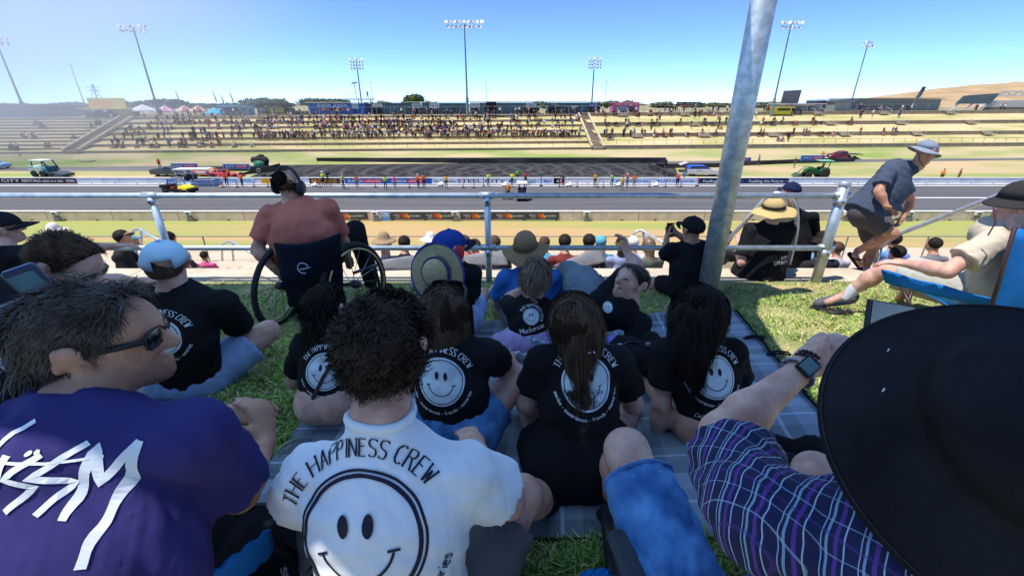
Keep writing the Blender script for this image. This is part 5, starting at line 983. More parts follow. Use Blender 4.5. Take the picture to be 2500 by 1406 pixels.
# man in black cap filming with a phone
o, T, J = sitter('man in black cap and black polo filming with his phone', 1690, 560, 4.0, 1640, 1735, 610, 4.0, 1680, 700, 3.95, f=(-.35,1,-.1), s=1.05, fat=1.12, cell=.013, skin=m_skin2, J2=dict(el=U(1622,625,4.1), wl=U(1628,580,4.3), er=U(1690,600,4.3), wr=U(1655,572,4.35), kl=U(1610,690,4.2), al=U(1570,720,4.45), kr=U(1650,720,4.3), ar=U(1640,740,4.4), Hl=H((.1,.1,.8),(.8,0,0),.4), Hr=H((-.8,.1,.2),(0,-.5,.5),.5)), shorts=(m_blk2, dict(leg=1.0, name='trousers', flare=.075)), sl_=.8, boxy=.08)
ball_cap(o, v3(J['head'])+v3((0,0,-.005)), (-.35,1,.1), (0,-.05,1), cloth('cap_black', (.014,.014,.017)), s=1.15); hair(o, J['head'], (-.35,1,-.1), (0,0,1), 1.0, m_hairg, n=500, length=(.008,.015), seg=2, width=.005, hl=(.1,-.15), low=-.6, seed=15, shell=.003, lift=.3)
def phone(label, c, xd, ud, w, h, scr=(30,34,40)):
    t = thing('phone', label, 'phone', (0,0,0)); x = Vector(xd).normalized(); u = Vector(ud); u = (u-x*u.dot(x)).normalized(); n = x.cross(u); R = Matrix((x, u, n)).transposed(); MB().box(c, (w, h, .009), R).build('case', m_black, t); MB().box(Vector(c)+n*.0055, (w*.92, h*.93, .001), R).build('screen', M('screen_%d' % scr[0], srgb(*scr), srgb(*[v*.5 for v in scr]), scale=12, rough=.15, spec=.6), t); return t
phone('phone held upright by the man in the black cap', U(1635,562,4.3), (1,.1,0), (0,.1,1), .072, .15)
# straw hat man on the ledge, navy cap man behind him
o, T, J = sitter('stout man in straw lifeguard hat and black tee sitting on the ledge', 1893, 512, 4.85, 1832, 1925, 560, 4.9, 1850, 668, 4.85, f=(-.5,.85,-.15), s=1.1, fat=1.5, cell=.014, J2=dict(el=U(1812,640,4.8), wl=U(1805,590,5.1), er=U(1925,600,5.2), kl=U(1775,660,5.2), al=U(1760,720,5.3), kr=U(1810,640,5.5)), shorts=(cloth('khaki', (.25,.2,.13)), dict(leg=.9)), sl_=.8, boxy=.05)
brim_hat(o, v3(J['head'])+v3((-.02,0,-.01)), (-.5,.85,.1), (-.15,-.1,1), M('straw_pale', (.62,.46,.20), (.42,.30,.12), scale=70, rough=.9, bump=.4, bscale=120, stretch=(1,1,4)), (.10,.12,.125), .12, .055, wob=.02, ph=2.2, up=.03, band=m_blk2)
tx = Print(T, U(1890,625,4.75), (.5,-.85,.1), (0,0,1)); tx.text('BORN', .03, lambda x, y: (-.02+x, -.02+y), .16, 0); tx.text('DRIVEN', .04, lambda x, y: (-.10+x, -.08+y), .16, 0); tx.done(T, [m_pt])
o, T, J = sitter('man in navy cap standing on the steps behind the straw hat man', 1931, 468, 5.8, 1895, 1985, 530, 5.85, 1935, 690, 5.8, f=(-.2,1,0), s=1.05, cell=.016, skin=m_skin2, J2=dict(el=U(1885,610,5.9), er=U(1990,610,5.9)))
ball_cap(o, v3(J['head'])+v3((0,0,-.01)), (-.2,1,.1), (0,0,1), cloth('cap_navy2', (.012,.018,.06)), s=1.2)
# man walking up the steps
J = dict(head=U(2262,372,5.0), neck=U(2238,405,5.05), sl=U(2165,425,4.95), sr=U(2195,428,5.32), chest=U(2160,470,5.12), hl=U(2108,520,5.0), hr=U(2115,525,5.2), el=U(2145,468,4.85), wl=U(2165,505,4.75), er=U(2225,490,5.35), wr=U(2205,530,5.3), kl=U(2178,570,4.85), al=U(2095,612,5.15), kr=U(2135,600,5.35), ar=U(2100,680,5.5), Hl=H((.75,.0,-.25),(0,-.2,-.9),.7), Hr=H((-.3,0,-.9),(-.8,0,0),.5))
fd, ud = (.85,.0,-.45), (.35,0,.9)
o, T = make_person('man in grey bucket hat and slate tee climbing the steps', J, 1.06, 1.05, m_skin2, .013, f=fd, u=ud, tee=(cloth('slate', (.06,.078,.12)), dict(sleeve=.65, loose=.026, wrinkle=.0045, wf=34, boxy=.1, flare=.09)), shorts=(cloth('mauve_short', (.10,.082,.085)), dict(leg=.75, flare=.11, loose=.03)), extra=[CAP(U(2095,612,5.15), U(2086,624,5.1), .035, .03), CAP(U(2086,622,5.1), U(2102,648,5.0), .034, .026)])
part(o, 'sandal', [CAP(U(2076,622,5.12), U(2100,655,5.0), .04, .034, lat=(1,0,0), flat=.35, k=.01)], m_blk2, .009); MB().tube([U(2078,630,5.04), U(2096,634,4.98), U(2112,634,5.04)], .011, 6).build('sandal_strap', m_blk2, o, True)
brim_hat(o, v3(J['head'])+v3((-.02,0,.03)), fd, (.32,-.02,.95), cloth('hat_grey', (.26,.30,.36), (.19,.23,.28)), (.095,.112,.10), .055, .035, up=.0); phone('phone held low by the man on the steps', U(2192,508,4.7), (1,.2,-.25), (0,.6,.7), .15, .072)
MB().tube([U(2240,362,4.97), U(2246,395,4.95), U(2258,408,4.97)], .004, 5).build('chin_cord', m_black, o, True)
# beige tee man in blue camp chair
J = dict(head=U(2490,500,2.8), neck=U(2478,558,2.76), sl=U(2425,592,2.72), sr=U(2425,592,2.72)+Vector((.30,.30,.02)), chest=U(2450,670,2.82), hl=U(2410,730,2.85), hr=U(2410,730,2.85)+Vector((.14,.14,0)), el=U(2312,662,2.72), wl=U(2205,642,3.0), kl=U(2155,660,3.35), al=U(2070,715,3.48), tl=U(2020,738,3.55), kr=U(2190,650,3.65), ar=U(2215,705,3.7), tr=U(2190,735,3.9), Hl=H((-.6,.5,-.1),(0,0,-1),.4))
fd, ud = (-.72,.68,-.05), (0,0,1)
o, T = make_person('man in charcoal bucket hat and beige tee reclining in a blue camp chair', J, 1.08, 1.2, m_skin, .011, f=fd, u=ud, tee=(cloth('beige', (.56,.48,.36), (.47,.40,.30)), dict(sleeve=.62, loose=.026, wrinkle=.0055, wf=34, boxy=.02, flare=.10)), shorts=(cloth('stone', (.42,.41,.36)), dict(leg=.85, flare=.105, loose=.028)))
brim_hat(o, v3(J['head'])+v3((0,0,.035)), fd, (-.05,0,1), cloth('hat_charcoal', (.035,.032,.033)), (.10,.12,.11), .055, .045, up=.01, wob=.008); MB().tube([U(2425,500,2.62), U(2430,545,2.6), U(2412,575,2.58)], .004, 5).build('chin_cord', cloth('cord', (.09,.03,.03)), o, True)
part(o, 'shoe', [CAP(v3(J['al'])+v3((.02,0,-.05)), UG(1996,752)+Vector((0,0,.05)), .056, .045, k=.02), CAP(v3(J['al'])+v3((.03,-.01,-.03)), v3(J['al'])+v3((.0,.02,-.06)), .058, .056, k=.02)], cloth('shoe_grey', (.12,.115,.14)), .008); part(o, 'sock', [CAP(lerp(J['al'], J['kl'], .22), v3(J['al'])+v3((0,0,-.04)), .05, .05, k=.02)], cloth('sock', (.62,.62,.66)), .008)
MB().tube([UG(2075,768)+Vector((0,0,.02)), UG(2030,765)+Vector((0,0,.018)), UG(1982,752)+Vector((0,0,.02))], .045, 8, flat=.35).build('sole', m_black, o, True)
# plaid shirt man with big black hat
def plaid_mat():
    m = bpy.data.materials.new('plaid'); m.use_nodes = True; t = m.node_tree; N, L = t.nodes, t.links; b = N['Principled BSDF']; b.inputs['Roughness'].default_value = .95; tc = N.new('ShaderNodeTexCoord'); base = (.008,.010,.050,1); cur = None
    mp = N.new('ShaderNodeMapping'); mp.inputs['Rotation'].default_value = (.2,.35,.95); L.new(tc.outputs['Object'], mp.inputs[0]); n = N.new('ShaderNodeTexNoise'); n.inputs['Scale'].default_value = 7; L.new(mp.outputs[0], n.inputs[0]); mm = N.new('ShaderNodeVectorMath'); mm.operation = 'MULTIPLY_ADD'; mm.inputs[1].default_value = (.012,)*3; L.new(n.outputs['Color'], mm.inputs[0]); L.new(mp.outputs[0], mm.inputs[2]); sx = N.new('ShaderNodeSeparateXYZ'); L.new(mm.outputs[0], sx.inputs[0])
    for ax, off, per, w, col, st in ((0,0,.044,.04,(.42,.50,.62),.85),(0,.011,.044,.11,(.10,.035,.22),.9),(0,.0205,.044,.07,(.22,.32,.42),.9),(0,.0255,.044,.03,(.38,.46,.58),.75),(1,0,.07,.03,(.3,.4,.52),.5),(1,.024,.07,.06,(.07,.03,.17),.5),(1,.04,.07,.02,(.3,.4,.55),.45)):
        a = N.new('ShaderNodeMath'); a.operation = 'ADD'; a.inputs[1].default_value = off+9; L.new(sx.outputs[ax], a.inputs[0]); q = N.new('ShaderNodeMath'); q.operation = 'MODULO'; q.inputs[1].default_value = per; L.new(a.outputs[0], q.inputs[0]); l = N.new('ShaderNodeMath'); l.operation = 'LESS_THAN'; l.inputs[1].default_value = per*w; L.new(q.outputs[0], l.inputs[0]); z = N.new('ShaderNodeMath'); z.operation = 'MULTIPLY'; z.inputs[1].default_value = st; L.new(l.outputs[0], z.inputs[0])
        x = N.new('ShaderNodeMix'); x.data_type = 'RGBA'; L.new(z.outputs[0], x.inputs[0]); x.inputs[7].default_value = (*col, 1)
        if cur is None: x.inputs[6].default_value = base
        else: L.new(cur, x.inputs[6])
        cur = x.outputs[2]
    L.new(cur, b.inputs['Base Color']); return m
J = dict(head=(.72,.47,1.40), neck=(.66,.42,1.28), sl=U(1850,1262,.52), sr=(.78,.36,1.24), chest=(.56,.36,1.02), hl=(.42,.42,.82), hr=(.66,.36,.82), el=U(1762,1058,.76), wl=U(1962,898,.87), kl=U(1530,1100,.96), al=(.36,1.12,.62), kr=(.85,.9,.95), Hl=H(U(2075,780,.95)-U(1962,898,.87), (.72,.35,-.25), .35, (.1,.4,.8)))
o, T = make_person('man in plaid shirt and huge black hat holding up a phone at front right', J, 1.0, 1.12, m_skin, .0075, f=(.3,1,-.2), tee=(plaid_mat(), dict(sleeve=.62, loose=.03, wrinkle=.0065, wf=36, boxy=.1, flare=.1)), shorts=(m_denim, dict(leg=.86, flare=.088, loose=.022, wk=.0055)))
m_hatk = cloth('hat_black', (.0085,.008,.0095), (.016,.015,.018), bump=.5, bscale=520)
brim_hat(o, (.685,.43,1.515), (.3,1,.1), (-.34,-.42,.84), m_hatk, (.118,.138,.075), .115, .07, up=.0, wob=.010, n=64, name='hat'); X_ = frame((.685,.43,1.515), (.3,1,.1), (-.34,-.42,.84))
for b_ in (.95,): MB().tube([X_ @ Vector(((.118+.115*b_)*math.cos(a), (.138+.115*b_)*math.sin(a), -.07*b_+.010*b_*math.sin(2*a)+.005*b_*math.sin(3*a)+.0015)) for a in [6.28319*i/96 for i in range(97)]], .0012, 5, cap=False).build('stitching', cloth('hat_stitch', (.03,.029,.033)), o.children[-1])
wc = U(1942,905,.82); x = nrm(U(1990,955,.84)-U(1930,880,.83)); wt = thing('smart_watch', 'square smart watch with braided strap on the raised wrist', 'watch', (0,0,0)); ax = Vector(nrm(v3(J['wl'])-v3(J['el']))); sd = Vector((-.45,-.75,.5)); sd = (sd-ax*sd.dot(ax)).normalized(); R = Matrix((ax.cross(sd), ax, sd)).transposed(); cc_ = Vector(J['wl'])-ax*.015+sd*.036
MB().box(cc_, (.036,.042,.011), R).build('case', m_black, wt); MB().box(cc_+sd*.0062, (.030,.036,.001), R).build('face', M('watch_face', (.10,.16,.17), rough=.12, spec=.7), wt)
MB().tube([Vector(J['wl'])-ax*.015+(sd*math.cos(t)+ax.cross(sd)*math.sin(t))*.0345 for t in [6.2832*i/24 for i in range(25)]], .011, 8, flat=.3).build('strap', M('braid', (.06,.08,.13), (.45,.48,.52), scale=130, rough=.9), wt, True)
for k in range(2):
    b_ = MB(); 
    for i in range(20): t = 6.2832*i/20; q = Vector(J['wl'])+ax*(.014+.012*k)+(sd*math.cos(t)+ax.cross(sd)*math.sin(t))*.031; b_.lathe([(0,-.0055),(.005,-.002),(.005,.002),(0,.0055)], 7, Matrix.Translation(q))
    tag(b_.build('bracelet', m_black, None, True), 'black bead bracelet beside the smart watch, %s' % ('nearer the watch' if k == 0 else 'nearer the hand'), 'bracelet')
phone('phone held landscape by the man in the plaid shirt', U(2172,778,.97), Vector(U(2300,790,1.02))-Vector(U(2095,757,.95)), (0,.35,.9), .165, .08, (70,60,52))

for q_, w_ in (((2168,855),.006),((2156,952),.007)):
    h_ = U(*q_, .5); d_ = (h_-Vector((0,0,CZ))).normalized(); ob_ = [c for c in o.children if c.name.startswith('hat')][0]; hit = BVHTree.FromPolygons([v.co for v in ob_.data.vertices], [tuple(p.vertices) for p in ob_.data.polygons]).ray_cast(Vector((0,0,CZ)), d_)
    if hit[0] is not None: p_ = hit[0]-d_*.002; MB().bar(p_-Vector((0,0,w_*.5)), p_+Vector((.001,0,w_*.5)), .0015).build('lint', m_pt, ob_)

en_ = Vector(lerp(J['hl'], J['kl'], .86)); ax_ = (Vector(J['kl'])-Vector(J['hl'])).normalized(); s1 = ax_.cross(Vector((0,0,1))).normalized(); s2 = s1.cross(ax_); so2 = [c for c in o.children if c.name.startswith('shorts')][0]
for dq, rr_, mt_ in ((-.006,.0935,m_denim),(-.034,.0915,M('seam_thread', (.30,.40,.55), rough=.9))):
    MB().tube([en_+ax_*dq+(s1*math.cos(t)+s2*math.sin(t))*(rr_+.0015*math.sin(5*t)) for t in [6.28319*i/40 for i in range(41)]], .0055 if dq > -.01 else .0014, 6, cap=False).build('hem' if dq > -.01 else 'stitching', mt_, so2, True)
# ---------------------------------------------------------------- wheelchair
def wheel(parent, c, axis, R, tyre=.022, rim=None, spokes=14, push=True):
    ax = Vector(axis).normalized(); q = ax.to_track_quat('Z', 'X').to_matrix().to_4x4(); X = Matrix.Translation(c) @ q; ring = lambda r, z=0, n=40: [X @ Vector((r*math.cos(a), r*math.sin(a), z)) for a in [6.28319*i/n for i in range(n+1)]]
    w = MB().tube(ring(R), tyre, 10, cap=False).build('tyre', m_rubber, parent, True); MB().tube(ring(R-.025), .009, 8, cap=False).build('rim', rim or m_black, w, True)
    if push: MB().tube(ring(R-.035, .035), .009, 8, cap=False).build('push_rim', P((190,170,120), .3, metal=.8), w, True)
    MB().lathe([(0,-.04),(.03,-.035),(.035,0),(.03,.035),(0,.04)], 12, X).build('hub', P((60,60,62), .4), w, True); sp_ = MB()
    for i in range(spokes):
        a = 6.2832*i/spokes; sp_.tube([X @ Vector((.03*math.cos(a+.6), .03*math.sin(a+.6), .02*(-1)**i)), X @ Vector(((R-.03)*math.cos(a), (R-.03)*math.sin(a), 0))], .003, 4)
    sp_.build('spokes', P((140,140,140), .3, metal=.8), w); return w
wcb = UG(755, 780); wc = thing('wheelchair', 'black manual wheelchair with gold push rims under the salmon shirted man', 'wheelchair', (0,0,0))
Rw = .33; lw = Vector((-1.66,3.20,gz(3.2)+Rw)); rw = Vector((-1.22,3.50,gz(3.5)+Rw+.03)); lw = U(690,716,3.22); lw.z = gz(3.22)+Rw; rw = U(866,680,3.28); rw.z = gz(3.28)+Rw
wheel(wc, lw, (-.96,.10,.10), Rw); wheel(wc, rw, (.88,-.42,.10), Rw)
A, B, C_, D_ = U(670,592,2.95), U(830,568,3.06), U(838,735,3.2), U(708,745,3.05)
bk = MB(); n = 10; vs_ = []
for j in range(n+1):
    for i in range(n+1):
        p = A.lerp(B, i/n).lerp(D_.lerp(C_, i/n), j/n); s_ = math.sin(math.pi*i/n); vs_.append(p+Vector((0,-.05*s_+.01*math.sin(9*j/n+3*i/n),0))+Vector((0,0,-.03*s_*(1-j/n))))
bk.add(vs_, [(j*(n+1)+i, j*(n+1)+i+1, (j+1)*(n+1)+i+1, (j+1)*(n+1)+i) for j in range(n) for i in range(n)]); bko = bk.build('backrest', cloth('wheelchair_back', (.012,.013,.022)), wc, True); bko.modifiers.new('thick', 'SOLIDIFY').thickness = .02
em_ = MB(); c_ = U(740,655,2.93); em_.tube([c_+Vector((.04*math.cos(a), 0, .04*math.sin(a))) for a in [6.28*i/20 for i in range(17)]], .004, 5); em_.add([c_+Vector((-.05,-.002,-.008)), c_+Vector((.07,-.002,.012)), c_+Vector((.0,-.002,-.012))], [(0,2,1)]); em_.build('emblem', P((160,185,205)), bko)
MB().bar(U(700,705,3.3), U(835,690,3.55), .03, .3).build('seat', m_blk2, wc); MB().tube([lw, rw], .015, 8).build('axle', P((70,70,72), .4), wc)
for s_, w_ in ((0, lw), (1, rw)):
    f_ = w_+Vector((.12,.42,-.25)); MB().tube([w_+Vector((0,0,.1)), w_+Vector((.1,.35,.05)), f_], .014, 8).build('frame_tube', P((60,60,62), .35), wc, True); wheel(wc, f_, (-.86,.42,0), .07, .014, None, 6, False)
MB().tube([U(905,610,3.75), U(925,690,3.8), U(935,720,3.8)], .014, 8).build('footrest_hanger', m_black, wc, True); MB().bar(U(900,715,3.8), U(945,720,3.85), .1, .02).build('footplate', m_black, wc)
# ---------------------------------------------------------------- camp chairs
m_camp = cloth('camp_blue', (.015,.17,.50)); m_frame = M('chair_tube', (.05,.03,.03), rough=.4, metal=.3)
cc1 = thing('camp_chair', 'blue fabric camp chair holding the man in the beige tee', 'chair', (0,0,0))
def cloth_quad(name, pts, parent, mat, sag=(0,0,0), n=10):
    a, b, c, d = [Vector(p) for p in pts]; sag = Vector(sag); mb = MB(); mb.add([a.lerp(b, i/n).lerp(d.lerp(c, i/n), j/n)+sag*math.sin(math.pi*i/n)*math.sin(math.pi*j/n)+Vector((0,0,.006*math.sin(i*2.2+j*1.3))) for j in range(n+1) for i in range(n+1)], [(j*(n+1)+i, j*(n+1)+i+1, (j+1)*(n+1)+i+1, (j+1)*(n+1)+i) for j in range(n) for i in range(n)]); o = mb.build(name, mat, parent, True); o.modifiers.new('thick', 'SOLIDIFY').thickness = .008; return o
cloth_quad('backrest', [U(2470,560,2.52), U(2640,560,2.75), U(2600,830,2.72), U(2415,800,2.52)], cc1, m_camp, (.04,-.05,0)); cloth_quad('seat', [U(2130,655,3.45), U(2260,650,3.7), U(2560,790,3.0), U(2420,800,2.6)], cc1, m_camp, (0,0,-.05)); cloth_quad('arm_rest', [U(2150,658,3.18), U(2160,690,3.14), U(2425,755,2.55), U(2420,730,2.55)], cc1, m_camp, (0,0,-.03))
for a, b in ((U(2478,555,2.5), U(2405,800,2.5)), (U(2200,700,3.1), U(2245,790,2.9)), (U(2230,700,3.1), U(2200,790,3.0)), (U(2420,800,2.52), U(2300,740,3.2)), (U(2405,790,2.5), U(2395,860,2.6))): MB().tube([a, b], .012, 8).build('frame_tube', m_frame, cc1, True)
cc2 = thing('camp_chair', 'blue and black camp chair under the man in the purple tee', 'chair', (0,0,0))
cloth_quad('side_panel', [U(500,1406,.62), U(655,1290,.80), U(665,1345,.80), U(560,1440,.66)], cc2, m_camp, (0,0,-.01)); cloth_quad('seat', [(-1.1,.42,.62), (-.55,.42,.62), (-.5,1.0,.70), (-1.05,1.0,.70)], cc2, m_blk2, (0,0,-.05)); MB().tube([U(655,1280,.82), U(668,1330,.82), (-.47,.86,.45)], .018, 8).build('frame_tube', m_black, cc2, True); MB().tube([(-1.1,.42,.62), (-1.05,1.0,.70), (-.5,1.0,.70)], .014, 8).build('frame_tube', m_black, cc2, True)
cc3 = thing('camp_chair', 'camp chair with padded grey arm under the man in the plaid shirt', 'chair', (0,0,0))
MB().box(U(1535,1372,.66), (.055,.16,.035), Matrix.Rotation(.15, 3, 'Z')).build('arm_pad', cloth('pad', (.05,.055,.065)), cc3).modifiers.new('b', 'BEVEL').width = .012
for a, b, r_ in ((U(1480,1240,.98), U(1500,1406,.78), .022), (U(1470,1260,1.0), U(1510,1230,.98), .025), (U(1465,1340,.98), U(1475,1390,.9), .02), (U(1520,1406,.7), U(1490,1300,.92), .02)): MB().tube([a, b], r_, 8).build('frame_tube', m_black, cc3, True)
cloth_quad('seat', [(.46,.35,.76), (.9,.3,.78), (.95,.8,.80), (.48,.7,.78)], cc3, m_camp, (0,0,-.06)); cloth_quad('front_panel', [U(1420,1395,.80), U(1500,1385,.80), U(1520,1440,.74), U(1400,1440,.76)], cc3, m_camp)
# ---------------------------------------------------------------- power wheelchair gear at far left
pw = thing('power_wheelchair', 'dark power wheelchair with tilted blue screen at the left edge', 'wheelchair', (0,0,0))
c_ = U(88,700,1.25); x = Vector((.8,.5,.25)).normalized(); u_ = Vector((.35,.1,.85)); u_ = (u_-x*u_.dot(x)).normalized(); n_ = x.cross(u_); R = Matrix((x, u_, n_)).transposed()
b_ = MB().box(c_, (.085,.15,.03), R).build('screen_case', M('device', (.015,.03,.07), rough=.35), pw); b_.modifiers.new('b', 'BEVEL').width = .008; MB().box(c_+n_*.016, (.066,.115,.002), R).build('screen', M('device_screen', (.03,.10,.17), (.05,.15,.22), scale=20, rough=.15), b_)
MB().box(U(55,770,1.2), (.11,.10,.05), R).build('control_box', m_black, pw).modifiers.new('b', 'BEVEL').width = .012; MB().tube([U(40,745,1.2), U(60,750,1.2), U(92,748,1.22)], .006, 6).build('lever', P((150,160,170), .3), pw)
MB().tube([U(20,850,1.1), U(75,810,1.15), U(100,790,1.2)], .02, 8).build('arm_tube', m_black, pw, True); part(pw, 'seat_cushion', [CAP(U(-60,860,1.3), U(60,930,1.25), .13, .13), CAP(U(-80,760,1.4), U(-10,900,1.3), .15, .14), CAP(U(40,960,1.15), U(20,880,1.3), .1, .1)], m_blk2, .015, .006); MB().box(U(40,868,1.08), (.09,.06,.012), R).build('tray', P((170,185,210)), pw)
sh = thing('trainer', 'white trainer lying on the grass beside the purple shirted man', 'shoe', (0,0,0)); part(sh, 'upper', [CAP(U(360,955,1.95), U(420,935,2.02), .045, .036), CAP(U(350,950,1.95), U(360,940,1.93), .05, .05)], cloth('trainer', (.66,.74,.74)), .008); MB().tube([U(345,975,1.93), U(395,968,1.98), U(430,948,2.02)], .022, 8, flat=.5).build('sole', P((225,232,232)), sh, True)
# food, bags, bottle
pl_ = UG(1568, 945); pt = thing('plate', 'white plate of hot chips between two women', 'plate', pl_+Vector((0,0,.035))); MB().lathe([(0,0),(.07,0),(.1,.018),(.103,.02),(.07,.006),(0,.006)], 24).build('dish', P((230,232,235), .3), pt, True)
rs_ = random.Random(3); cb = MB().box((0,0,0), (.058,.011,.011)).build('chip', M('chip', (.62,.36,.08), (.5,.26,.05), scale=40, rough=.6), pt)
for k in range(46):
    c = cb if k == 0 else cb.copy()
    if k: COL.objects.link(c)
    a, r_ = rs_.random()*6.28, rs_.random()**.6*.062; c.location = (r_*math.cos(a), r_*math.sin(a), .014+.04*(1-r_/.07)*rs_.random()+.008); c.rotation_euler = (rs_.uniform(-.4,.4), rs_.uniform(-.4,.4), rs_.random()*3.14)
bg_ = thing('backpack', 'black backpack with buckles lying on the rug', 'bag', (0,0,0)); part(bg_, 'bag_body', [CAP(U(1520,850,2.1), U(1590,868,2.0), .075, .07), CAP(U(1560,880,1.95), U(1600,905,1.9), .06, .05), CAP(U(1590,830,2.15), U(1610,880,2.0), .05, .05)], m_blk2, .012, .008, 30); MB().tube([U(1515,845,1.95), U(1535,835,1.98), U(1560,838,1.96)], .008, 6).build('strap', m_black, bg_, True)
for q in ((1513,842),(1582,840)): MB().box(U(*q, 1.95), (.02,.012,.014)).build('buckle', P((150,155,160), .3), bg_)
jk = thing('jacket', 'crumpled black jacket on the rug behind the plaid sleeve', 'jacket', (0,0,0)); part(jk, 'cloth_body', [CAP(U(1905,1100,1.35), U(1990,1110,1.3), .06, .05), CAP(U(1990,1110,1.3), U(2040,1170,1.2), .06, .06), CAP(U(1890,1130,1.2), U(1960,1160,1.2), .06, .05)], m_btee, .01, .014, 26)
fd_ = thing('foil_parcel', 'small silver foil parcel on the grass by the pole', 'parcel', (0,0,0)); part(fd_, 'foil', [CAP(U(1645,742,3.55), U(1668,738,3.55), .04, .035)], M('foil', (.7,.75,.85), rough=.25, metal=.9), .008, .01, 60)
tb_ = thing('sun_hat', 'lilac folded cap on the rug by the lying man\'s elbow', 'hat', (0,0,0)); part(tb_, 'cloth_body', [CAP(U(1495,830,2.15), U(1505,832,2.15), .03, .03), CAP(U(1500,835,2.13), U(1520,832,2.12), .02, .012)], cloth('lilac2', (.22,.2,.6)), .008)
for i, (a, b, lb) in enumerate(((U(1240,868,1.95), U(1300,878,1.95), 'crumpled silver snack packet beside the brown haired woman'), (U(1300,835,2.05), U(1330,848,2.05), 'silver snack packet beneath the little girl'))):
    t = thing('snack_packet', lb, 'packet', (0,0,0)); part(t, 'wrapper', [CAP(a, b, .035, .035, lat=(1,0,0), flat=.4)], M('packet', (.42,.52,.60), (.2,.25,.32), scale=40, rough=.3, metal=.4), .008, .008, 70)
rg = cloth('grey_rug', (.22,.22,.23))
for i, (pts, lb) in enumerate((([U(905,640,5.0), U(1040,620,5.05), U(1042,660,5.0), U(905,655,4.95)], 'grey rug draped on the ledge right of the wheelchair'), ([U(1120,625,5.05), U(1235,612,5.1), U(1240,648,5.0), U(1125,648,4.98)], 'grey rug draped on the ledge by the middle rail post'), ([U(1350,650,5.0), U(1470,600,5.2), U(1480,640,5.1), U(1380,662,4.95)], 'grey folded pram cover on the ledge beside the blue shirted man'))):
    r = thing('rug', lb, 'rug', (0,0,0), 0, 'rugs on the ledge'); cloth_quad('fabric', pts, r, rg, (0,0,.04))
# ---------------------------------------------------------------- simple figures for middle and far distance: one mesh, coloured by zone
POSES = {}
def fig_prims(pose, hat=0, long=False, b=1.):
    I = dict(torso=1, hips=2, arm=1, fore=0, hand=0, thigh=2, shin=2 if long else 0, foot=4); S = lambda x, y, z: (x*b, y, z)
    if pose[0] == 's' and pose != 'sit' and pose != 'squat':
        J = dict(head=(0,.02,1.63), neck=(0,-.01,1.46), sl=S(-.18,0,1.41), sr=S(.18,0,1.41), hl=(-.09,0,.96), hr=(.09,0,.96), kl=(-.11,.03,.51), kr=(.11,.02,.51), al=(-.12,-.02,.09), ar=(.12,-.02,.09), tl=(-.14,.14,.04), tr=(.14,.14,.04), el=(-.26,-.03,1.13), er=(.26,-.03,1.13), wl=(-.25,.10,.9), wr=(.25,.10,.9))
        if pose == 'stand_cam': J.update(el=(-.27,.14,1.22), er=(.27,.14,1.22), wl=(-.07,.26,1.5), wr=(.07,.26,1.5))
        if pose == 'stand_hip': J.update(el=(-.38,-.05,1.16), er=(.38,-.05,1.16), wl=(-.19,.05,1.02), wr=(.19,.05,1.02))
        if pose == 'stand_up': J.update(el=(-.36,.1,1.5), wl=(-.2,.12,1.72), er=(.34,.1,1.36), wr=(.12,.16,1.6))
        if pose == 'stride': J.update(kl=(-.1,.25,.54), al=(-.1,.12,.16), tl=(-.1,.28,.12), kr=(.1,-.1,.5), ar=(.1,-.36,.14), tr=(.1,-.22,.05), el=(-.25,-.14,1.15), wl=(-.22,-.1,.92), er=(.25,.1,1.13), wr=(.2,.28,1.0))
        if pose == 'stand_lean': J.update(head=(0,.22,1.52), neck=(0,.14,1.38), sl=S(-.18,.12,1.34), sr=S(.18,.12,1.34), el=(-.28,.3,1.12), er=(.28,.3,1.12), wl=(-.14,.48,1.08), wr=(.14,.48,1.08))
    elif pose == 'squat': J = dict(head=(0,.12,1.0), neck=(0,.06,.84), sl=S(-.18,.05,.8), sr=S(.18,.05,.8), hl=(-.09,-.1,.34), hr=(.09,-.1,.34), kl=(-.16,.3,.5), kr=(.16,.3,.5), al=(-.14,.02,.09), ar=(.14,.02,.09), tl=(-.16,.18,.04), tr=(.16,.18,.04), el=(-.28,.22,.6), er=(.28,.22,.6), wl=(-.1,.42,.55), wr=(.1,.42,.55))
    else: J = dict(head=(0,.08,.80), neck=(0,.02,.64), sl=S(-.18,0,.58), sr=S(.18,0,.58), hl=(-.1,0,.1), hr=(.1,0,.1), kl=(-.14,.42,.14), kr=(.14,.42,.14), al=(-.14,.48,-.3), ar=(.14,.48,-.3), tl=(-.15,.6,-.34), tr=(.15,.6,-.34), el=(-.27,.1,.33), er=(.27,.1,.33), wl=(-.12,.36,.22), wr=(.12,.36,.22))
    L = body_prims(J, 1., b, hands=False, id=I); h = v3(J['head']); L += [CAP(h+v3((0,-.01,.03)), h+v3((0,.02,.03)), .083, id=0), CAP(h+v3((0,.05,-.06)), h+v3((0,.03,-.02)), .05, .06, id=0), CAP(J['neck'], h, .058, id=0)]
    for e in 'lr': L.append(CAP(J['w'+e], v3(J['w'+e])+nrm(v3(J['w'+e])-v3(J['e'+e]))*.11, .034, .03, id=0))
    L.append(CAP(h+v3((0,-.025,.045)), h+v3((0,-.01,.05)), .090, id=3, k=.01))
    if hat == 1: L.append(CAP(h+v3((0,0,.07)), h+v3((0,.1,.065)), .088, .06, lat=(1,0,0), flat=.25, id=3, k=.01))
    if hat == 2: L += [CAP(h+v3((0,.01,.075)), h+v3((0,.012,.075)), .17, lat=(1,0,0), flat=.16, id=3, k=.01), CAP(h+v3((0,.0,.09)), h+v3((0,.0,.13)), .09, .075, id=3)]
    if hat == 3: L += [CAP(h+v3((0,-.06,.0)), h+v3((0,-.1,-.2)), .07, .04, id=3)]
    return L
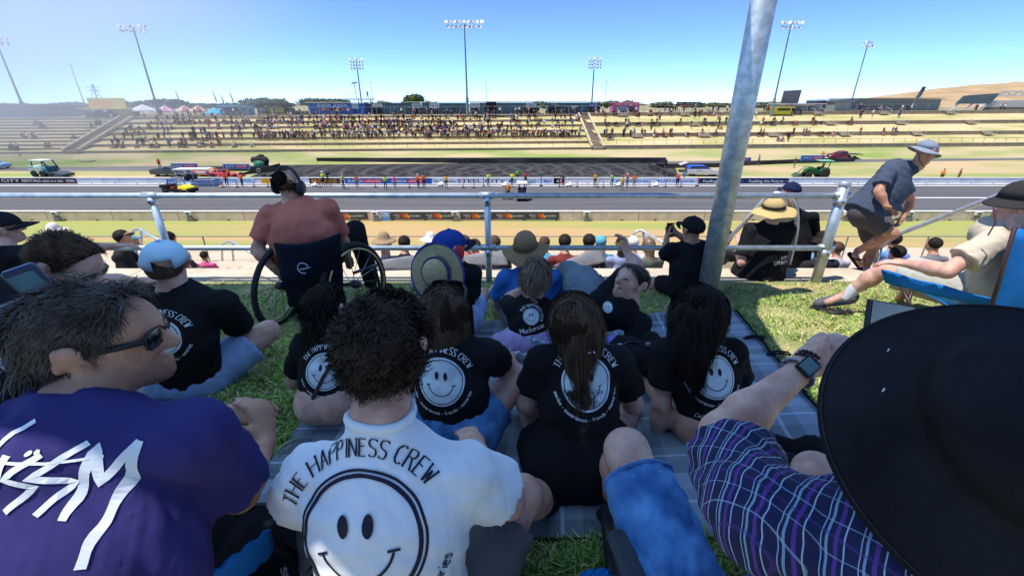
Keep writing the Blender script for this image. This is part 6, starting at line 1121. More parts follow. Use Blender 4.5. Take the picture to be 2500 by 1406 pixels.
m_shirt = M('shirt_any', (1,1,1), (.72,.72,.72), scale=5, rough=.95, objcol=True); PM = [M('trouser_black', (.02,.02,.024), rough=.95), M('trouser_denim', (.06,.09,.16), rough=.95), M('trouser_khaki', (.26,.21,.14), rough=.95), M('trouser_grey', (.14,.14,.15), rough=.95)]
m_shoe = M('shoe_dark', (.05,.05,.05), rough=.9); HM = dict(k=m_hairk, b=m_hairb, w=M('hat_white', (.66,.64,.58), rough=.95), y=M('hat_yellow', (.55,.42,.1), rough=.95), n=M('hat_navy', (.02,.03,.08), rough=.95), t=M('hat_tan', (.30,.20,.11), rough=.95), l=m_hairl, g=m_hairg, c=M('hat_teal', (.10,.36,.48), rough=.95))
FIGM = {}
def fig_mesh(pose, hat=0, hc='k', long=False, pants=0, b=1., cell=.035):
    key = (pose, hat, hc, long, pants, b, cell)
    if key not in FIGM: FIGM[key] = sdf_mesh(fig_prims(pose, hat, long, b), cell, name='person', mats=[m_skin2, m_shirt, PM[pants], HM[hc], m_shoe], zones=True)
    return FIGM[key]
def figure(label, loc, rz, col, pose='stand', hat=0, hc='k', long=True, pants=0, b=1., cell=.03, s=1., group=None):
    o = link('person', fig_mesh(pose, hat, hc, long, pants, b, cell)); o.location = loc; o.rotation_euler = (0, 0, rz); o.scale = (s,)*3; o.color = (*srgb(*col), 1); return tag(o, label, 'person', group)
OR, LI, YE = (232,112,38), (190,232,70), (236,176,40)
G_ = 'track crew and marshals'
for px, py, col, pose, hat, hc, long, pants, rz, s, lb in (
 (57,399,(214,96,80),'stand_hip',0,'k',True,3,2.8,1.05,'marshal in orange red top standing in the thin smoke at far left'),
 (392,412,OR,'stand',1,'y',True,0,.3,1,'orange topped marshal behind the dark ute tray'),
 (556,456.5,OR,'stand',0,'k',True,0,.5,1,'orange marshal with black trousers at the wall, left of the pair'),
 (593,457,OR,'stand_hip',0,'k',True,0,-.4,1,'orange marshal with black trousers at the wall, right of the pair'),
 (562,441,(226,110,60),'stand',1,'t',True,0,0,1,'broad orange marshal standing behind the far barrier'),
 (529,433,(228,214,90),'stand',1,'t',True,0,.8,.9,'marshal in yellow vest among the red race cars'),
 (510,436,(220,110,60),'stand',0,'b',True,0,.8,.9,'marshal in orange vest bending over the red race cars'),
 (791,456,LI,'stand_cam',2,'w',False,0,-.2,1.1,'camera operator in lime vest and wide white hat beside a tripod'),
 (840,462,(218,226,70),'stand',1,'y',True,1,1.2,1.08,'marshal in lime vest and jeans left of the AUTO PARTS banner'),
 (873,462,(230,125,50),'stand_hip',0,'b',False,3,.2,1,'orange topped marshal with bare legs by the BURSON banner'),
 (942,463,LI,'stand',0,'k',True,1,.1,1.02,'marshal in lime vest and teal jeans next to the pink top'),
 (965,463,(232,60,130),'stand',0,'b',False,2,-.1,1,'person in bright pink top standing at the far barrier'),
 (1022,460,(226,105,45),'stand',1,'w',True,0,-.6,1.05,'orange marshal with white cap, left of two standing together'),
 (1036,461,OR,'stand_hip',0,'k',True,0,.3,1.1,'broad orange marshal, right of two standing together'),
 (1090,461,(238,190,60),'stand',0,'k',False,0,0,1,'marshal in yellow top and black shorts by the Di Candilo banner'),
 (1192,456,LI,'stand_cam',0,'k',False,3,-.7,1.02,'photographer in lime vest leaning at the STEEL CITY banner'),
 (1250,457,(215,235,60),'stand_cam',0,'k',False,0,-.6,1.1,'tall person in lime vest left of the golf buggy'),
 (1263,445,(120,210,60),'stand',0,'g',True,0,.6,1,'person in green vest seated on the barrier behind the golf buggy'),
 (1283,452,(190,60,70),'stand_hip',0,'k',True,0,0,1,'person in dark red top behind the golf buggy'),
 (1374,458,(60,66,80),'stand_hip',0,'b',False,0,-.9,1.08,'photographer in dark vest and bare legs beside the red banner'),
 (1452,457,(222,160,50),'stand',0,'k',True,0,2.6,1.05,'fire crew member in mustard jacket and navy trousers'),
 (1493,457,(150,226,110),'stand_cam',0,'k',True,3,.3,1,'person in mint vest and grey trousers holding up a camera'),
 (1518,466,(236,176,30),'stand_hip',0,'b',True,2,0,1.02,'fire crew member in full yellow suit standing nearest on the strip'),
 (1530,459,(238,90,40),'stand_up',1,'w',False,2,.5,1.05,'person in red orange top raising an arm to a white cap'),
 (1547,459,(238,120,40),'stand_hip',0,'l',False,2,0,1,'person in orange top with bare legs right of the raised arm'),
 (1652,457,(222,90,100),'stand',1,'w',True,0,-.3,1.05,'marshal in coral vest and black trousers by the LPM banner'),
 (1668,446,(60,120,210),'stand',0,'k',True,1,-1.2,.95,'person in blue top crouched on the far barrier'),
 (1624,412,(40,42,50),'stand',2,'w',False,0,.2,.95,'person in black with white hat standing on the road behind the estate'),
 (1677,424,(236,170,40),'squat',0,'b',True,0,.9,1.2,'person in mustard jacket crouching at the open tail of the estate'),
 (1850,404,(60,150,210),'stride',2,'k',False,0,1.3,1,'person in blue top walking along the right access road'),
 (1938,410,(36,36,42),'stand',0,'k',True,0,1.0,1,'person in black standing left of the green tractor'),
 (2005,393,(238,130,40),'stand_hip',0,'k',True,0,3,1,'orange marshal behind the rightmost blue board'),
 (2295,444,(232,130,50),'stand',0,'k',True,0,-1.2,1,'orange topped person behind the barrier right of the walking man'),
 (2336,444,(140,80,60),'stand',0,'k',True,0,1.2,1,'brown topped person behind the barrier at far right')):
    figure(lb, UZ(px, py, TZ+.005), rz, col, pose, hat, hc, long, pants, 1., .035, s, G_)
# spectators on the tiers below the ledge: seated, backs to us
GL_ = 'spectators on the tiers below the ledge'
def low(px, py, Y, col, hat, hc, lb, rz=0., s=1., b=1., pose='sit', pants=0): 
    h = U(px, py, Y); figure(lb, (h.x, Y, h.z-.80*s), rz, col, pose, hat, hc, False, pants, b, .018, s, GL_)
low(125,578,6.4,(215,205,190),2,'w','person in a pale straw hat below the ledge at far left')
low(285,585,5.9,(30,30,34),1,'k','person in black cap below the ledge left of the pale blue cap', -1.2)
low(312,592,6.6,(120,180,220),1,'c','child in pale blue hood below the ledge left of the pale blue cap', -.8, .8)
low(496,628,8.6,(226,90,150),1,'k','child in pink top and dark helmet below the ledge', .2, .85)
low(405,588,6.6,(60,50,60),0,'k','dark haired person hidden behind the pale blue cap'); low(940,606,5.6,(40,60,110),2,'t','person in a wide brown felt hat below the ledge', .3, 1.05); low(985,600,6.1,(30,36,60),0,'k','dark haired person in patterned navy shirt right of the brown felt hat')
low(1050,600,6.3,(220,210,190),2,'w','person in grey sun hat half hidden behind the ear muffs child'); low(1140,598,6.0,(226,70,50),0,'b','person in red orange top beyond the blue capped child', .8); low(1165,606,6.4,(60,50,50),0,'b','brown haired person left of the middle rail post', .6)
low(1212,600,5.9,(50,50,56),0,'b','person in dark top just right of the middle rail post', .5); low(1380,598,5.75,(125,52,48),0,'k','dark haired person in maroon tee below the ledge'); low(1441,597,5.85,(34,38,52),0,'k','dark haired person in navy tee below the ledge', .1); low(1468,598,6.5,(60,120,150),1,'c','person in turquoise cap below the ledge'); low(1520,602,6.2,(150,160,200),3,'k','person with dark bob hair behind the raised chip'); low(1548,600,6.5,(190,205,230),1,'w','person in white cap below the ledge'); low(1590,606,5.9,(95,98,92),3,'l','blonde person in grey green top below the ledge', .3); low(1330,600,6.6,(90,170,210),0,'b','person in aqua top behind the tan bush hat')
low(1938,606,5.8,(140,160,195),0,'b','person in grey blue tee below the end post'); low(1988,598,6.5,(120,160,210),1,'c','person in pale blue hat and shirt below the end post'); low(2014,606,5.65,(42,42,46),2,'k','person in black bucket hat and charcoal tee below the end post', .15, 1.1, 1.1); low(2188,592,6.5,(110,150,215),0,'k','person in blue printed tee below the walking man', -.3); low(2290,603,6.6,(120,120,125),0,'k','dark haired person right of the walking man'); low(2200,625,5.9,(60,110,190),1,'k','person in dark cap low behind the beige man\'s arm'); low(2050,612,6.9,(190,190,200),0,'b','person half hidden behind the charcoal tee')
low(1772,585,6.4,(36,36,40),1,'k','person in black right behind the galvanised pole', -.6)
# far left: person in black at the edge leaning on the rail, sunglasses man
J = dict(head=U(5,560,3.2), neck=U(5,600,3.15), sl=U(-70,640,3.1), sr=U(70,620,3.15), chest=U(-5,680,3.1), hl=U(-30,760,3.1), hr=U(30,760,3.1), er=U(190,608,3.5), wr=U(282,600,3.75), el=U(-110,740,3.2), Hr=H((.8,.3,-.05),(0,0,-1),.3))
o, T = make_person('man in black cap and tee at the left edge reaching along the rail', J, 1.08, 1.1, m_skin, .013, f=(.5,.85,0), tee=(m_btee, dict(sleeve=.45, loose=.02, boxy=.08))); ball_cap(o, v3(J['head'])+v3((0,0,.0)), (.8,.6,.05), (0,0,1), cloth('cap_black', (.014,.014,.017)), s=1.2); hair(o, J['head'], (.5,.85,0), (0,0,1), 1., m_hairg, n=300, length=(.008,.014), seg=2, width=.005, hl=(.1,-.15), low=-.6, seed=25, shell=.003)
J = dict(head=U(172,648,1.75), neck=U(175,715,1.72), sl=U(95,745,1.62), sr=U(215,745,1.85), chest=U(150,820,1.7), hl=U(120,900,1.7), hr=U(190,900,1.75), er=U(255,690,2.05), wr=U(355,690,2.25), el=U(60,850,1.75), Hr=H((.8,.2,.1),(0,0,-1),.4)); fd, ud = (.80,.05,-.5), (.5,.0,.85)
o, T = make_person('brown haired man in mirrored sunglasses leaning behind the screen', J, 1.0, 1.0, m_skin, .010, f=fd, u=ud, hs=1.05, tee=(m_btee, dict(sleeve=.4))); sunglasses(o, J['head'], fd, ud, 1.05, P((150,145,130), .3, metal=.8), M('gold_lens', (.10,.085,.05), rough=.08, spec=.8)); hair(o, J['head'], fd, ud, 1.04, m_hairb, n=3600, length=(.02,.035), seg=5, width=.003, hl=(.5,-.05), grav=.05, lift=.05, low=-.55, seed=26, shell=.014, flow=fall(-.15,-.02))
# ---------------------------------------------------------------- vehicles and gear round the strip (local x = length, front at +x)
m_glass = M('car_glass', (.02,.025,.03), rough=.06, spec=.8); m_rim = M('alloy_rim', (.5,.5,.5), rough=.3, metal=.8)
def vwheel(r, x, y, R=.34, w=.22, rim=None):
    X = Matrix.Translation((x, y, R)) @ Matrix.Rotation(math.pi/2, 4, 'X'); t = MB().lathe([(R*.6,-w/2),(R*.93,-w/2),(R,-w*.3),(R,w*.3),(R*.93,w/2),(R*.6,w/2)], 18, X).build('wheel', m_rubber, r, True); MB().lathe([(0,-w*.45),(R*.3,-w*.5),(R*.62,-w*.35),(R*.62,w*.35),(R*.3,w*.5),(0,w*.45)], 12, X).build('rim', rim or m_rim, t, True)
def loft(prof, W, belt, top, mats=0, tum=.8):            # profile polygon with narrowing above the belt line
    mb = MB(); n = len(prof); wd = lambda z: W/2*(1 if z <= belt else 1-(1-tum)*(z-belt)/max(top-belt, .01)); vs = [(x, -wd(z), z) for x, z in prof]+[(x, wd(z), z) for x, z in prof]
    mb.add(vs, [tuple(range(n)), tuple(range(2*n-1, n-1, -1))]+[((i+1) % n, i, i+n, (i+1) % n+n) for i in range(n)]); return mb
def vehicle(label, cat, loc, rz, name='car'): return thing(name, label, cat, loc, rz)
def bev(o, w=.05): m = o.modifiers.new('b', 'BEVEL'); m.width = w; m.segments = 2; m.limit_method = 'ANGLE'; return o
def carbody(r, body, cabin, W, col, belt, top, glass=True, wx=(1.4,-1.4), R=.34, roof=None):
    bm_ = P(col, .35, coat=.5); bev(loft(body, W, belt, top).build('body', bm_, r)); c = bev(loft(cabin, W*.94, belt, top).build('cabin', roof or bm_, r), .04); x0, x1 = min(p[0] for p in cabin), max(p[0] for p in cabin); cx = sum(p[0] for p in cabin)/len(cabin)
    gp = [(cx+(x-cx)*.86, belt+.06+(z-belt)*.78) for x, z in cabin]
    for e in (-1, 1): loft(gp, W*.955, belt, top).build('window', m_glass, c); break
    fr_ = sorted(cabin, key=lambda p: -p[0]); a = max(cabin, key=lambda p: p[0]); b = max(cabin, key=lambda p: p[1]*10+p[0]); MB().add([(a[0]+.02-.06,-W*.4,a[1]+.05),(a[0]-.04,W*.4,a[1]+.05),(b[0]+.05,W*.34,b[1]-.05),(b[0]+.05,-W*.34,b[1]-.05)], [(0,1,2,3)]).build('windscreen', m_glass, c)
    for x in wx:
        for e in (-1, 1): vwheel(r, x, e*(W/2-.12), R)
    fx = max(p[0] for p in body); bx = min(p[0] for p in body)
    for e in (-1, 1): MB().box((fx-.06, e*W*.36, .68), (.12,.34,.16)).build('headlight', P((225,228,230), .2), r); MB().box((bx+.03, e*W*.4, .78), (.08,.2,.2)).build('tail_light', P((170,30,30), .3), r)
    for e in (-1, 1): MB().box((cx+.1, e*(W/2+.005), .5*belt+.35), (.9,.02,.03)).build('door_line', P((30,30,34)), r)
r = vehicle('dark blue grey ute with open tray parked behind the far barrier', 'ute', UZ(422,430,TZ), math.radians(-4))
carbody(r, [(-2.7,.45),(-2.75,.95),(-.6,1.0),(.9,1.02),(2.5,.86),(2.72,.6),(2.65,.32),(-2.6,.32)], [(-.75,1.0),(-.45,1.42),(.2,1.46),(1.15,1.03)], 1.85, (58,70,84), 1.0, 1.46, wx=(1.65,-1.6)); MB().box((-1.75,0,1.0), (1.7,1.5,.03)).build('tray', P((24,26,30)), r)
r = vehicle('maroon flatbed ute on the right access road', 'ute', UZ(2056,388.5,TZ), math.radians(180-2))
carbody(r, [(-.4,.4),(-.4,1.0),(1.2,1.06),(2.7,.86),(2.9,.55),(2.8,.32),(-.4,.32)], [(-.35,1.02),(-.25,1.5),(.6,1.52),(1.6,1.05)], 1.85, (120,26,60), 1.05, 1.52, wx=(1.85,-1.7)); MB().box((-1.75,0,.95), (2.7,1.95,.1)).build('flat_tray', P((60,62,66)), r); MB().bar((-.45,-.9,.95), (-.45,-.9,1.6), .06).build('headboard', P((150,150,150)), r)
r = vehicle('silver estate with blue roof and open tail beyond the burnout pad', 'car', UZ(1712,429,TZ), math.radians(-6))
carbody(r, [(-2.3,.42),(-2.35,1.0),(.9,1.05),(2.2,.9),(2.4,.6),(2.3,.3),(-2.2,.3)], [(-2.3,1.0),(-1.9,1.48),(.1,1.52),(1.15,1.05)], 1.82, (200,196,200), 1.02, 1.52, wx=(1.5,-1.45), roof=P((38,86,190), .3)); MB().box((-2.9,0,1.75), (1.1,1.5,.06), Matrix.Rotation(-.35, 3, 'Y')).build('tailgate', P((190,190,196), .35), r)
for k in range(5): MB().box((-2.7-.12*k, -.5+.25*k, .55+.1*(k % 3)), (.35,.3,.3)).build('toolbox', P(((60,60,66),(190,170,50),(200,200,200))[k % 3]), r)
r = vehicle('pale blue car half out of the picture in the smoke at far left', 'car', UZ(-14,412,TZ), math.radians(-3))
carbody(r, [(-2.3,.42),(-2.3,.95),(.9,1.0),(2.3,.85),(2.4,.55),(2.3,.3),(-2.2,.3)], [(-1.9,.95),(-1.2,1.4),(.1,1.42),(1.1,1.0)], 1.8, (110,170,220), .98, 1.42, wx=(1.5,-1.4))
# loader
r = vehicle('teal compact loader with mower deck left of the dark ute', 'loader', UZ(128,431.5,TZ), math.radians(-6), 'loader'); tl = P((40,112,136), .4)
bev(loft([(-2.5,.45),(-2.6,1.55),(-.6,1.4),(-.1,.9),(-.1,.45)], 1.6, 1.5, 1.6).build('engine_body', P((176,192,184), .5), r)); bev(MB().box((.1,0,1.0), (.9,1.5,1.0)).build('nose', tl, r), .08); MB().bar((-2.5,-.7,1.55), (.3,-.7,1.3), .14).build('boom', P((170,205,215), .5), r); MB().bar((-2.5,.7,1.55), (.3,.7,1.3), .14).build('boom', P((170,205,215), .5), r)
MB().box((-.8,0,2.35), (2.3,1.5,.12)).build('roof', P((215,225,225), .5), r)
for x, y in ((-1.8,-.65),(-1.8,.65)): MB().bar((x,y,1.4), (x+.1,y,2.3), .1).build('roof_post', m_black, r)
for y in (-.65,.65): MB().bar((.9,y,.9), (.2,y,2.3), .12).build('roof_post', m_black, r)
for x in (-1.75, -.35):
    for e in (-1, 1): vwheel(r, x, e*.75, .5, .35, P((60,62,62)))
bev(loft([(.6,.15),(.6,.75),(1.6,.8),(2.9,.5),(2.7,.12)], 1.9, .5, .8).build('mower_deck', P((58,74,84), .5), r)); vwheel(r, 1.1, -.9, .36, .2, P((40,40,42))); MB().tube([(1.2,-.3,.8),(1.3,-.3,1.3),(1.1,-.3,1.5)], .04, 6).build('hose', m_black, r)
# tractor
r = vehicle('green tractor with front loader and canopy on the right infield', 'tractor', UZ(1990,434,TZ), math.radians(180-3), 'tractor'); gn = P((34,104,52), .45)
bev(loft([(.2,.75),(.2,1.35),(1.6,1.3),(1.75,1.0),(1.7,.65),(.2,.6)], .85, 1.3, 1.4).build('bonnet', gn, r)); MB().box((-.3,0,.75), (1.6,.7,.5)).build('chassis', gn, r)
for e in (-1, 1): vwheel(r, -.7, e*.72, .72, .42, P((226,206,130))); vwheel(r, 1.35, e*.65, .42, .28, P((226,206,130))); MB().prism([(-1.35,1.15),(-1.1,1.5),(-.4,1.5),(.0,1.1),(.0,1.0),(-.4,1.38),(-1.1,1.38)], e*.55-.2, e*.55+.2).build('mudguard', gn, r)
for x, y in ((-1.1,-.55),(-1.1,.55)): MB().bar((x,y,1.2), (x-.15,y,2.35), .08).build('canopy_post', m_black, r)
bev(MB().box((-.75,0,2.42), (1.9,1.4,.1)).build('canopy', P((120,190,150), .5), r), .04); MB().box((-.85,0,1.15), (.5,.5,.5)).build('seat', m_black, r)
for e in (-1, 1): MB().tube([(.3,e*.5,1.4),(1.6,e*.5,1.5),(2.5,e*.5,.5)], .07, 6).build('loader_arm', gn, r, True)
MB().prism([(2.4,.2),(2.5,.65),(2.75,.6),(3.1,.15)], -.8, .8).build('bucket', P((70,90,72)), r); MB().tube([(-1.2,0,1.0),(-1.6,.3,1.3),(-1.6,.3,.3)], .06, 6).build('hitch_frame', m_black, r)
p = UZ(1990,434,TZ); figure('driver in red top seated on the green tractor', (p.x+.75, p.y, TZ+1.25), math.pi/2, (150,60,50), 'sit', 0, 'b', True, 0, 1, .035, .95, G_)
# utility buggy on the strip
r = vehicle('black utility buggy with bright yellow bonnet on the drag strip', 'buggy', UZ(440,474,TZ), math.radians(-10), 'buggy')
MB().box((-.2,0,.55), (2.9,1.4,.35)).build('chassis', P((30,30,34)), r); bev(loft([(.55,.6),(.55,1.05),(1.0,1.1),(1.75,.85),(1.8,.6)], 1.4, .9, 1.1).build('bonnet', P((238,205,30), .35), r)); MB().box((-1.3,0,.95), (1.1,1.4,.35)).build('cargo_bed', P((26,26,30)), r); MB().box((-.2,0,.85), (.6,1.2,.25)).build('seat', P((150,60,40)), r)
for x0, x1 in ((.55,.2),(-.7,-.6)):
    for e in (-1, 1): MB().bar((x0,e*.62,.9), (x1,e*.6,1.85), .07).build('roll_bar', m_black, r)
bev(MB().box((-.2,0,1.88), (1.1,1.35,.08)).build('roof', P((110,116,120)), r), .03); MB().add([(.56,-.6,1.05),(.56,.6,1.05),(.22,.58,1.8),(.22,-.58,1.8)], [(0,1,2,3)]).build('windscreen', M('clear_screen', (.6,.68,.72), rough=.1, alpha=.35), r); MB().box((1.95,0,.55), (.3,1.3,.35)).build('bull_bar', P((26,26,28)), r)
for x in (1.15, -1.2):
    for e in (-1, 1): vwheel(r, x, e*.68, .32, .26, P((60,60,62)))
# golf buggy, motorbike and rider
r = vehicle('white golf buggy with canopy carrying two people up the strip', 'golf buggy', UZ(1274,487,TZ), math.radians(90), 'golf_buggy'); wv = P((228,230,234), .4)
MB().box((-.9,0,.6), (.7,1.15,.5)).build('rear_body', wv, r); MB().box((.2,0,.4), (2.1,1.1,.25)).build('floor_pan', P((90,90,95)), r); bev(MB().box((0,0,1.85), (1.7,1.2,.14)).build('canopy', P((206,206,212), .5), r), .04); MB().box((-.45,0,.95), (.3,1.1,.5)).build('seat_back', P((60,50,60)), r)
for x, y in ((-.75,-.52),(-.75,.52),(.75,-.5),(.75,.5)): MB().bar((x,y,.8), (x,y,1.8), .05).build('canopy_post', P((210,210,214)), r)
for x in (-.85,.95):
    for e in (-1, 1): vwheel(r, x, e*.5, .24, .2)
p = UZ(1274,487,TZ)
for dx, cl, lb in ((-.28,(90,50,50),'passenger in dark red top in the golf buggy'),(.28,(60,66,100),'driver in navy top in the golf buggy')): figure(lb, (p.x+dx, p.y-.1, TZ+.72), 0, cl, 'sit', 0, 'k', True, 0, 1, .035, 1, G_)
r = vehicle('dark quad bike ridden by the orange clad rider', 'quad bike', UZ(1240,484,TZ), math.radians(82), 'quad_bike'); MB().tube([(-.7,0,.75),(0,0,.8),(.6,0,.72)], .2, 10).build('body', P((30,30,36), .4), r, True); MB().tube([(.5,-.4,1.05),(.45,0,1.0),(.5,.4,1.05)], .03, 6).build('handlebar', m_black, r); MB().box((-.75,0,.72), (.4,1.0,.06)).build('rack', P((50,50,52)), r)
for x in (-.6,.65):
    for e in (-1, 1): vwheel(r, x, e*.42, .28, .24)
p = UZ(1240,484,TZ); figure('rider in orange vest and white helmet on the quad bike', (p.x, p.y-.1, TZ+.78), .1, (244,150,50), 'sit', 1, 'w', True, 0, 1.05, .035, 1.1, G_)
# race cars, canopy frame, ramp trailer and shop boards
r = vehicle('low red race car behind the far barrier', 'race car', UZ(555,434,TZ), math.radians(-3), 'race_car'); bev(loft([(-2.2,.2),(-2.2,.75),(-.6,.85),(1.0,.6),(2.4,.35),(2.4,.15)], 1.5, .8, .9).build('body', P((205,60,70), .35), r)); MB().box((-.6,0,.95), (.9,.9,.35)).build('cockpit', P((120,70,90)), r); MB().box((-2.1,0,1.1), (.5,1.5,.06)).build('wing', P((225,110,50)), r)
for x in (-1.5,1.7):
    for e in (-1, 1): vwheel(r, x, e*.7, .34, .3)
r = vehicle('orange and white race car nose behind the canopy frame', 'race car', UZ(508,430,TZ), math.radians(-3), 'race_car'); bev(loft([(-2,.25),(-2,.9),(-.2,1.2),(.9,1.15),(2.0,.55),(2.0,.25)], 1.5, 1.0, 1.2).build('body', P((222,110,70), .35), r)); MB().box((.0,0,.62), (2.6,1.54,.25)).build('side_stripe', P((232,232,238)), r)
for x in (-1.4,1.4):
    for e in (-1, 1): vwheel(r, x, e*.7, .34, .3)
r = thing('canopy_frame', 'white framed trailer canopy beside the far barrier', 'canopy', UZ(486,456,TZ)); 
for x in (-2.3,-.2,1.9,3.2): MB().bar((x,0,0), (x-.4,0,2.1), .06).build('post', P((200,204,208)), r)
for z, x0, x1 in ((2.1,-2.9,2.6),(1.7,-2.6,1.2),(.9,-.4,2.2)): MB().bar((x0,0,z), (x1,0,z), .1).build('rail', P((226,230,232)), r)
MB().box((-.6,.6,2.2), (4.2,1.6,.06)).build('roof_sheet', P((225,230,232)), r); MB().tube([(-1.6,.3,.9),(-1.0,.3,1.4),(-.4,.3,.9)], .35, 8).build('winch_drum', m_black, r)
r = thing('ramp_trailer', 'black ramp trailer with emblem behind the far barrier', 'trailer', UZ(640,436,TZ)); bev(MB().prism([(-2.8,.75),(2.6,2.05),(2.6,1.1),(-2.8,.55)], -.8, .8).build('ramp', P((26,26,30), .5), r), .03); MB().tube([(.2+.28*math.cos(a), -.83, 1.28+.2*math.sin(a)) for a in [6.28*i/16 for i in range(17)]], .03, 5).build('emblem', P((190,190,195)), r)
for x in (.8,1.7): vwheel(r, x, -.7, .36, .25)
r = thing('covered_tank', 'green tank under a heap of black netting on the trailer', 'tank', UZ(640,412,TZ)); MB().lathe([(0,0),(1.1,0),(1.1,1.3),(0,1.4)], 16).build('tank_body', P((40,120,90), .5), r, True); part(r, 'netting', [CAP((-.9,-.2,1.4), (.9,-.2,1.45), .5, .5), CAP((0,0,1.7), (.3,0,1.8), .5, .5), CAP((1.0,-.3,.9), (1.1,-.3,1.3), .4, .45)], m_rubber, .08, .08, 9)
for x0, x1, y0, y1, lb in ((420,484,411,399,'blue shop board behind the dark ute, left of the pair'),(546,611,412.5,400.5,'blue shop board left of the ramp trailer, right of the pair'),(1772,1832,396,384.5,'blue shop board just right of the galvanised pole'),(1953,2012,392,379.5,'blue shop board in front of the maroon ute')):
    a, b = UZ(x0, y0, TZ+.5), UZ(x1, y0, TZ+.5); w = b.x-a.x; h = U((x0+x1)/2, y1, a.y).z-a.z; r = thing('shop_board', lb, 'sign', (a.x, a.y, TZ), 0, 'blue shop boards beside the roads'); MB().box((w/2,0,.5+h/2), (w,.12,h)).build('frame', P((120,160,215)), r); MB().box((w/2,-.07,.5+h/2), (w-.25,.02,h-.22)).build('panel', P((30,60,150)), r)
    tx = MB(); letters(tx, 'BURSON', (w*.1,-.085,.5+h*.34), (1,0,0), (0,0,1), h*.36, w*.34); tx.build('lettering', P((210,225,240)), r); MB().box((w*.7,-.083,.5+h/2), (w*.42,.006,h*.5)).build('red_panel', P((170,60,110)), r); tx = MB(); letters(tx, 'AUTO PARTS', (w*.51,-.09,.5+h*.38), (1,0,0), (0,0,1), h*.28, w*.38); tx.build('lettering', P((235,215,225)), r)
    for x in (.3, w-.3): MB().bar((x,.05,0), (x,.05,.6), .1).build('leg', P((120,130,140)), r)
# marker posts, sandbags, tripod
mk = [(621,457,0),(655,457,0),(782,458,1),(917,458,0),(1000,459,0),(1131,459,0),(1157,459,0),(1181,456,2),(1321,455,2),(1366,457,2),(1409,457,0),(1459,458,0),(1473,458,0),(1585,457,0),(1624,457,0),(1662,457,1),(1702,455,1),(545,458,0),(580,458,0)]
for i, (px, py, k) in enumerate(mk):
    r = thing('marker_post', '%s marker post at the far barrier, %s in the row from the left' % (('orange','tall red orange','grey')[k], ('1st','2nd','3rd')[i] if i < 3 else '%dth' % (i+1)), 'marker post', UZ(px, py, TZ), 0, 'marker posts along the far barrier'); cl = P(((226,120,60),(232,90,50),(90,90,96))[k]); MB().tube([(0,0,0),(0,0,1.15 if k else .85)], [.07,.05], 6).build('post', cl, r); MB().box((0,0,.04), (.4,.4,.08)).build('foot', m_rubber, r)
for i, (px, py) in enumerate(((1076,455),(1232,456),(1389,456),(1508,456),(1600,456),(768,457))):
    o = part(None, 'sandbag', [CAP((-.18,0,.2), (.2,0,.22), .22, .24), CAP((.1,0,.45), (.22,0,.62), .14, .06)], P((238,240,242)), .06, .03, 12); o.location = UZ(px, py, TZ); tag(o, 'white sandbag leaning at the far barrier, %s from the left' % ('second','third','fourth','fifth','sixth','first')[i], 'sandbag', 'white sandbags')
r = thing('tripod', 'camera tripod beside the lime vested camera operator', 'tripod', UZ(803,455,TZ))
for a in (0, 2.1, 4.2): MB().bar((.35*math.cos(a),.35*math.sin(a),0), (0,0,1.5), .06).build('leg', m_black, r)
MB().box((.1,0,1.6), (.5,.2,.25)).build('camera_head', m_black, r)
tag(MB().box((0,0,0), (.9,.25,.12)).build('bench_slab', m_cap, loc=UZ(755,392,TZ)+Vector((0,0,.3))), 'pale slab lying on the bank above the burnout wall', 'slab')
r = tag(MB().box((0,0,0), (2.2,.8,.1)).build('bench_slab', m_cap, loc=BK(PXB(1600,378,-3), -3, -.75)), 'pale slab lying on the green bank left of the galvanised pole', 'slab')
r = tag(MB().box((0,0,0), (2.4,1.2,.1)).build('bench_slab', m_cap, loc=BK(PXB(213,386,-4), -4, -.8)), 'pale slab lying on the bank above the loader', 'slab')
# ---------------------------------------------------------------- crowd on the far terraces
def tread(a, n):                                        # height of the terrace surface
    if a < a_st1: st, wh = [20*i/10 for i in range(11)], .34
    elif a < a_st2: st, wh = STA, .46
    else: st, wh = STB, .8
    if n >= 20: return btop(a)+.44
    k = max(i for i in range(len(st)) if st[i] <= n+1e-6); z0 = BK(a, st[k]).z+wh; z1 = BK(a, st[k+1]).z if k+1 < len(st) else z0
    return z0+(z1-z0)*(n-st[k])/(st[k+1]-st[k])
RC = random.Random(5); SPOTS = []
CL = [('black',(22,22,26),9),('charcoal',(52,54,60),4),('white',(228,228,226),3),('grey',(130,132,136),2),('navy',(30,38,66),2),('red',(190,46,46),1),('blue',(60,110,180),1),('maroon',(104,40,48),1),('orange',(226,120,50),.6),('tan',(176,150,118),1),('pink',(222,150,160),.5)]
def put(px, n, pose, k=1, jit=6, py=330):
    for _ in range(k): SPOTS.append((PXB(px+RC.uniform(-jit, jit), py, n), n+RC.uniform(-.25,.25), pose))
for i in range(210):                                    # railing row
    px = RC.uniform(622, 1415); SPOTS.append((PXB(px, 350, 5.6), 5.7+RC.random()*.3, RC.choice(('stand_lean','stand','stand_lean','stand_hip'))))
for px in (650,664,700,712,718,740,760): put(px, 5.7, 'stand', 2, 5)
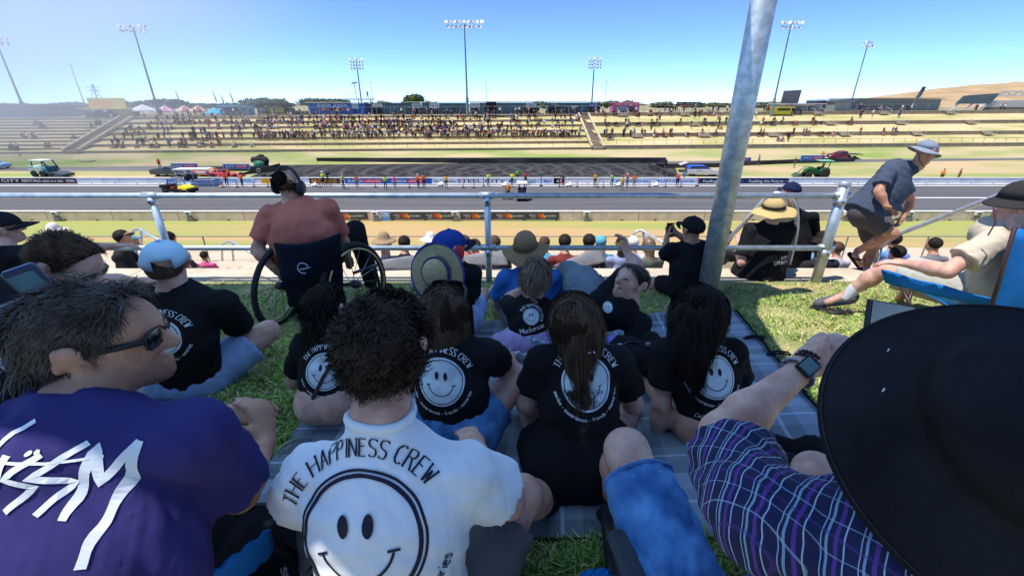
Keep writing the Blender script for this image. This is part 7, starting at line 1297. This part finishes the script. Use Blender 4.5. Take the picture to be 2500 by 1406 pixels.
for px, n, p, k in ((288,2.2,'stand',2),(299,2.2,'stand',1),(337,2.3,'stand',3),(375,2.4,'sit',5),(405,2.2,'stand',3),(430,2.5,'sit',4),(445,2.2,'stand',4),(487,2.6,'sit',9),(470,6.2,'stand',4),(475,8.4,'stand',3),(495,8.4,'stand',3),(500,6.0,'sit',4),(510,5.9,'stand',3),(530,5.9,'stand',2),(550,5.7,'stand',1),(570,5.7,'stand',2),(588,5.7,'stand',2),(318,9.8,'sit',3),(330,13.1,'sit',4),(350,9.8,'sit',4),(375,13.2,'sit',4),(402,16.4,'sit',4),(440,16.4,'stand',1),(450,16.4,'sit',4),(470,16.4,'sit',4),(490,16.4,'sit',3),(520,16.4,'sit',4),(545,13.2,'sit',4),(560,16.4,'sit',5),(580,16.4,'sit',3),(595,13.2,'sit',4),(610,16.5,'sit',4),(625,9.9,'stand',2),(655,16.5,'sit',5),(670,13.2,'sit',4),(690,16.5,'sit',4),(720,16.5,'sit',3),(740,16.5,'sit',4),(660,9.8,'sit',2),(720,9.8,'sit',3)): put(px, n, p, k, 8)
for i in range(190): px = RC.gauss(1060, 150); SPOTS.append((PXB(min(1412, max(790, px)), 335, 9), RC.choice((7.6,8.6,9.8,9.8,11.5)), RC.choice(('sit','sit','stand'))))
for i in range(110): px = RC.uniform(770, 1412); SPOTS.append((PXB(px, 312, 14), RC.choice((13.1,13.1,14.6,12.2)), RC.choice(('sit','sit','sit','stand'))))
for i in range(120): px = RC.uniform(740, 1415); SPOTS.append((PXB(px, 298, 17.5), RC.choice((16.5,16.5,18.2)), RC.choice(('sit','sit','stand'))))
for i in range(95): px = RC.uniform(600, 1465); SPOTS.append((PXB(px, 285, 20.4), 20.3+RC.random()*1.5, RC.choice(('stand','stand','sit'))))
for i in range(90): px = RC.uniform(620, 1000); SPOTS.append((PXB(px, 315, 13), RC.choice((9.8,13.1,16.5,14.6)), RC.choice(('sit','sit','stand'))))
for i in range(45): px = RC.uniform(1465, 1900); SPOTS.append((PXB(px, 315, 13), RC.choice((6.5,13.2,20.3,10,16)), RC.choice(('sit','sit','stand'))))
for i in range(100): px = RC.uniform(300, 660); SPOTS.append((PXB(px, 325, 10), RC.choice((2.3,5.8,9.8,13.1,16.5,16.5)), RC.choice(('sit','sit','stand'))))
for i in range(50): px = RC.uniform(1465, 2050); SPOTS.append((PXB(px, 315, 13), RC.choice((6.5,13.2,20.3)), RC.choice(('sit','sit','stand'))))
for i in range(45): px = RC.uniform(200, 600); SPOTS.append((PXB(px, 290, 20.4), 20.4+RC.random()*1.5, RC.choice(('stand','sit'))))
for px, n, p, k in ((1475,6.4,'stand',2),(1490,4,'sit',3),(1500,6.4,'stand',3),(1520,6.5,'stand',3),(1545,6.4,'stand',4),(1570,6.4,'stand',3),(1600,6.5,'sit',4),(1620,6.5,'sit',4),(1640,6.5,'sit',2),(1672,6.5,'sit',3),(1712,6.5,'sit',2),(1745,6.5,'sit',2),(1480,13.2,'sit',3),(1500,13.2,'sit',4),(1530,13.2,'sit',5),(1555,13.2,'sit',4),(1580,13.2,'sit',3),(1600,13.2,'sit',3),(1650,13.2,'sit',3),(1710,13.2,'sit',4),(1735,13.2,'sit',3),(1475,19.9,'sit',4),(1500,19.9,'sit',4),(1530,20.3,'stand',4),(1550,19.9,'sit',4),(1575,20.2,'sit',4),(1600,19.9,'sit',3),(1635,20.4,'stand',2),(1660,20,'sit',2),(1690,19.9,'sit',2),(1725,19.9,'sit',8),(1745,20.4,'stand',2),(1820,20.4,'stand',2),(1855,20.4,'stand',4),(1825,13.2,'sit',4),(1880,13.2,'sit',6),(1930,13.2,'sit',4),(1980,13.2,'sit',4),(1820,6.5,'sit',4),(1855,6.5,'sit',4),(1925,6.5,'sit',2),(1960,6.5,'sit',2),(1975,6.5,'sit',1),(2000,6.5,'sit',4),(2025,6.5,'sit',2),(1905,2.4,'sit',5),(1930,2.4,'stand',2),(1915,20.4,'stand',3),(1965,20.3,'stand',2),(1990,20,'sit',3),(2065,13.2,'sit',4),(2085,16,'stand',3),(2120,16,'stand',1),(2180,16,'stand',2),(2085,20.4,'stand',3),(2125,20.4,'stand',3),(2175,20.4,'stand',2),(2200,20.4,'stand',2),(2152,6.5,'sit',2),(2176,6.5,'sit',2),(2350,20.5,'stand',3),(2420,20.5,'stand',4)): put(px, n, p, k, 7)
for px, n, k in ((105,16,3),(115,14,3),(60,8,2),(80,8,3),(180,8,3),(12,2,2),(28,2,3),(112,3,2),(250,16,4),(230,14,2)): put(px, n, 'sit', k, 8)
SPOTS = [(a, n, p) for a, n, p in SPOTS if not (abs(a-(a_st2)) < .6)]
cols = [c for c in CL for _ in range(int(c[2]*4))]; REST = []; order = sorted(range(len(SPOTS)), key=lambda i: SPOTS[i][1]+RC.random()*1.5)
for rank, i in enumerate(order):
    a, n, pose = SPOTS[i]; nm, c, _ = RC.choice(cols); hat, hc = RC.choice(((0,'k'),(0,'b'),(1,'k'),(1,'n'),(2,'w'),(0,'k'),(3,'b'),(2,'t'))); long = RC.random() < .35; pants = RC.choice((0,0,1,2,3)); k = 2 if pose != 'sit' else 1
    mesh = fig_mesh(pose, hat, hc, long, pants if k == 1 else (0,1,0,2,3)[pants], 1., .06); z = tread(a, n)+(.02 if pose != 'sit' else .0); p = B0+BD*a+BN*(n-(.25 if pose == 'sit' and min(abs(n-q) for q in (STA+STB)) < .5 else 0)); p.z = z if pose != 'sit' else z+.02; rz = math.pi+TH+RC.uniform(-.5,.5); s = RC.uniform(.95,1.15)
    if rank < 300:
        o = link('person', mesh); o.location = p; o.rotation_euler = (0, 0, rz); o.scale = (s,)*3; o.color = (*srgb(*c), 1)
        where = 'on the lowest right terrace' if a > a_st2 else 'at the far railing' if 5 < n < 6.6 and pose != 'sit' else 'below the far railing' if n < 5 else 'just above the far railing'
        tag(o, 'spectator in %s top%s %s %s' % (nm, {(2,'w'):' and white sun hat',(2,'t'):' and tan sun hat',(1,'k'):' and black cap',(1,'n'):' and navy cap',(3,'b'):' with long hair'}.get((hat, hc), ''), 'sitting' if pose == 'sit' else 'standing', where), 'person', 'far crowd')
    else: REST.append((mesh, p, rz, s, c))
Vs, Fs_, Ms, off = [], [], [], 0; smats = [m_skin2, PM[0], PM[1], PM[2], m_hairk, HM['w'], HM['t'], m_shoe, HM['n']]; sidx = {}
for nm, c, _ in CL: sidx[c] = len(smats); smats.append(P(c, .95))
cache = {}
for mesh, p, rz, s, c in REST:
    if mesh.name not in cache:
        v = np.zeros(len(mesh.vertices)*3, np.float32); mesh.vertices.foreach_get('co', v); f = np.zeros(len(mesh.polygons)*4, np.int32); mesh.loops.foreach_get('vertex_index', f); m = np.zeros(len(mesh.polygons), np.int32); mesh.polygons.foreach_get('material_index', m)
        lut = [0, -1, *[smats.index(mesh.materials[2]) if mesh.materials[2] in smats else 1], *[smats.index(mesh.materials[3]) if mesh.materials[3] in smats else 4], 7]; cache[mesh.name] = (v.reshape(-1,3), f.reshape(-1,4), np.array(lut)[m])
    v, f, m = cache[mesh.name]; cs, sn = math.cos(rz)*s, math.sin(rz)*s; R = np.array(((cs,-sn,0),(sn,cs,0),(0,0,s)), np.float32); Vs.append(v@R.T+np.array(p, np.float32)); Fs_.append(f+off); off += len(v); Ms.append(np.where(m < 0, sidx[c], m))
if Vs:
    o = link('crowd', npmesh('crowd', np.concatenate(Vs), np.concatenate(Fs_), smats, np.concatenate(Ms))); o['kind'] = 'stuff'; o['label'] = 'dense crowd of spectators on the upper far terraces'
p = PL(903, 117); z = hgt(243, 117); figure('person in dark clothes standing on the viewing platform', (p.x, 117, z+.1), 1, (30,60,50), 'stand', 0, 'k', True, 0, 1, .06, 1.1)
# ---------------------------------------------------------------- tyre smoke drifting over the left terraces
sm = MB().box((0,0,0), (2,2,2)).build('tyre_smoke', None if False else M('tmp', (.5,.5,.5))); sm.data.materials.clear(); m = bpy.data.materials.new('smoke'); m.use_nodes = True; t = m.node_tree; t.nodes.clear(); N, L = t.nodes, t.links
out = N.new('ShaderNodeOutputMaterial'); vp = N.new('ShaderNodeVolumePrincipled'); vp.inputs['Color'].default_value = (.86,.90,.98,1); vp.inputs['Anisotropy'].default_value = .2; L.new(vp.outputs[0], out.inputs['Volume']); tc = N.new('ShaderNodeTexCoord'); sx = N.new('ShaderNodeSeparateXYZ'); L.new(tc.outputs['Object'], sx.inputs[0])
rx = N.new('ShaderNodeMapRange'); rx.inputs[1].default_value = 1.0; rx.inputs[2].default_value = -.75; rx.interpolation_type = 'SMOOTHSTEP'; L.new(sx.outputs[0], rx.inputs[0]); no = N.new('ShaderNodeTexNoise'); no.inputs['Scale'].default_value = 1.6; no.inputs['Detail'].default_value = 3; L.new(tc.outputs['Object'], no.inputs[0]); nr_ = N.new('ShaderNodeMapRange'); nr_.inputs[1].default_value = .35; nr_.inputs[2].default_value = .7; nr_.inputs[3].default_value = .35; L.new(no.outputs[0], nr_.inputs[0])
a_ = N.new('ShaderNodeMath'); a_.operation = 'MULTIPLY'; L.new(rx.outputs[0], a_.inputs[0]); L.new(nr_.outputs[0], a_.inputs[1]); b_ = N.new('ShaderNodeMath'); b_.operation = 'MULTIPLY'; b_.inputs[1].default_value = .034; L.new(a_.outputs[0], b_.inputs[0]); L.new(b_.outputs[0], vp.inputs['Density'])
sm.data.materials.append(m); sm.location = (-74, 94, 14); sm.scale = (46, 22, 24); sm.rotation_euler = (0, 0, TH); sm['kind'] = 'stuff'; sm['label'] = 'thin white tyre smoke drifting over the left terraces'
